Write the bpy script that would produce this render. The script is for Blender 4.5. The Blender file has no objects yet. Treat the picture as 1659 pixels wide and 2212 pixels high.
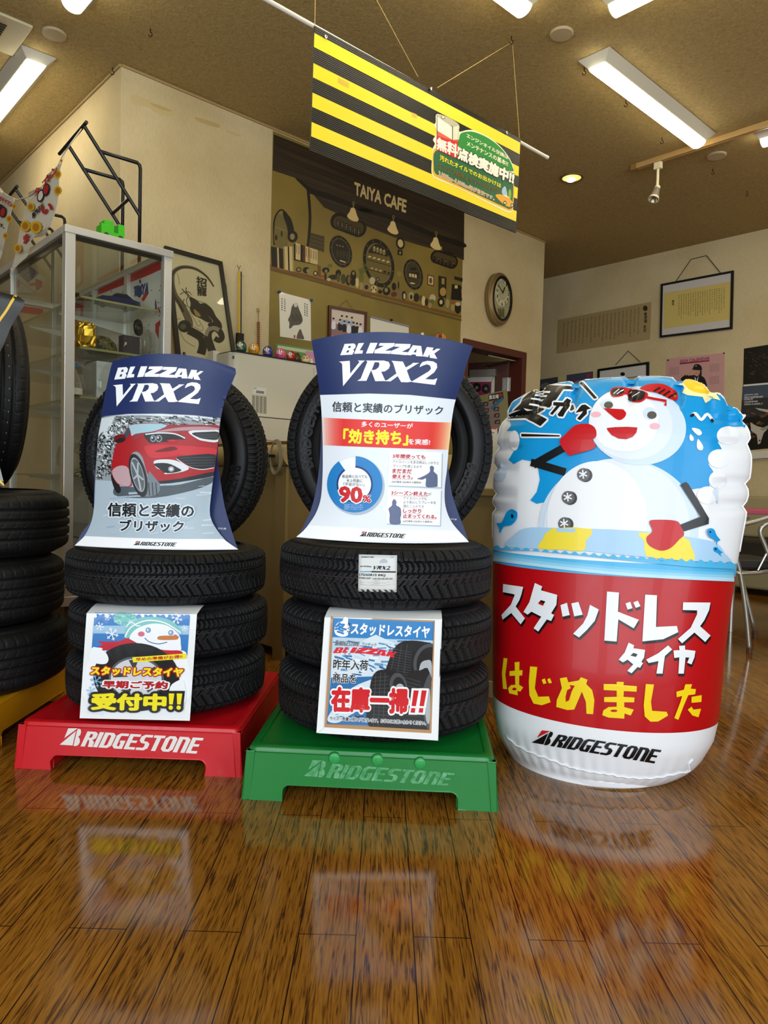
import bpy, bmesh, math, random
from mathutils import Vector, Matrix, geometry
from mathutils.bvhtree import BVHTree
SC = bpy.context.scene
COL = SC.collection
R = math.radians
V = Vector
rnd = random.Random(7)

# ------------------------------------------------------------------ camera
CAM_Z, FPX, PITCH, ROLL, YAW = 0.80, 1565.6, R(2.30), R(1.50), R(47.29)
W_PX, H_PX = 1659, 2212
FWD = V((0, math.cos(PITCH), -math.sin(PITCH)))
_r = V((1, 0, 0)); _u = _r.cross(FWD)
RGT = _r * math.cos(ROLL) + _u * math.sin(ROLL)
UPV = -_r * math.sin(ROLL) + _u * math.cos(ROLL)
EYE = V((0, 0, CAM_Z))
cam_d = bpy.data.cameras.new('camera')
cam = bpy.data.objects.new('camera', cam_d); COL.objects.link(cam)
cam_d.sensor_fit = 'VERTICAL'; cam_d.sensor_height = 36.0
cam_d.lens = FPX / H_PX * 36.0
cam_d.clip_start = 0.02
cam.matrix_world = Matrix(((RGT.x, UPV.x, -FWD.x, EYE.x), (RGT.y, UPV.y, -FWD.y, EYE.y), (RGT.z, UPV.z, -FWD.z, EYE.z), (0, 0, 0, 1)))
SC.camera = cam

# ------------------------------------------------------------------ world, exposure
vs = SC.view_settings
vs.view_transform = 'Standard'; vs.look = 'None'; vs.gamma = 1.0; vs.exposure = 0.0; vs.use_curve_mapping = False
wd = bpy.data.worlds.new('world'); SC.world = wd; wd.use_nodes = True
wd.node_tree.nodes['Background'].inputs[0].default_value = (0.62, 0.80, 1.0, 1)
wd.node_tree.nodes['Background'].inputs[1].default_value = 1.2
SC.cycles.use_denoising = True
SC.cycles.max_bounces = 8; SC.cycles.diffuse_bounces = 4; SC.cycles.glossy_bounces = 4
SC.cycles.transmission_bounces = 8; SC.cycles.transparent_max_bounces = 16
SC.cycles.sample_clamp_indirect = 6.0
SC.cycles.caustics_reflective = False; SC.cycles.caustics_refractive = False

LAMP = 20.0          # strength of the tube covers
WIN_W = 62.0         # watts of daylight through each shop window
def window_light(name, loc, rot, sx, sy, watts, col):
    l = bpy.data.lights.new(name, 'AREA'); l.shape = 'RECTANGLE'; l.size = sx; l.size_y = sy
    l.energy = watts; l.color = col
    o = bpy.data.objects.new(name, l); COL.objects.link(o); o.location = loc; o.rotation_euler = rot
    return o
for i, (x, w) in enumerate(((-1.9, 1.8), (0.35, 1.8), (2.6, 1.8))):
    window_light('window_daylight', (x, -1.52, 1.36), (R(90), 0, 0), w, 2.1, WIN_W, (0.86, 0.94, 1.0))

# ------------------------------------------------------------------ helpers
def lin(h):
    h = h.lstrip('#')
    c = [int(h[i:i + 2], 16) / 255 for i in (0, 2, 4)]
    return tuple(x / 12.92 if x <= 0.04045 else ((x + 0.055) / 1.055) ** 2.4 for x in c) + (1.0,)
_m = {}
def M(h, rough=0.5, metal=0.0, spec=0.5, coat=0.0, trans=0.0, ior=1.45, alpha=1.0, noise=0.04):
    key = (h, rough, metal, spec, coat, trans, ior, alpha)
    if key in _m: return _m[key]
    m = bpy.data.materials.new('mat_' + h.strip('#')); m.use_nodes = True
    nt = m.node_tree; b = nt.nodes['Principled BSDF']
    b.inputs['Base Color'].default_value = lin(h)
    b.inputs['Roughness'].default_value = rough; b.inputs['Metallic'].default_value = metal
    b.inputs['Specular IOR Level'].default_value = spec; b.inputs['Coat Weight'].default_value = coat
    b.inputs['Transmission Weight'].default_value = trans; b.inputs['IOR'].default_value = ior
    b.inputs['Alpha'].default_value = alpha
    if trans == 0 and alpha == 1 and noise:
        tc = nt.nodes.new('ShaderNodeTexCoord'); n = nt.nodes.new('ShaderNodeTexNoise'); n.inputs['Scale'].default_value = 60
        mr = nt.nodes.new('ShaderNodeMapRange')
        mr.inputs[3].default_value = max(0.02, rough - noise); mr.inputs[4].default_value = min(1, rough + noise)
        nt.links.new(tc.outputs['Object'], n.inputs['Vector']); nt.links.new(n.outputs['Fac'], mr.inputs[0])
        nt.links.new(mr.outputs[0], b.inputs['Roughness'])
    _m[key] = m
    return m
def ramp(nt, stops):
    r = nt.nodes.new('ShaderNodeValToRGB'); e = r.color_ramp.elements
    while len(e) < len(stops): e.new(0.5)
    for el, (p, c) in zip(e, stops): el.position = p; el.color = lin(c) if isinstance(c, str) else c
    return r
def nmat(name):
    m = bpy.data.materials.new(name); m.use_nodes = True
    nt = m.node_tree
    return m, nt, nt.nodes['Principled BSDF'], (lambda t: nt.nodes.new('ShaderNode' + t)), nt.links.new
def tag(o, label=None, cat=None, group=None, kind=None):
    if label: o['label'] = label
    if cat: o['category'] = cat
    if group: o['group'] = group
    if kind: o['kind'] = kind
    return o
def thing(name, loc, label, cat, group=None):
    o = bpy.data.objects.new(name, None); COL.objects.link(o); o.location = loc; o.empty_display_size = 0.05
    return tag(o, label, cat, group)
def ray(x, y):
    return FWD + RGT * ((x - W_PX / 2) / FPX) - UPV * ((y - H_PX / 2) / FPX)
def at(x, y, co, no):
    d = ray(x, y); return EYE + d * ((V(co) - EYE).dot(no) / d.dot(no))
def aty(x, y, Y): return at(x, y, (0, Y, 0), V((0, 1, 0)))
def atz(x, y, z): return at(x, y, (0, 0, z), V((0, 0, 1)))

class MB:
    """collects shapes (in world coordinates) for ONE mesh object"""
    def __init__(s): s.v = []; s.f = []; s.mi = []; s.mats = []
    def mid(s, m):
        if m not in s.mats: s.mats.append(m)
        return s.mats.index(m)
    def add(s, vs, fs, m):
        k = len(s.v); s.v += [V(p) for p in vs]; i = s.mid(m)
        for f in fs: s.f.append(tuple(k + j for j in f)); s.mi.append(i)
        return s
    def hexa(s, p, m):   # p: 4 bottom, 4 top
        return s.add(p, [(3, 2, 1, 0), (4, 5, 6, 7), (0, 1, 5, 4), (1, 2, 6, 5), (2, 3, 7, 6), (3, 0, 4, 7)], m)
    def box(s, c, d, m, ax=None):
        c = V(c); X, Y, Z = ax or (V((1, 0, 0)), V((0, 1, 0)), V((0, 0, 1)))
        X = X * d[0] / 2; Y = Y * d[1] / 2; Z = Z * d[2] / 2
        return s.hexa([c - X - Y - Z, c + X - Y - Z, c + X + Y - Z, c - X + Y - Z, c - X - Y + Z, c + X - Y + Z, c + X + Y + Z, c - X + Y + Z], m)
    def prism(s, pts, d, m, m2=None):      # polygon extruded by vector d
        n = len(pts); d = V(d); pts = [V(p) for p in pts]
        tri = geometry.tessellate_polygon([pts])
        k = len(s.v); s.v += pts + [p + d for p in pts]
        a = s.mid(m); b = s.mid(m2 or m)
        for t in tri: s.f.append((k + t[0], k + t[1], k + t[2])); s.mi.append(a)
        for t in tri: s.f.append((k + n + t[2], k + n + t[1], k + n + t[0])); s.mi.append(b)
        for i in range(n):
            j = (i + 1) % n; s.f.append((k + i, k + j, k + n + j, k + n + i)); s.mi.append(b)
        return s
    def tube(s, pts, r, m, n=8, closed=False):
        pts = [V(p) for p in pts]; k = len(s.v); N = len(pts); prev = None; i_m = s.mid(m)
        for i, p in enumerate(pts):
            t = (pts[(i + 1) % N] - pts[i - 1]) if closed else (pts[min(i + 1, N - 1)] - pts[max(i - 1, 0)])
            t = t.normalized() if t.length > 1e-9 else V((0, 0, 1))
            if prev is None:
                a = t.cross(V((0, 0, 1)) if abs(t.z) < 0.9 else V((1, 0, 0))).normalized()
            else:
                a = (prev - t * prev.dot(t)).normalized()
            prev = a; b = t.cross(a); rr = r[i] if isinstance(r, (list, tuple)) else r
            for j in range(n):
                w = 2 * math.pi * j / n; s.v.append(p + (a * math.cos(w) + b * math.sin(w)) * rr)
        for i in range(N if closed else N - 1):
            for j in range(n):
                a0 = k + i * n + j; a1 = k + i * n + (j + 1) % n; q = (i + 1) % N
                s.f.append((a0, a1, k + q * n + (j + 1) % n, k + q * n + j)); s.mi.append(i_m)
        if not closed:
            s.f.append(tuple(k + j for j in range(n))[::-1]); s.mi.append(i_m)
            s.f.append(tuple(k + (N - 1) * n + j for j in range(n))); s.mi.append(i_m)
        return s
    def lathe(s, prof, c, m, n=32, ax=None, sx=1.0, sy=1.0, mats=None, caps=(1, 1)):
        c = V(c); X, Y, Z = ax or (V((1, 0, 0)), V((0, 1, 0)), V((0, 0, 1)))
        k = len(s.v); L = len(prof)
        for r, z in prof:
            for j in range(n):
                w = 2 * math.pi * j / n
                s.v.append(c + X * (r * sx * math.cos(w)) + Y * (r * sy * math.sin(w)) + Z * z)
        for i in range(L - 1):
            im = s.mid(mats[i] if mats else m)
            for j in range(n):
                a, b = k + i * n + j, k + i * n + (j + 1) % n
                s.f.append((a, b, b + n, a + n)); s.mi.append(im)
        if caps[0] and prof[0][0] > 1e-5: s.f.append(tuple(k + j for j in range(n))[::-1]); s.mi.append(s.mid(mats[0] if mats else m))
        if caps[1] and prof[-1][0] > 1e-5: s.f.append(tuple(k + (L - 1) * n + j for j in range(n))); s.mi.append(s.mid(mats[-1] if mats else m))
        return s
    def build(s, name, parent=None, smooth=False, bev=0, origin=None, data_only=False):
        if parent is not None: o0 = parent.matrix_world.translation.copy() if parent.parent is None else PW(parent)
        elif origin is not None: o0 = V(origin)
        else:
            xs = [p.x for p in s.v]; ys = [p.y for p in s.v]; zs = [p.z for p in s.v]
            o0 = V(((min(xs) + max(xs)) / 2, (min(ys) + max(ys)) / 2, min(zs)))
        if parent is not None: o0 = PW(parent)
        me = bpy.data.meshes.new(name)
        me.from_pydata([tuple(p - o0) for p in s.v], [], s.f)
        for m in s.mats: me.materials.append(m)
        me.polygons.foreach_set('material_index', s.mi)
        if smooth: me.polygons.foreach_set('use_smooth', [True] * len(me.polygons))
        me.update(); me.validate()
        o = bpy.data.objects.new(name, me); COL.objects.link(o)
        if parent is not None: o.parent = parent
        else: o.location = o0
        if bev:
            b = o.modifiers.new('bevel', 'BEVEL'); b.width = bev; b.segments = 2; b.limit_method = 'ANGLE'; b.angle_limit = R(40)
        if smooth == 'auto':
            w = o.modifiers.new('normals', 'EDGE_SPLIT'); w.split_angle = R(35)
        return o
def thicken(mb, th):
    """give an open sheet a back and a rim, th metres behind its front"""
    n = len(mb.v); fs = list(mb.f); mi = list(mb.mi); mb.v += [p + (p - EYE).normalized() * th for p in mb.v]
    cnt = {}
    for f in fs:
        for a, b in zip(f, f[1:] + f[:1]): cnt[(min(a, b), max(a, b))] = cnt.get((min(a, b), max(a, b)), 0) + 1
    for f, m in zip(fs, mi):
        mb.f.append(tuple(n + i for i in f[::-1])); mb.mi.append(m)
        for a, b in zip(f, f[1:] + f[:1]):
            if cnt[(min(a, b), max(a, b))] == 1: mb.f.append((b, a, n + a, n + b)); mb.mi.append(m)
    return mb
def PW(o):
    p = o.location.copy()
    while o.parent: o = o.parent; p = p + o.location
    return p
def solo(mb, name, label, cat, group=None, **k):
    return tag(mb.build(name, **k), label, cat, group)

# ---- printed artwork: flat shapes laid onto a surface, each layer a hair above the one below
def sm(pts, n=5, closed=True):
    out = []; N = len(pts)
    rng = range(N if closed else N - 1)
    for i in rng:
        p0, p1, p2, p3 = [pts[(i + d) % N] if closed else pts[max(0, min(N - 1, i + d))] for d in (-1, 0, 1, 2)]
        for j in range(n):
            t = j / n
            out.append(tuple(0.5 * (2 * p1[c] + (p2[c] - p0[c]) * t + (2 * p0[c] - 5 * p1[c] + 4 * p2[c] - p3[c]) * t * t + (3 * p1[c] - p0[c] - 3 * p2[c] + p3[c]) * t ** 3) for c in (0, 1)))
    if not closed: out.append(tuple(pts[-1]))
    return out
def ell(cx, cy, rx, ry, rot=0, n=36, a0=0, a1=360):
    c, s_ = math.cos(R(rot)), math.sin(R(rot)); o = []
    m = n if a1 - a0 == 360 else n + 1
    for i in range(m):
        w = R(a0 + (a1 - a0) * i / n); x, y = rx * math.cos(w), ry * math.sin(w)
        o.append((cx + x * c - y * s_, cy + x * s_ + y * c))
    return o
def band(pts, w, w2=None):     # open polyline -> ribbon polygon
    L, Rr = [], []; N = len(pts)
    for i, p in enumerate(pts):
        a = pts[max(0, i - 1)]; b = pts[min(N - 1, i + 1)]
        dx, dy = b[0] - a[0], b[1] - a[1]; l = math.hypot(dx, dy) or 1
        ww = w if w2 is None else w + (w2 - w) * i / (N - 1)
        L.append((p[0] - dy / l * ww / 2, p[1] + dx / l * ww / 2)); Rr.append((p[0] + dy / l * ww / 2, p[1] - dx / l * ww / 2))
    return L + Rr[::-1]
_txt = {}
def text_mesh(s, shear=0.0, vert=False):
    key = (s, shear, vert)
    if key in _txt: return _txt[key]
    c = bpy.data.curves.new('lettering', 'FONT'); c.body = '\n'.join(s) if vert else s; c.size = 1; c.shear = shear; c.resolution_u = 2
    if vert: c.space_line = 0.95; c.align_x = 'CENTER'
    o = bpy.data.objects.new('lettering', c); COL.objects.link(o)
    bpy.context.view_layer.update()
    me = o.evaluated_get(bpy.context.evaluated_depsgraph_get()).to_mesh()
    vs_ = [(v.co.x, v.co.y) for v in me.vertices]; fs_ = [tuple(p.vertices) for p in me.polygons]
    o.to_mesh_clear(); bpy.data.objects.remove(o); bpy.data.curves.remove(c)
    x0 = min(p[0] for p in vs_); x1 = max(p[0] for p in vs_); y0 = min(p[1] for p in vs_); y1 = max(p[1] for p in vs_)
    _txt[key] = (vs_, fs_, x0, x1, y0, y1)
    return _txt[key]
LAY = 0.00035
class Art:
    """lays shapes given in photo coordinates onto the mesh being built (or a plane) by where the sight line meets that surface"""
    def __init__(s, mb, plane=None, bvh_from=None, fr=(0, 0, 1), maxlen=0, base=1, lay_k=1.0):
        s.mb = mb; s.plane = plane; s.fr = fr; s.maxlen = maxlen; s.base = base; s.bvh = None; s.lay_k = lay_k; s.count = 0
        s.slack = .06
        if bvh_from: s.bvh = BVHTree.FromPolygons(bvh_from.v, bvh_from.f); s.reach = sum((p - EYE).length for p in bvh_from.v) / len(bvh_from.v)
    def hit(s, x, y, lay):
        off = LAY * s.lay_k * (s.base + lay) + (s.count % 14) * 0.00002
        if s.plane:
            co, no = s.plane; n = no if no.dot(ray(x, y)) < 0 else -no
            return at(x, y, co, no) + n * off
        h, n, i, d = s.bvh.ray_cast(EYE, ray(x, y).normalized())
        if h is None:      # past the edge: use the nearest point of the border
            near = s.bvh.find_nearest(EYE + ray(x, y).normalized() * s.reach)
            for _ in range(3): near = s.bvh.find_nearest(EYE + ray(x, y).normalized() * (near[0] - EYE).dot(ray(x, y).normalized()))
            if near[0] is None or near[3] > s.slack: return None
            h, n = near[0], near[1]
        if n.dot(ray(x, y)) > 0: n = -n
        return h + n * off
    def P(s, p):
        x0, y0, k = s.fr; return (x0 + p[0] * k, y0 + p[1] * k)
    def _put(s, vs2, fs, m, lay):
        s.count += 1
        if s.maxlen:
            bm = bmesh.new(); bv = [bm.verts.new((p[0], p[1], 0)) for p in vs2]
            for f in fs:
                try: bm.faces.new([bv[i] for i in f])
                except ValueError: pass
            for _ in range(7):
                e = [e for e in bm.edges if e.calc_length() > s.maxlen]
                if not e: break
                bmesh.ops.subdivide_edges(bm, edges=e, cuts=1)
                bmesh.ops.triangulate(bm, faces=[f for f in bm.faces if len(f.verts) > 3])
            bm.verts.index_update()
            vs2 = [(v.co.x, v.co.y) for v in bm.verts]; fs = [tuple(v.index for v in f.verts) for f in bm.faces]; bm.free()
        pts = [s.hit(x, y, lay) for x, y in vs2]
        ok = []
        for f in fs:
            if any(pts[i] is None for i in f): continue
            a, b, c = pts[f[0]], pts[f[1]], pts[f[2]]
            n = (b - a).cross(c - a)
            ok.append(f if n.dot(a - EYE) < 0 else f[::-1])
        s.mb.add([p or V((0, 0, 0)) for p in pts], ok, m) if all(p is not None for p in pts) else s._sparse(pts, ok, m)
    def _sparse(s, pts, fs, m):
        mp = {}; vs_ = []; out = []
        for f in fs:
            g = []
            for i in f:
                if i not in mp: mp[i] = len(vs_); vs_.append(pts[i])
                g.append(mp[i])
            out.append(tuple(g))
        s.mb.add(vs_, out, m)
    def poly(s, pts, m, lay=0, raw=False):
        q = pts if raw else [s.P(p) for p in pts]
        tri = geometry.tessellate_polygon([[V((p[0], p[1], 0)) for p in q]])
        s._put(q, tri, m, lay); return s
    def holed(s, loops, m, lay=0):
        q = [[s.P(p) for p in l] for l in loops]
        tri = geometry.tessellate_polygon([[V((p[0], p[1], 0)) for p in l] for l in q])
        s._put([p for l in q for p in l], tri, m, lay); return s
    def line(s, pts, w, m, lay=0, w2=None):
        # ribbon as a strip of quads
        L = band(pts, w, w2); n = len(pts); q = [s.P(p) for p in L]
        s._put(q, [(i, i + 1, 2 * n - 2 - i, 2 * n - 1 - i) for i in range(n - 1)], m, lay); return s
    def text(s, t, quad, m, lay=0, bold=0.0, shear=0.0, n=8, vert=False):
        vs_, fs, x0, x1, y0, y1 = text_mesh(t, shear, vert)
        TL, TR, BR, BL = [s.P(p) for p in quad]
        offs = [(0, 0)] + ([(bold * math.cos(2 * math.pi * i / n), bold * math.sin(2 * math.pi * i / n)) for i in range(n)] if bold else [])
        for dx, dy in offs:
            q = []
            for x, y in vs_:
                u = (x + dx - x0) / (x1 - x0); v = (y1 - y - dy) / (y1 - y0)
                q.append(tuple((TL[c] * (1 - u) + TR[c] * u) * (1 - v) + (BL[c] * (1 - u) + BR[c] * u) * v for c in (0, 1)))
            s._put(q, fs, m, lay)
        return s
def rect(x0, y0, x1, y1): return [(x0, y0), (x1, y0), (x1, y1), (x0, y1)]
def quadmap(quad):
    TL, TR, BR, BL = quad
    return lambda u, v: tuple((TL[c] * (1 - u) + TR[c] * u) * (1 - v) + (BL[c] * (1 - u) + BR[c] * u) * v for c in (0, 1))

# ---- wall frames: W(a, b, z): a along the mural wall, b metres in front of it;  WB(d, off, z): the far right wall
DA = V((math.sin(YAW), math.cos(YAW), 0)); DB = V((-math.cos(YAW), math.sin(YAW), 0)); UZ = V((0, 0, 1))
CEIL = 3.0
C0 = V((-1.46626, 3.96492, 0)); Q0 = V((1.58352, 7.81133, 0))
def Wp(a, b, z): return C0 + DA * a - DB * b + UZ * z
def WBp(d, o, z): return Q0 + DB * d - DA * o + UZ * z
def atA(x, y, b=0.0): return at(x, y, Wp(0, b, 0), DB)
def atB(x, y, o=0.0): return at(x, y, WBp(0, o, 0), DA)
def atL(x, y, a=0.0): return at(x, y, Wp(a, 0, 0), DA)
AXW = (DA, -DB, UZ)
# ================================================================== materials of the setting
def mat_floor():
    m, nt, b, N, L = nmat('oak_floor')
    tc = N('TexCoord'); mp = N('Mapping'); mp.inputs['Rotation'].default_value = (0, 0, R(90)); mp.inputs['Location'].default_value = (-0.57, 0.03, 0)
    L(tc.outputs['Object'], mp.inputs['Vector'])
    br = N('TexBrick'); br.offset = 0.5; br.inputs['Scale'].default_value = 1.0
    br.inputs['Brick Width'].default_value = 0.91; br.inputs['Row Height'].default_value = 0.1015; br.inputs['Mortar Size'].default_value = 0.0011
    br.inputs['Color1'].default_value = (0, 0, 0, 1); br.inputs['Color2'].default_value = (1, 1, 1, 1); br.inputs['Mortar'].default_value = (0.5, 0.5, 0.5, 1); br.inputs['Mortar Smooth'].default_value = 0.0
    L(mp.outputs['Vector'], br.inputs['Vector'])
    # per plank shift of the grain
    sep = N('SeparateXYZ'); L(tc.outputs['Object'], sep.inputs[0])
    fl = N('Math'); fl.operation = 'MULTIPLY'; fl.inputs[1].default_value = 1 / 0.1015; L(sep.outputs['X'], fl.inputs[0])
    f2 = N('Math'); f2.operation = 'FLOOR'; L(fl.outputs[0], f2.inputs[0])
    wn = N('TexWhiteNoise'); wn.noise_dimensions = '1D'; L(f2.outputs[0], wn.inputs['W'])
    sc = N('VectorMath'); sc.operation = 'MULTIPLY'; sc.inputs[1].default_value = (1, 0.16, 1); L(tc.outputs['Object'], sc.inputs[0])
    ad = N('VectorMath'); ad.operation = 'ADD'; L(sc.outputs[0], ad.inputs[0])
    ml = N('VectorMath'); ml.operation = 'SCALE'; ml.inputs['Scale'].default_value = 7.0; L(wn.outputs['Color'], ml.inputs[0]); L(ml.outputs[0], ad.inputs[1])
    n0 = N('TexNoise'); n0.inputs['Scale'].default_value = 6.0; n0.inputs['Detail'].default_value = 2.0; L(ad.outputs[0], n0.inputs['Vector'])
    a2 = N('VectorMath'); a2.operation = 'SCALE'; a2.inputs['Scale'].default_value = 0.05; L(n0.outputs['Color'], a2.inputs[0])
    a3 = N('VectorMath'); a3.operation = 'ADD'; L(ad.outputs[0], a3.inputs[0]); L(a2.outputs[0], a3.inputs[1])
    s3 = N('VectorMath'); s3.operation = 'MULTIPLY'; s3.inputs[1].default_value = (300, 95, 1); L(a3.outputs[0], s3.inputs[0])
    n2 = N('TexNoise'); n2.inputs['Scale'].default_value = 1.0; n2.inputs['Detail'].default_value = 3.0; n2.inputs['Distortion'].default_value = .6; L(s3.outputs[0], n2.inputs['Vector'])
    s4 = N('VectorMath'); s4.operation = 'MULTIPLY'; s4.inputs[1].default_value = (60, 20, 1); L(a3.outputs[0], s4.inputs[0])
    n3 = N('TexNoise'); n3.inputs['Scale'].default_value = 1.0; n3.inputs['Detail'].default_value = 2.0; L(s4.outputs[0], n3.inputs['Vector'])
    ma = N('Math'); ma.operation = 'MULTIPLY_ADD'; ma.inputs[1].default_value = .3; L(n3.outputs['Fac'], ma.inputs[0]); L(n2.outputs['Fac'], ma.inputs[2])
    ms = N('Math'); ms.operation = 'SUBTRACT'; ms.inputs[1].default_value = .15; L(ma.outputs[0], ms.inputs[0])
    rp = ramp(nt, [(0.30, '#40260d'), (0.39, '#5f3a13'), (0.46, '#805219'), (0.58, '#8f5f1f'), (0.75, '#9a6a25')])
    L(ms.outputs[0], rp.inputs[0])
    hv = N('HueSaturation'); L(rp.outputs[0], hv.inputs['Color'])
    mr = N('MapRange'); mr.inputs[3].default_value = 0.86; mr.inputs[4].default_value = 1.12; L(wn.outputs['Value'], mr.inputs[0]); L(mr.outputs[0], hv.inputs['Value'])
    mx = N('MixRGB'); mx.inputs[2].default_value = lin('#24140a'); L(hv.outputs[0], mx.inputs[1]); L(br.outputs['Fac'], mx.inputs[0])
    L(mx.outputs[0], b.inputs['Base Color'])
    nb = N('TexNoise'); nb.inputs['Scale'].default_value = 3.0; L(tc.outputs['Object'], nb.inputs['Vector'])
    mr2 = N('MapRange'); mr2.inputs[3].default_value = 0.05; mr2.inputs[4].default_value = 0.16; L(nb.outputs['Fac'], mr2.inputs[0]); L(mr2.outputs[0], b.inputs['Roughness'])
    b.inputs['Specular IOR Level'].default_value = 0.5
    bp = N('Bump'); bp.inputs['Strength'].default_value = 0.06; bp.inputs['Distance'].default_value = 0.001; L(ms.outputs[0], bp.inputs['Height']); L(bp.outputs[0], b.inputs['Normal'])
    return m
def mat_ceiling():
    m, nt, b, N, L = nmat('ceiling_texture')
    tc = N('TexCoord'); n = N('TexNoise'); n.inputs['Scale'].default_value = 55; n.inputs['Detail'].default_value = 5; n.inputs['Distortion'].default_value = 1.2
    L(tc.outputs['Object'], n.inputs['Vector'])
    rp = ramp(nt, [(0.25, '#94804f'), (0.5, '#a99360'), (0.75, '#b8a26e')]); L(n.outputs['Fac'], rp.inputs[0]); L(rp.outputs[0], b.inputs['Base Color'])
    bp = N('Bump'); bp.inputs['Strength'].default_value = 0.5; bp.inputs['Distance'].default_value = 0.006; L(n.outputs['Fac'], bp.inputs['Height']); L(bp.outputs[0], b.inputs['Normal'])
    b.inputs['Roughness'].default_value = 0.9; return m
def mat_wall():
    m, nt, b, N, L = nmat('wallpaper')
    tc = N('TexCoord'); mp = N('Mapping'); mp.inputs['Scale'].default_value = (420, 420, 30); L(tc.outputs['Object'], mp.inputs['Vector'])
    n = N('TexNoise'); n.inputs['Scale'].default_value = 1.0; n.inputs['Detail'].default_value = 3; L(mp.outputs[0], n.inputs['Vector'])
    rp = ramp(nt, [(0.25, '#c2b189'), (0.55, '#cfbf97'), (0.8, '#d6c8a2')]); L(n.outputs['Fac'], rp.inputs[0])
    n2 = N('TexNoise'); n2.inputs['Scale'].default_value = 1.6; n2.inputs['Detail'].default_value = 4; L(tc.outputs['Object'], n2.inputs['Vector'])
    r2 = ramp(nt, [(0.35, (0.86, 0.82, 0.74, 1)), (0.6, (1, 1, 1, 1))]); L(n2.outputs['Fac'], r2.inputs[0])
    mx = N('MixRGB'); mx.blend_type = 'MULTIPLY'; mx.inputs[0].default_value = 1; L(rp.outputs[0], mx.inputs[1]); L(r2.outputs[0], mx.inputs[2]); L(mx.outputs[0], b.inputs['Base Color'])
    bp = N('Bump'); bp.inputs['Strength'].default_value = 0.3; bp.inputs['Distance'].default_value = 0.0012; L(n.outputs['Fac'], bp.inputs['Height']); L(bp.outputs[0], b.inputs['Normal'])
    b.inputs['Roughness'].default_value = 0.85; return m
MFLOOR, MCEIL, MWALL = mat_floor(), mat_ceiling(), mat_wall()
def emit(name, col, s, base='#fffdf2'):
    m, nt, b, N, L = nmat(name)
    b.inputs['Base Color'].default_value = lin(base); b.inputs['Emission Color'].default_value = col; b.inputs['Emission Strength'].default_value = s
    return m
MTUBE = emit('tube_cover', (1.0, 0.90, 0.66, 1), LAMP)
ALU = M('#c9c9c4', 0.32, 0.85); STEEL = M('#d2d3d2', 0.25, 1.0); BLACK = M('#0b0b0c', 0.45); WHITE = M('#e9eaea', 0.45)
GLASS = M('#ffffff', 0.0, trans=1.0, ior=1.02, noise=0)
def schlick(nt, f0):
    lw = nt.nodes.new('ShaderNodeLayerWeight'); lw.inputs[0].default_value = .5; p = nt.nodes.new('ShaderNodeMath'); p.operation = 'POWER'; p.inputs[1].default_value = 5
    nt.links.new(lw.outputs['Facing'], p.inputs[0]); q = nt.nodes.new('ShaderNodeMath'); q.operation = 'MULTIPLY_ADD'; q.inputs[1].default_value = 1 - f0; q.inputs[2].default_value = f0
    nt.links.new(p.outputs[0], q.inputs[0]); return q.outputs[0]
def mat_pane():
    m, nt, b, N, L = nmat('clear_pane')
    out = nt.nodes['Material Output']; tr = N('BsdfTransparent'); gl = N('BsdfGlossy'); gl.inputs['Roughness'].default_value = 0.01
    tr.inputs[0].default_value = (0.93, 0.95, 0.93, 1)
    fr = schlick(nt, .04); mx = N('MixShader')
    L(fr, mx.inputs[0]); L(tr.outputs[0], mx.inputs[1]); L(gl.outputs[0], mx.inputs[2]); L(mx.outputs[0], out.inputs[0])
    return m
PANE = mat_pane()

# ================================================================== the setting
def struct(mb, name, **k): return tag(mb.build(name, **k), kind='structure')
X0, X1, Y0_, Y1_ = -5.2, 6.0, -1.6, 10.2
struct(MB().box((0.4, 4.3, -0.05), (11.2, 11.8, 0.1), MFLOOR), 'floor', origin=(0, 0, 0))
struct(MB().box((0.4, 4.3, CEIL + 0.05), (11.2, 11.8, 0.1), MCEIL), 'ceiling', origin=(0, 0, CEIL))
# left return of the pillar (plane a = 0, going back) and the mural wall (plane b = 0), the mural wall has a doorway
A_END = 3.872
WT = 0.12
mb = MB()
DO0, DO1, DOZ = 2.835, 3.610, 1.945      # door opening along a, and its head
mb.hexa([Wp(0, 0, 0), Wp(DO0, 0, 0), Wp(DO0, -WT, 0), Wp(0, -WT, 0), Wp(0, 0, CEIL), Wp(DO0, 0, CEIL), Wp(DO0, -WT, CEIL), Wp(0, -WT, CEIL)], MWALL)
mb.hexa([Wp(DO0, 0, DOZ), Wp(DO1, 0, DOZ), Wp(DO1, -WT, DOZ), Wp(DO0, -WT, DOZ), Wp(DO0, 0, CEIL), Wp(DO1, 0, CEIL), Wp(DO1, -WT, CEIL), Wp(DO0, -WT, CEIL)], MWALL)
mb.hexa([Wp(DO1, 0, 0), Wp(A_END, 0, 0), Wp(A_END, -WT, 0), Wp(DO1, -WT, 0), Wp(DO1, 0, CEIL), Wp(A_END, 0, CEIL), Wp(A_END, -WT, CEIL), Wp(DO1, -WT, CEIL)], MWALL)
aw = Art(mb, plane=(Wp(0, 0, 0), DB))
ST = M('#b8a06a', 0.85); ST2 = M('#c4b080', 0.85)
for q, mm in (([(285, 205), (318, 214), (345, 228), (378, 240), (374, 252), (340, 246), (320, 232), (288, 226)], ST2), ([(322, 222), (352, 230), (372, 241), (346, 236)], ST), ([(424, 253), (471, 268), (469, 276), (428, 262)], ST), ([(490, 281), (520, 292), (512, 294), (492, 287)], ST2)):
    aw.poly(sm(q, 4), mm)
struct(mb, 'wall_back', origin=C0)
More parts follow.
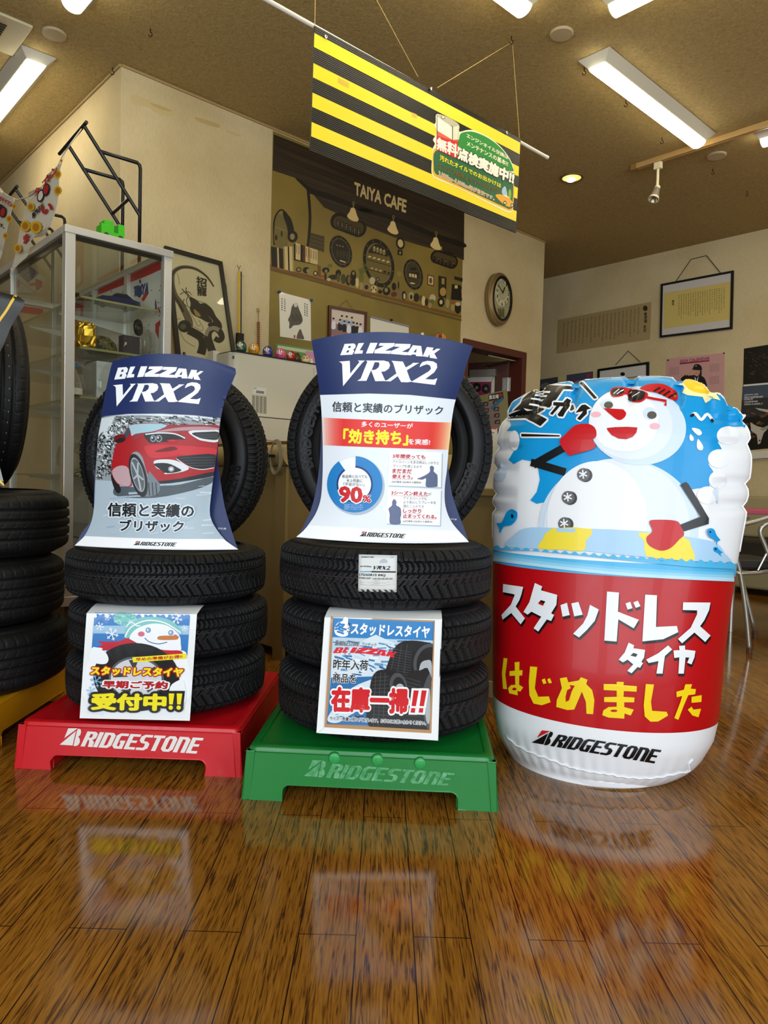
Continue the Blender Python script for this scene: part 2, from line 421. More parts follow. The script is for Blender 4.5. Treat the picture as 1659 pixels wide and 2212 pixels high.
struct(MB().hexa([Wp(0, -WT, 0), Wp(0, -4.6, 0), Wp(WT, -4.6, 0), Wp(WT, -WT, 0), Wp(0, -WT, CEIL), Wp(0, -4.6, CEIL), Wp(WT, -4.6, CEIL), Wp(WT, -WT, CEIL)], MWALL), 'wall_left', origin=C0)
# far right wall
struct(MB().hexa([WBp(2.4, 0, 0), WBp(-6.6, 0, 0), WBp(-6.6, -WT, 0), WBp(2.4, -WT, 0), WBp(2.4, 0, CEIL), WBp(-6.6, 0, CEIL), WBp(-6.6, -WT, CEIL), WBp(2.4, -WT, CEIL)], MWALL), 'wall_right', origin=Q0)
struct(MB().hexa([WBp(0.6, 0.001, 0), WBp(-6.2, 0.001, 0), WBp(-6.2, 0.014, 0), WBp(0.6, 0.014, 0), WBp(0.6, 0.001, 0.09), WBp(-6.2, 0.001, 0.09), WBp(-6.2, 0.014, 0.09), WBp(0.6, 0.014, 0.09)], M('#d8d2c4', 0.5)), 'baseboard_right')
# corridor end behind the mural wall
struct(MB().hexa([Wp(0.13, -1.75, 0), Wp(5.6, -1.75, 0), Wp(5.6, -1.85, 0), Wp(0.13, -1.85, 0), Wp(0.13, -1.75, CEIL), Wp(5.6, -1.75, CEIL), Wp(5.6, -1.85, CEIL), Wp(0.13, -1.85, CEIL)], MWALL), 'wall_corridor')
# shop front behind the camera: piers, low sill wall, lintel, and three windows
mb = MB(); FY = -1.6
for x0, x1 in ((-5.2, -2.85), (-0.95, -0.6), (1.3, 1.65), (3.55, 6.0)):
    mb.box(((x0 + x1) / 2, FY, 1.5), (x1 - x0, 0.12, 3.0), MWALL)
for x0, x1 in ((-2.85, -0.95), (-0.6, 1.3), (1.65, 3.55)):
    mb.box(((x0 + x1) / 2, FY, 0.15), (x1 - x0, 0.12, 0.3), MWALL); mb.box(((x0 + x1) / 2, FY, 2.72), (x1 - x0, 0.12, 0.56), MWALL)
struct(mb, 'wall_front')
for i, (x0, x1) in enumerate(((-2.85, -0.95), (-0.6, 1.3), (1.65, 3.55))):
    w = thing('window_%d' % (i + 1), ((x0 + x1) / 2, FY, 0.3), None, None); w['kind'] = 'structure'
    f = MB(); cx = (x0 + x1) / 2
    for z in (0.325, 2.415): f.box((cx, FY, z), (x1 - x0, 0.08, 0.05), ALU)
    for x in (x0 + 0.025, cx, x1 - 0.025): f.box((x, FY, 1.37), (0.05, 0.08, 2.04), ALU)
    f.build('window_frame', w)
    MB().box((cx, FY - 0.02, 1.37), (x1 - x0 - 0.06, 0.006, 2.06), PANE).build('window_pane', w)
# side walls that close the shop
struct(MB().box((-5.25, 4.3, 1.5), (0.1, 11.8, 3.0), MWALL), 'wall_side_west')
struct(MB().box((6.05, 1.0, 1.5), (0.1, 5.2, 3.0), MWALL), 'wall_side_east')
# thin cover strips at the ceiling
mb = MB()
mb.tube([Wp(0.0, 0.006, CEIL - 0.008), Wp(A_END, 0.006, CEIL - 0.008)], 0.008, M('#a98f5f', 0.7), 6)
mb.tube([Wp(-0.006, 0, CEIL - 0.008), Wp(-0.006, -4.5, CEIL - 0.008)], 0.008, M('#a98f5f', 0.7), 6)
struct(mb, 'trim_1')

# ================================================================== doorway, frame, open door and what hangs on it
DBR = M('#54261c', 0.45); DBR2 = M('#4a2417', 0.4)
d1 = thing('door_1', Wp((DO0 + DO1) / 2, 0, 0), None, None); d1['kind'] = 'structure'
f = MB()
def wbox(mb, a0, a1, b0, b1, z0, z1, m):
    return mb.hexa([Wp(a0, b0, z0), Wp(a1, b0, z0), Wp(a1, b1, z0), Wp(a0, b1, z0), Wp(a0, b0, z1), Wp(a1, b0, z1), Wp(a1, b1, z1), Wp(a0, b1, z1)], m)
wbox(f, DO1 - 0.03, DO1 + 0.028, -WT - 0.01, 0.018, 0, DOZ + 0.03, DBR); wbox(f, DO0 - 0.028, DO0 + 0.03, -WT - 0.01, 0.018, 0, DOZ + 0.03, DBR)
wbox(f, DO0 - 0.028, DO1 + 0.028, -WT - 0.01, 0.0185, DOZ - 0.03, DOZ + 0.0305, DBR)
f.build('door_frame', d1, bev=0.004)
# the leaf is swung back into the corridor, hinged on the right jamb
ha, hb = DO1 - 0.035, -WT - 0.012
la = R(66); LD = (-DA * math.cos(la) + DB * math.sin(la)); LN = LD.cross(UZ)
def leaf(u, t, z): return C0 + DA * ha - DB * hb + LD * u + LN * t + UZ * z
def lbox(mb, u0, u1, t0, t1, z0, z1, m):
    return mb.hexa([leaf(u0, t0, z0), leaf(u1, t0, z0), leaf(u1, t1, z0), leaf(u0, t1, z0), leaf(u0, t0, z1), leaf(u1, t0, z1), leaf(u1, t1, z1), leaf(u0, t1, z1)], m)
sgn = 1 if LN.dot(EYE - leaf(0.4, 0, 1)) > 0 else -1
lf = lbox(MB(), 0, 0.74, -0.018, 0.018, 0.01, DOZ - 0.04, DBR2).build('door_leaf', d1, bev=0.003)
h = MB()
for z in (1.64, 0.25): lbox(h, -0.03, 0.045, 0.018 * sgn, 0.022 * sgn, z, z + 0.12, STEEL); h.tube([leaf(0.0, 0.026 * sgn, z), leaf(0, 0.026 * sgn, z + 0.12)], 0.007, STEEL, 8)
h.build('hinge', lf)
h = MB(); lbox(h, 0.1, 0.34, 0.018 * sgn, 0.06 * sgn, 1.775, 1.835, M('#8d8577', 0.4, 0.5))
p0 = leaf(0.18, 0.075 * sgn, 1.86); h.tube([leaf(0.18, 0.05 * sgn, 1.83), p0, Wp(DO1 - 0.12, -0.03, 1.895)], 0.008, STEEL, 6)
h.tube([Wp(DO1 - 0.45, -0.03, 1.895), Wp(DO1 - 0.06, -0.03, 1.897)], 0.009, STEEL, 6)
h.build('door_closer', lf)
h = MB(); LP = (leaf(0, 0.0185 * sgn, 0), LN)
ap = Art(h, plane=LP, fr=(980, 720, .24423))
ap.poly([(78, 385), (365, 358), (360, 520), (290, 560), (78, 560)], M('#c9c4b8', 0.5)); ap.poly([(82, 432), (335, 428), (330, 560), (82, 575)], M('#7c1646', 0.5), 1)
for x, y in ((115, 462), (205, 480), (285, 490)):
    ap.poly(ell(x, y, 38, 42), M('#0c0a0c', 0.4), 2); ap.poly(ell(x, y, 12, 13), M('#8f7f5a', 0.5), 3); ap.poly(ell(x, y, 4, 4), BLACK, 4)
for x, y in ((140, 388), (350, 370)): ap.poly(ell(x, y, 7, 6), BLACK, 4)
tag(h.build('record_poster', parent=None), 'magenta poster of black vinyl records pinned to the open brown door', 'poster')
# ================================================================== ceiling fittings
LBODY = M('#c9c6b8', 0.5)
def loc_w(P): d = P - C0; return d.dot(DA), -d.dot(DB)
def tube_lamp(P, d, label, length=1.25):
    """surface mounted tube lamp: trapezoid tray and a rounded glowing cover; P = end centre on the ceiling, d = direction of its length"""
    P = V((P.x, P.y, CEIL)); s = d.cross(UZ)
    t = thing('ceiling_lamp', P + d * length / 2, label, 'ceiling lamp', 'tube lamps on the ceiling')
    b = MB(); w0, w1, hh = 0.092, 0.05, 0.045
    e = 0.035
    b.hexa([P + d * e - s * w1 - UZ * hh, P + d * (length - e) - s * w1 - UZ * hh, P + d * (length - e) + s * w1 - UZ * hh, P + d * e + s * w1 - UZ * hh,
            P - s * w0 - UZ * 0.001, P + d * length - s * w0 - UZ * 0.001, P + d * length + s * w0 - UZ * 0.001, P + s * w0 - UZ * 0.001], LBODY)
    b.build('lamp_tray', t, bev=0.003)
    c = MB(); n = 10; pts = []
    for k in (e + 0.004, length - e - 0.004):
        for i in range(n + 1):
            w = math.pi * i / n
            pts.append(P + d * k + s * (math.cos(w) * 0.047) - UZ * (hh - 0.004 + math.sin(w) * 0.036))
    fs = [(i, i + 1, n + 2 + i, n + 1 + i) for i in range(n)] + [tuple(range(n + 1)), tuple(range(2 * n + 1, n, -1))]
    c.add(pts, fs, MTUBE); c.build('lamp_cover', t)
    return t
tube_lamp(atz(1281, 122, 2.985), DA, 'lit tube lamp on the ceiling with its whole length in view')
tube_lamp(atz(150, 14, 2.97), -DB, 'lit tube lamp cut by the top edge, nearest the air vent plate')
tube_lamp(atz(84, 116, 2.985), DB, 'lit tube lamp beside the ceiling air vent, over the glass showcase')
tube_lamp(atz(1142, 22, 2.97) , -DA, 'lit tube lamp cut by the top edge, above the striped hanging sign')
tube_lamp(atz(1309, 22, 2.97), -DB, 'lit tube lamp at the top edge, above the whole tube lamp')
tube_lamp(atz(1634, 300, 2.985), -DB, 'lit tube lamp at the right edge, just beyond the spotlight track')
tube_lamp(Wp(0.9, 3.7, CEIL), DA, 'unseen tube lamp added to light the front of the shop, above the camera')  # this and the next two are out of view, added for their light
tube_lamp(Wp(2.9, 2.6, CEIL), DA, 'unseen tube lamp added to light the right half of the shop front')
tube_lamp(Wp(-0.9, 2.9, CEIL), DA, 'unseen tube lamp added to light the left half of the shop front')
PLATE = M('#b9a988', 0.6)
for (x, y, r, l) in ((117, 72, .058, 'round beige cover plate on the ceiling beside the air vent'), (1213, 71, .056, 'round beige cover plate on the ceiling below the two lamps at the top edge'), (1548, 335, .06, 'round beige cover plate on the ceiling beyond the spotlight track')):
    solo(MB().lathe([(r, 0), (r, -0.006), (r * 0.93, -0.011), (0, -0.012)], atz(x, y, CEIL), PLATE, 40), 'ceiling_plate', l, 'ceiling plate', 'round ceiling plates', smooth='auto')
# recessed downlight
P = atz(1235, 383, CEIL)
t = thing('downlight', P, 'small round yellow glowing downlight in the ceiling beyond the hanging sign', 'downlight')
MB().lathe([(0.066, -0.001), (0.082, -0.001), (0.08, -0.008), (0.066, -0.008), (0.066, -0.001)], P, M('#6f5936', 0.6), 40).build('trim_ring', t, smooth='auto')
MB().lathe([(0.066, -0.004), (0.05, -0.002), (0, -0.0015)], P, emit('downlight_reflector', (0.86, 0.82, 0.22, 1), 1.0, '#d8cf5a'), 40).build('reflector', t)
MB().lathe([(0.034, -0.003), (0.026, -0.016), (0, -0.02)], P + V((0.0, 0.025, 0)), emit('downlight_bulb', (1, 0.97, 0.7, 1), 4.0), 24).build('bulb', t, smooth=True)
# air vent panel
a0, b0 = loc_w(atz(71.6, 61, 2.985)); a1, b1 = loc_w(atz(29, 123, 2.985))
t = thing('air_vent', Wp(a0 - 0.25, (b0 + b1) / 2, CEIL), 'cream ceiling air vent panel with dark slats in the top left corner', 'air vent')
VC = M('#cfc6a6', 0.5); sz = b0 - b1
mb = MB(); mb.hexa([Wp(a0 - .52, b1, 2.985), Wp(a0, b1, 2.985), Wp(a0, b0, 2.985), Wp(a0 - .52, b0, 2.985), Wp(a0 - .52, b1, 2.999), Wp(a0, b1, 2.999), Wp(a0, b0, 2.999), Wp(a0 - .52, b0, 2.999)], VC)
mb.build('vent_panel', t, bev=0.004)
for i in range(9):
    mb = MB(); bb = b1 + sz * (0.22 + 0.56 * i / 8)
    mb.hexa([Wp(a0 - .45, bb - .006, 2.981), Wp(a0 - .1, bb - .006, 2.981), Wp(a0 - .1, bb + .006, 2.981), Wp(a0 - .45, bb + .006, 2.981), Wp(a0 - .45, bb - .006, 2.986), Wp(a0 - .1, bb - .006, 2.986), Wp(a0 - .1, bb + .006, 2.986), Wp(a0 - .45, bb + .006, 2.986)], BLACK)
    mb.build('slat', t)
# ceiling hooks
HK = [(325, 68, 'alone on the ceiling over the mural edge'), (243, 152, 'at the ceiling strip over the pillar corner'), (1105, 84, 'carrying the two strings of the striped sign'), (1262, 152, 'at the near end of the whole tube lamp'), (1352, 222, 'beside the middle of the whole tube lamp'), (1430, 303, 'beside the far end of the whole tube lamp'), (1540, 371, 'just beyond the third round ceiling plate'), (1614, 418, 'farthest to the right, over the framed certificate')]
for x, y, l in HK:
    P = atz(x, y - 6, CEIL)
    pts = [P, P - UZ * 0.018] + [P + RGT * (0.009 * math.sin(w)) + UZ * (-0.028 + 0.010 * math.cos(w)) for w in [R(q) for q in range(0, 271, 30)]]
    solo(MB().tube(pts, 0.0022, M('#2a1a10', 0.4, 0.4), 6), 'ceiling_hook', 'small dark screw hook ' + l, 'hook', 'screw hooks in the ceiling', smooth=True)
# light track and spotlight
ta, tb0 = loc_w(atz(1377, 362, 2.975)); _, tb1 = loc_w(atz(1670, 264, 2.975))
t = thing('light_track', Wp(ta, (tb0 + tb1) / 2, CEIL), 'brown ceiling light track carrying one white spotlight', 'light track')
def wb(a0, a1, b0, b1, z0, z1, m): return wbox(MB(), a0, a1, b0, b1, z0, z1, m)
mb = wb(ta - .017, ta - .006, tb0, tb1 + .8, 2.965, 2.999, M('#b08e58', 0.5)); wbox(mb, ta + .006, ta + .017, tb0, tb1 + .8, 2.965, 2.999, M('#b08e58', 0.5)); wbox(mb, ta - .006, ta + .006, tb0, tb1 + .8, 2.985, 2.999, BLACK)
mb.build('rail', t); wb(ta - .019, ta + .019, tb0 - .04, tb0, 2.963, 2.999, M('#8a6a34', 0.5)).build('end_cap', t)
_, sb = loc_w(atz(1421, 350, 2.965)); S = Wp(ta, sb, 2.965)
t = thing('spotlight', S, 'white spotlight hanging from the brown light track', 'spotlight'); IV = M('#dcd2ae', 0.4)
MB().box(S - UZ * 0.022, (0.03, 0.05, 0.044), IV, AXW).build('adapter', t, bev=0.003)
MB().tube([S - UZ * 0.04, S - UZ * 0.155], 0.009, IV, 10).build('stem', t, smooth='auto')
J = S - UZ * 0.165
MB().lathe([(0, -.016), (.016, -.012), (.02, 0), (.016, .012), (0, .016)], J, IV, 16).build('joint', t, smooth=True)
hd = (V((-0.35, -0.25, -1))).normalized(); hx = hd.cross(V((0, 1, 0))).normalized()
MB().lathe([(0.02, 0), (0.024, 0.04), (0.032, 0.07), (0.036, 0.085), (0.03, 0.085), (0.018, 0.06), (0, 0.055)], J + hd * 0.008, M('#8f8a7c', 0.35, 0.3), 24, (hx, hd.cross(hx), hd), mats=[M('#8f8a7c', 0.35, 0.3)] * 2 + [IV] * 2 + [M('#b6b0a0', 0.2, 0.8)] * 2).build('lamp_head', t, smooth='auto')

# ================================================================== striped hanging sign
SB = 1.612; SP = (Wp(0, SB, 0), DB)
def atS(x, y, o=0): return atA(x, y, SB + o)
cs = [atS(680, 55), atS(1125, 300), atS(1115, 503), atS(670, 325)]
t = thing('hanging_sign', (cs[2] + cs[3]) / 2, 'black corrugated sign with yellow stripes hanging on strings from the ceiling', 'hanging sign')
def mat_corr():
    m, nt, b, N, L = nmat('corrugated_black')
    b.inputs['Base Color'].default_value = lin('#0d0b08'); b.inputs['Roughness'].default_value = 0.42; b.inputs['Specular IOR Level'].default_value = 0.3
    tc = N('TexCoord'); w = N('TexWave'); w.bands_direction = 'Z'; w.inputs['Scale'].default_value = 42
    L(tc.outputs['Object'], w.inputs['Vector']); bp = N('Bump'); bp.inputs['Strength'].default_value = 0.5; bp.inputs['Distance'].default_value = 0.0012
    L(w.outputs['Fac'], bp.inputs['Height']); L(bp.outputs[0], b.inputs['Normal'])
    return m
MCOR = mat_corr(); YEL = M('#f5dc1c', 0.42)
mb = MB().prism(cs, DB * 0.006, MCOR)
ar = Art(mb, plane=SP, fr=(540, 0, .39783))
for (l0, l1), (r0, r1) in zip(((180, 255), (343, 420), (503, 580), (662, 740)), ((775, 838), (905, 958), (1020, 1080), (1147, 1203))):
    f = lambda y: 350 - (y - 135) * (22 / 690)
    g = lambda y: 1470 - (y - 742) * (28 / 528)
    ar.poly([(f(l0) + 1, l0), (g(r0) - 1, r0), (g(r1) - 1, r1), (f(l1) + 1, l1)], YEL)
TP = M('#d9b83c', 0.5)
ar.poly([(478, 420), (537, 452), (536, 480), (476, 448)], TP, 1); ar.poly([(878, 610), (905, 622), (904, 645), (877, 634)], TP, 1)
mb.build('board', t)
# sticker cut around an oil can and a rounded panel
mb = MB(); ar = Art(mb, plane=SP, fr=(920, 240, .12658), base=3)
CR = M('#f3eed0', 0.45); GR1 = M('#12882c', 0.4); GR2 = M('#0d5f38', 0.4); OY = M('#f2b81a', 0.4); RD = M('#d01a1a', 0.4); BK = M('#15100c', 0.4)
out = sm([(170, 66), (250, 62), (420, 130), (560, 235), (562, 340), (600, 350), (700, 325), (820, 330), (980, 400), (1150, 500), (1300, 640), (1420, 800), (1490, 960), (1495, 1100), (1500, 1300), (1490, 1500), (1480, 1690), (1420, 1730), (1330, 1700), (1000, 1540), (600, 1340), (200, 1170), (110, 1100), (92, 1000), (100, 830), (115, 640), (150, 560), (118, 490), (160, 420), (180, 330), (140, 240), (165, 190)], 4)
ar.poly(out, CR)
ar.poly(sm([(130, 660), (300, 680), (700, 800), (1300, 1090), (1490, 1180), (1482, 1640), (1420, 1700), (1330, 1670), (700, 1370), (200, 1140), (125, 1080), (108, 980)], 4), OY, 1)
ar.poly(sm([(160, 680), (500, 740), (900, 930), (1300, 1120), (1476, 1200), (1468, 1610), (1420, 1670), (1340, 1640), (700, 1340), (230, 1110), (150, 1050), (130, 960)], 4), GR2, 2)
ar.poly(sm([(545, 600), (560, 480), (590, 385), (700, 352), (830, 362), (1000, 430), (1160, 530), (1300, 660), (1420, 830), (1475, 960), (1470, 1030), (1200, 960), (900, 800)], 4), GR1, 2)
# plain oil can
ar.poly([(180, 75), (460, 270), (555, 240), (545, 560), (520, 640), (180, 470)], BK, 3); ar.poly([(188, 90), (440, 272), (440, 560), (190, 460)], M('#f7f1d8', .4), 4); ar.poly([(455, 275), (550, 245), (540, 560), (452, 570)], M('#e6dfc2', .4), 4)
ar.poly(sm([(185, 76), (250, 70), (420, 135), (548, 236), (460, 264), (300, 180)], 4), M('#b9b49a', .4), 4); ar.poly(ell(285, 112, 36, 26, 25), BK, 5); ar.poly(ell(285, 110, 26, 18, 25), CR, 6)
ar.poly([(188, 340), (440, 490), (440, 570), (190, 470)], M('#e0583c', .4), 5); ar.poly([(452, 495), (542, 488), (538, 560), (452, 570)], M('#e0583c', .4), 5)
ar.poly([(175, 415), (350, 480), (540, 530), (525, 800), (470, 800), (360, 740), (320, 725), (170, 660)], RD, 5)
ar.text('無料', [(185, 450), (530, 580), (520, 790), (180, 650)], M('#fdf6e4', .4), 6, 0.045)
ar.text('エンジンオイル交換は', [(690, 375), (1400, 765), (1395, 830), (690, 450)], CR, 4, 0.03); ar.text('メンテナンスの基本!!', [(692, 505), (1395, 865), (1390, 950), (692, 590)], CR, 4, 0.03)
q = [(560, 620), (1500, 1055), (1480, 1250), (540, 810)]
ar.text('点検実施中!!', q, BK, 5, 0.12); ar.text('点検実施中!!', q, M('#f8f3e2', .4), 6, 0.06)
ar.text('汚れたオイルでのお出かけは', [(235, 745), (1278, 1240), (1275, 1315), (230, 840)], M('#f0e020', .4), 4, 0.03)
BR = M('#6a4a16', .5)
ar.text('エンジン劣化しやすくなります', [(205, 880), (1245, 1340), (1240, 1420), (205, 985)], BR, 4, 0.05)
q = [(215, 1010), (1165, 1465), (1160, 1530), (210, 1120)]
ar.text('3,000km~5,000km毎が目安です。', q, CR, 4, 0.07); ar.text('3,000km~5,000km毎が目安です。', q, M('#b4601c', .4), 5, 0.01)
ar.poly(sm([(1180, 1440), (1240, 1420), (1330, 1440), (1420, 1490), (1475, 1570), (1470, 1640), (1360, 1620), (1250, 1530)], 4), M('#e8a818', .4), 4); ar.poly([(1300, 1430), (1370, 1440), (1440, 1500), (1330, 1450)], CR, 5)
for x, y in ((1340, 1570), (1462, 1612)): ar.poly(ell(x, y, 26, 36), BK, 5); ar.poly(ell(x, y, 13, 19), CR, 6)
ar.poly(sm([(1320, 1300), (1350, 1290), (1375, 1380), (1380, 1440), (1300, 1420), (1290, 1350)], 3), M('#a8c4d8', .4), 4); ar.poly(sm([(1410, 1350), (1440, 1345), (1450, 1420), (1440, 1490), (1400, 1460)], 3), M('#88b030', .4), 4)
sk = solo(mb, 'sticker', 'green oil change sticker with a can and white lettering on the striped sign', 'sticker')
# pole behind the board and strings
PO = M('#e4e0d4', 0.4)
p0, p1 = atS(683, 60, -0.02), atS(1180, 339, -0.02); dd = (p1 - p0).normalized()
t2 = thing('curtain_pole', p0, 'white round pole passing behind the striped hanging sign', 'pole')
MB().tube([p0 - dd * 0.9, p1], 0.0088, PO, 12).build('pole_tube', t2, smooth='auto'); MB().tube([p1 - dd * 0.002, p1 + dd * 0.012], 0.0098, PO, 12).build('end_cap', t2, smooth='auto')
STR = M('#c8a864', 0.7)
for (x0, y0, x1, y1), l in (((680, 56, 681, -14), 'at the near top corner'), ((903, 166, 806, -14), 'slanting up from the middle of the top edge'), ((944, 190, 1104, 92), 'slanting to the hook with two strings'), ((1122, 298, 1107, 92), 'at the far top corner under the hook')):
    b = atS(x0, y0); e = atS(x1, y1)
    if y1 < 0: e = b + (e - b) * ((CEIL - b.z) / (e - b).z)
    mb = MB().tube([b, e], 0.0013, STR, 6); mb.build('string', t)
for x, y in ((703, 80), (930, 192), (1094, 287)):
    MB().lathe([(0, 0), (.005, .001), (.007, .005), (.003, .004), (0, .004)], atS(x, y, 0.002), STEEL, 10, (DA, UZ, -DB)).build('eyelet', t)
# ================================================================== the printed cafe mural
def mat_print(name, stops, scale, detail=3, rough=0.5):
    m, nt, b, N, L = nmat(name)
    tc = N('TexCoord'); mp = N('Mapping'); mp.inputs['Scale'].default_value = scale; L(tc.outputs['Object'], mp.inputs['Vector'])
    n = N('TexNoise'); n.inputs['Scale'].default_value = 1; n.inputs['Detail'].default_value = detail; L(mp.outputs[0], n.inputs['Vector'])
    r = ramp(nt, stops); L(n.outputs['Fac'], r.inputs[0]); L(r.outputs[0], b.inputs['Base Color']); b.inputs['Roughness'].default_value = rough
    return m
OL = mat_print('olive_print', [(.3, '#6b5a26'), (.55, '#85722f'), (.75, '#93803a')], (1.6, 1.6, 1.6))
BM = mat_print('dark_timber_print', [(.35, '#1c130a'), (.55, '#2b1f11'), (.7, '#3a2a17')], (1.5, 1.5, 70))
DK = M('#0d0a06', .5); DK2 = M('#241b0e', .5); SH = M('#6f4a1c', .5); SH2 = M('#54390f', .5); CRM = M('#d0b982', .5); CRM2 = M('#a08a52', .5); GRN = M('#5d6a2a', .5); LAMPC = M('#e2c98c', .5); WHP = M('#bfb08a', .5); OLD = M('#5a4b1e', .5); PLT = M('#8c7c52', .5); RB = M('#5c2a14', .5)
MTH = 0.004
ctl, ctr = atA(590, 287, MTH), atA(1003, 450, MTH)
a0, a1 = loc_w(ctl)[0], loc_w(ctr)[0]
mb = wbox(MB(), a0, a1, 0.0008, MTH, 0.9, CEIL - 0.022, OL)
A = lambda fr: Art(mb, plane=(Wp(0, MTH, 0), DB), fr=fr)
g = A((0, 0, 1))
g.poly([(591, 290), (1003, 452), (1002, 562), (990, 557), (960, 545), (900, 528), (850, 512), (800, 492), (740, 467), (700, 448), (668, 410), (640, 385), (589, 368)], BM)
g.text('TAIYA CAFE', [(766, 394), (878, 433), (876, 459), (766, 420)], CRM, 1, .035)
m1 = A((580, 360, .13563)); m2 = A((780, 420, .14016))
m1.poly(sm([(420, 180), (560, 250), (680, 345), (1000, 440), (1300, 560), (1640, 690), (1640, 770), (1300, 650), (1000, 540), (660, 430), (600, 360)], 3), DK, 1)
m2.poly(sm([(0, 200), (400, 300), (800, 450), (1200, 620), (1580, 740), (1580, 820), (1200, 700), (800, 540), (400, 370), (0, 270)], 3), DK, 1)
m1.line(sm([(630, 380), (650, 600), (660, 850), (640, 1150), (625, 1270)], 4, False), 45, DK, 1)
# arched mirror, little round one
m1.line(sm([(90, 1250), (85, 900), (140, 740), (210, 690), (290, 760), (360, 900), (380, 1040)], 5, False), 26, DK, 1); m1.poly(sm([(230, 720), (340, 800), (395, 950), (400, 1050), (320, 1180), (300, 1000), (250, 850)], 4), DK, 1)
m1.poly(sm([(105, 1250), (100, 900), (160, 760), (230, 800), (300, 1000), (290, 1270)], 4), M('#6d6130', .5), 1); m1.poly(ell(120, 1130, 22, 45), DK2, 2); m1.poly(ell(208, 1070, 14, 50), DK2, 2)
m1.poly(ell(383, 1115, 82, 95), DK, 1); m1.poly(ell(378, 1115, 38, 50), PLT, 2); m1.line([(105, 960), (300, 1030)], 10, PLT, 2)
# shutter panel, oval niches, round plate frames, wall clock
m1.poly([(670, 1050), (890, 1110), (885, 1365), (640, 1290)], M('#4b4024', .5), 1)
for k in range(4): m1.line([(668, 1075 + k * 62), (885, 1140 + k * 62)], 8, DK2, 2)
def pill(ar, x0, y0, x1, y1, r, m, lay):
    an = math.degrees(math.atan2(y1 - y0, x1 - x0)); ar.poly(ell(x0, y0, r, r * 1.15, an, 16, 90, 270) + ell(x1, y1, r, r * 1.15, an, 16, -90, 90), m, lay)
pill(m1, 1105, 865, 1440, 990, 118, DK, 1); pill(m1, 1115, 880, 1430, 985, 85, M('#453a1c', .5), 2)
for i in range(6):
    x, y = 1105 + i * 66, 900 + i * 28
    m1.poly(rect(x - 24, y - 55, x + 24, y + 70), DK, 3); m1.poly(ell(x, y + 5, 14, 18), M('#6e6448', .5), 4); m1.poly(ell(x, y - 30, 9, 6), WHP, 4); m1.line([(x, y + 20), (x, y + 55)], 8, PLT, 4)
pill(m2, 1160, 960, 1400, 1045, 90, DK, 1); pill(m2, 1170, 965, 1395, 1040, 68, M('#4a3f20', .5), 2)
for i in range(6): m2.poly(rect(1115 + i * 58, 950 + i * 18, 1150 + i * 58, 1050 + i * 18), DK, 3); m2.poly(ell(1132 + i * 58, 975 + i * 18, 9, 14), PLT if i % 2 else RB, 4)
m2.poly([(1270, 870), (1420, 905), (1410, 945), (1265, 910)], DK, 2)
def plate(ar, cx, cy, rx, ry, rot, fill):
    ar.poly(ell(cx, cy, rx, ry, rot, 48), DK, 1); ar.poly(ell(cx, cy, rx * .80, ry * .82, rot, 48), PLT, 2); ar.poly(ell(cx, cy, rx * .775, ry * .795, rot, 48), fill, 3)
    for i in range(12):
        w = R(30 * i); c, s_ = math.cos(R(rot)), math.sin(R(rot))
        a_ = [(rx * k * math.cos(w), ry * k * math.sin(w)) for k in (.86, .96)]
        ar.line([(cx + x * c - y * s_, cy + x * s_ + y * c) for x, y in a_], rx * .025, PLT, 2)
plate(m1, 1150, 1352, 172, 262, -17, M('#1d180e', .5)); plate(m2, 270, 1060, 232, 382, -14, M('#6b5d2c', .5)); plate(m2, 803, 1235, 145, 240, -12, M('#3d351f', .5))
for i in range(4): m1.poly(sm([(1080 + i * 52, 1330 + i * 12), (1110 + i * 52, 1335 + i * 12), (1105 + i * 52, 1440 + i * 12), (1085 + i * 52, 1435 + i * 12)], 3), M('#3a3018', .5), 4)
for i in range(3): m1.poly(ell(1090 + i * 45, 1250 + i * 12, 14, 10), PLT, 4); m1.poly(ell(1150 + i * 30, 1500 + i * 10, 16, 12), CRM, 4)
m2.poly(sm([(110, 880), (200, 770), (300, 780), (400, 890), (410, 960), (250, 920), (130, 900)], 4), DK2, 4)
for i in range(4): m2.poly(ell(200 + i * 50, 840 + i * 18, 22, 46), M('#8d7d50', .5), 5); m2.poly(ell(200 + i * 50, 815 + i * 18, 12, 10), CRM, 6)
m2.line([(80, 1000), (470, 1110)], 10, DK2, 4); m2.line([(90, 1150), (460, 1250)], 10, DK2, 4)
for i in range(5): m2.poly(ell(130 + i * 70, 960 + i * 20, 26, 14), CRM, 5); m2.poly(ell(165 + i * 65, 1140 + i * 18, 22, 16), M('#b09a62', .5) if i < 3 else DK, 5)
m2.poly(ell(253, 1310, 26, 34), DK, 5); m2.poly(ell(253, 1310, 15, 20), PLT, 6)
m2.poly(rect(725, 1200, 890, 1290), DK2, 4)
for i in range(3): m2.poly([(738 + i * 42, 1215 + i * 8), (770 + i * 42, 1222 + i * 8), (770 + i * 42, 1275 + i * 8), (738 + i * 42, 1268 + i * 8)], CRM, 5)
m2.poly(rect(755, 1130, 850, 1170), DK, 4); m2.poly(ell(790, 1370, 40, 12, 10), CRM, 4)
m2.poly(ell(605, 755, 68, 95, -8), DK, 1); m2.poly(ell(605, 755, 42, 62, -8), CRM, 2); m2.poly([(560, 850), (640, 860), (635, 945), (560, 930)], DK, 1); m2.poly(ell(600, 900, 14, 22), CRM2, 2)
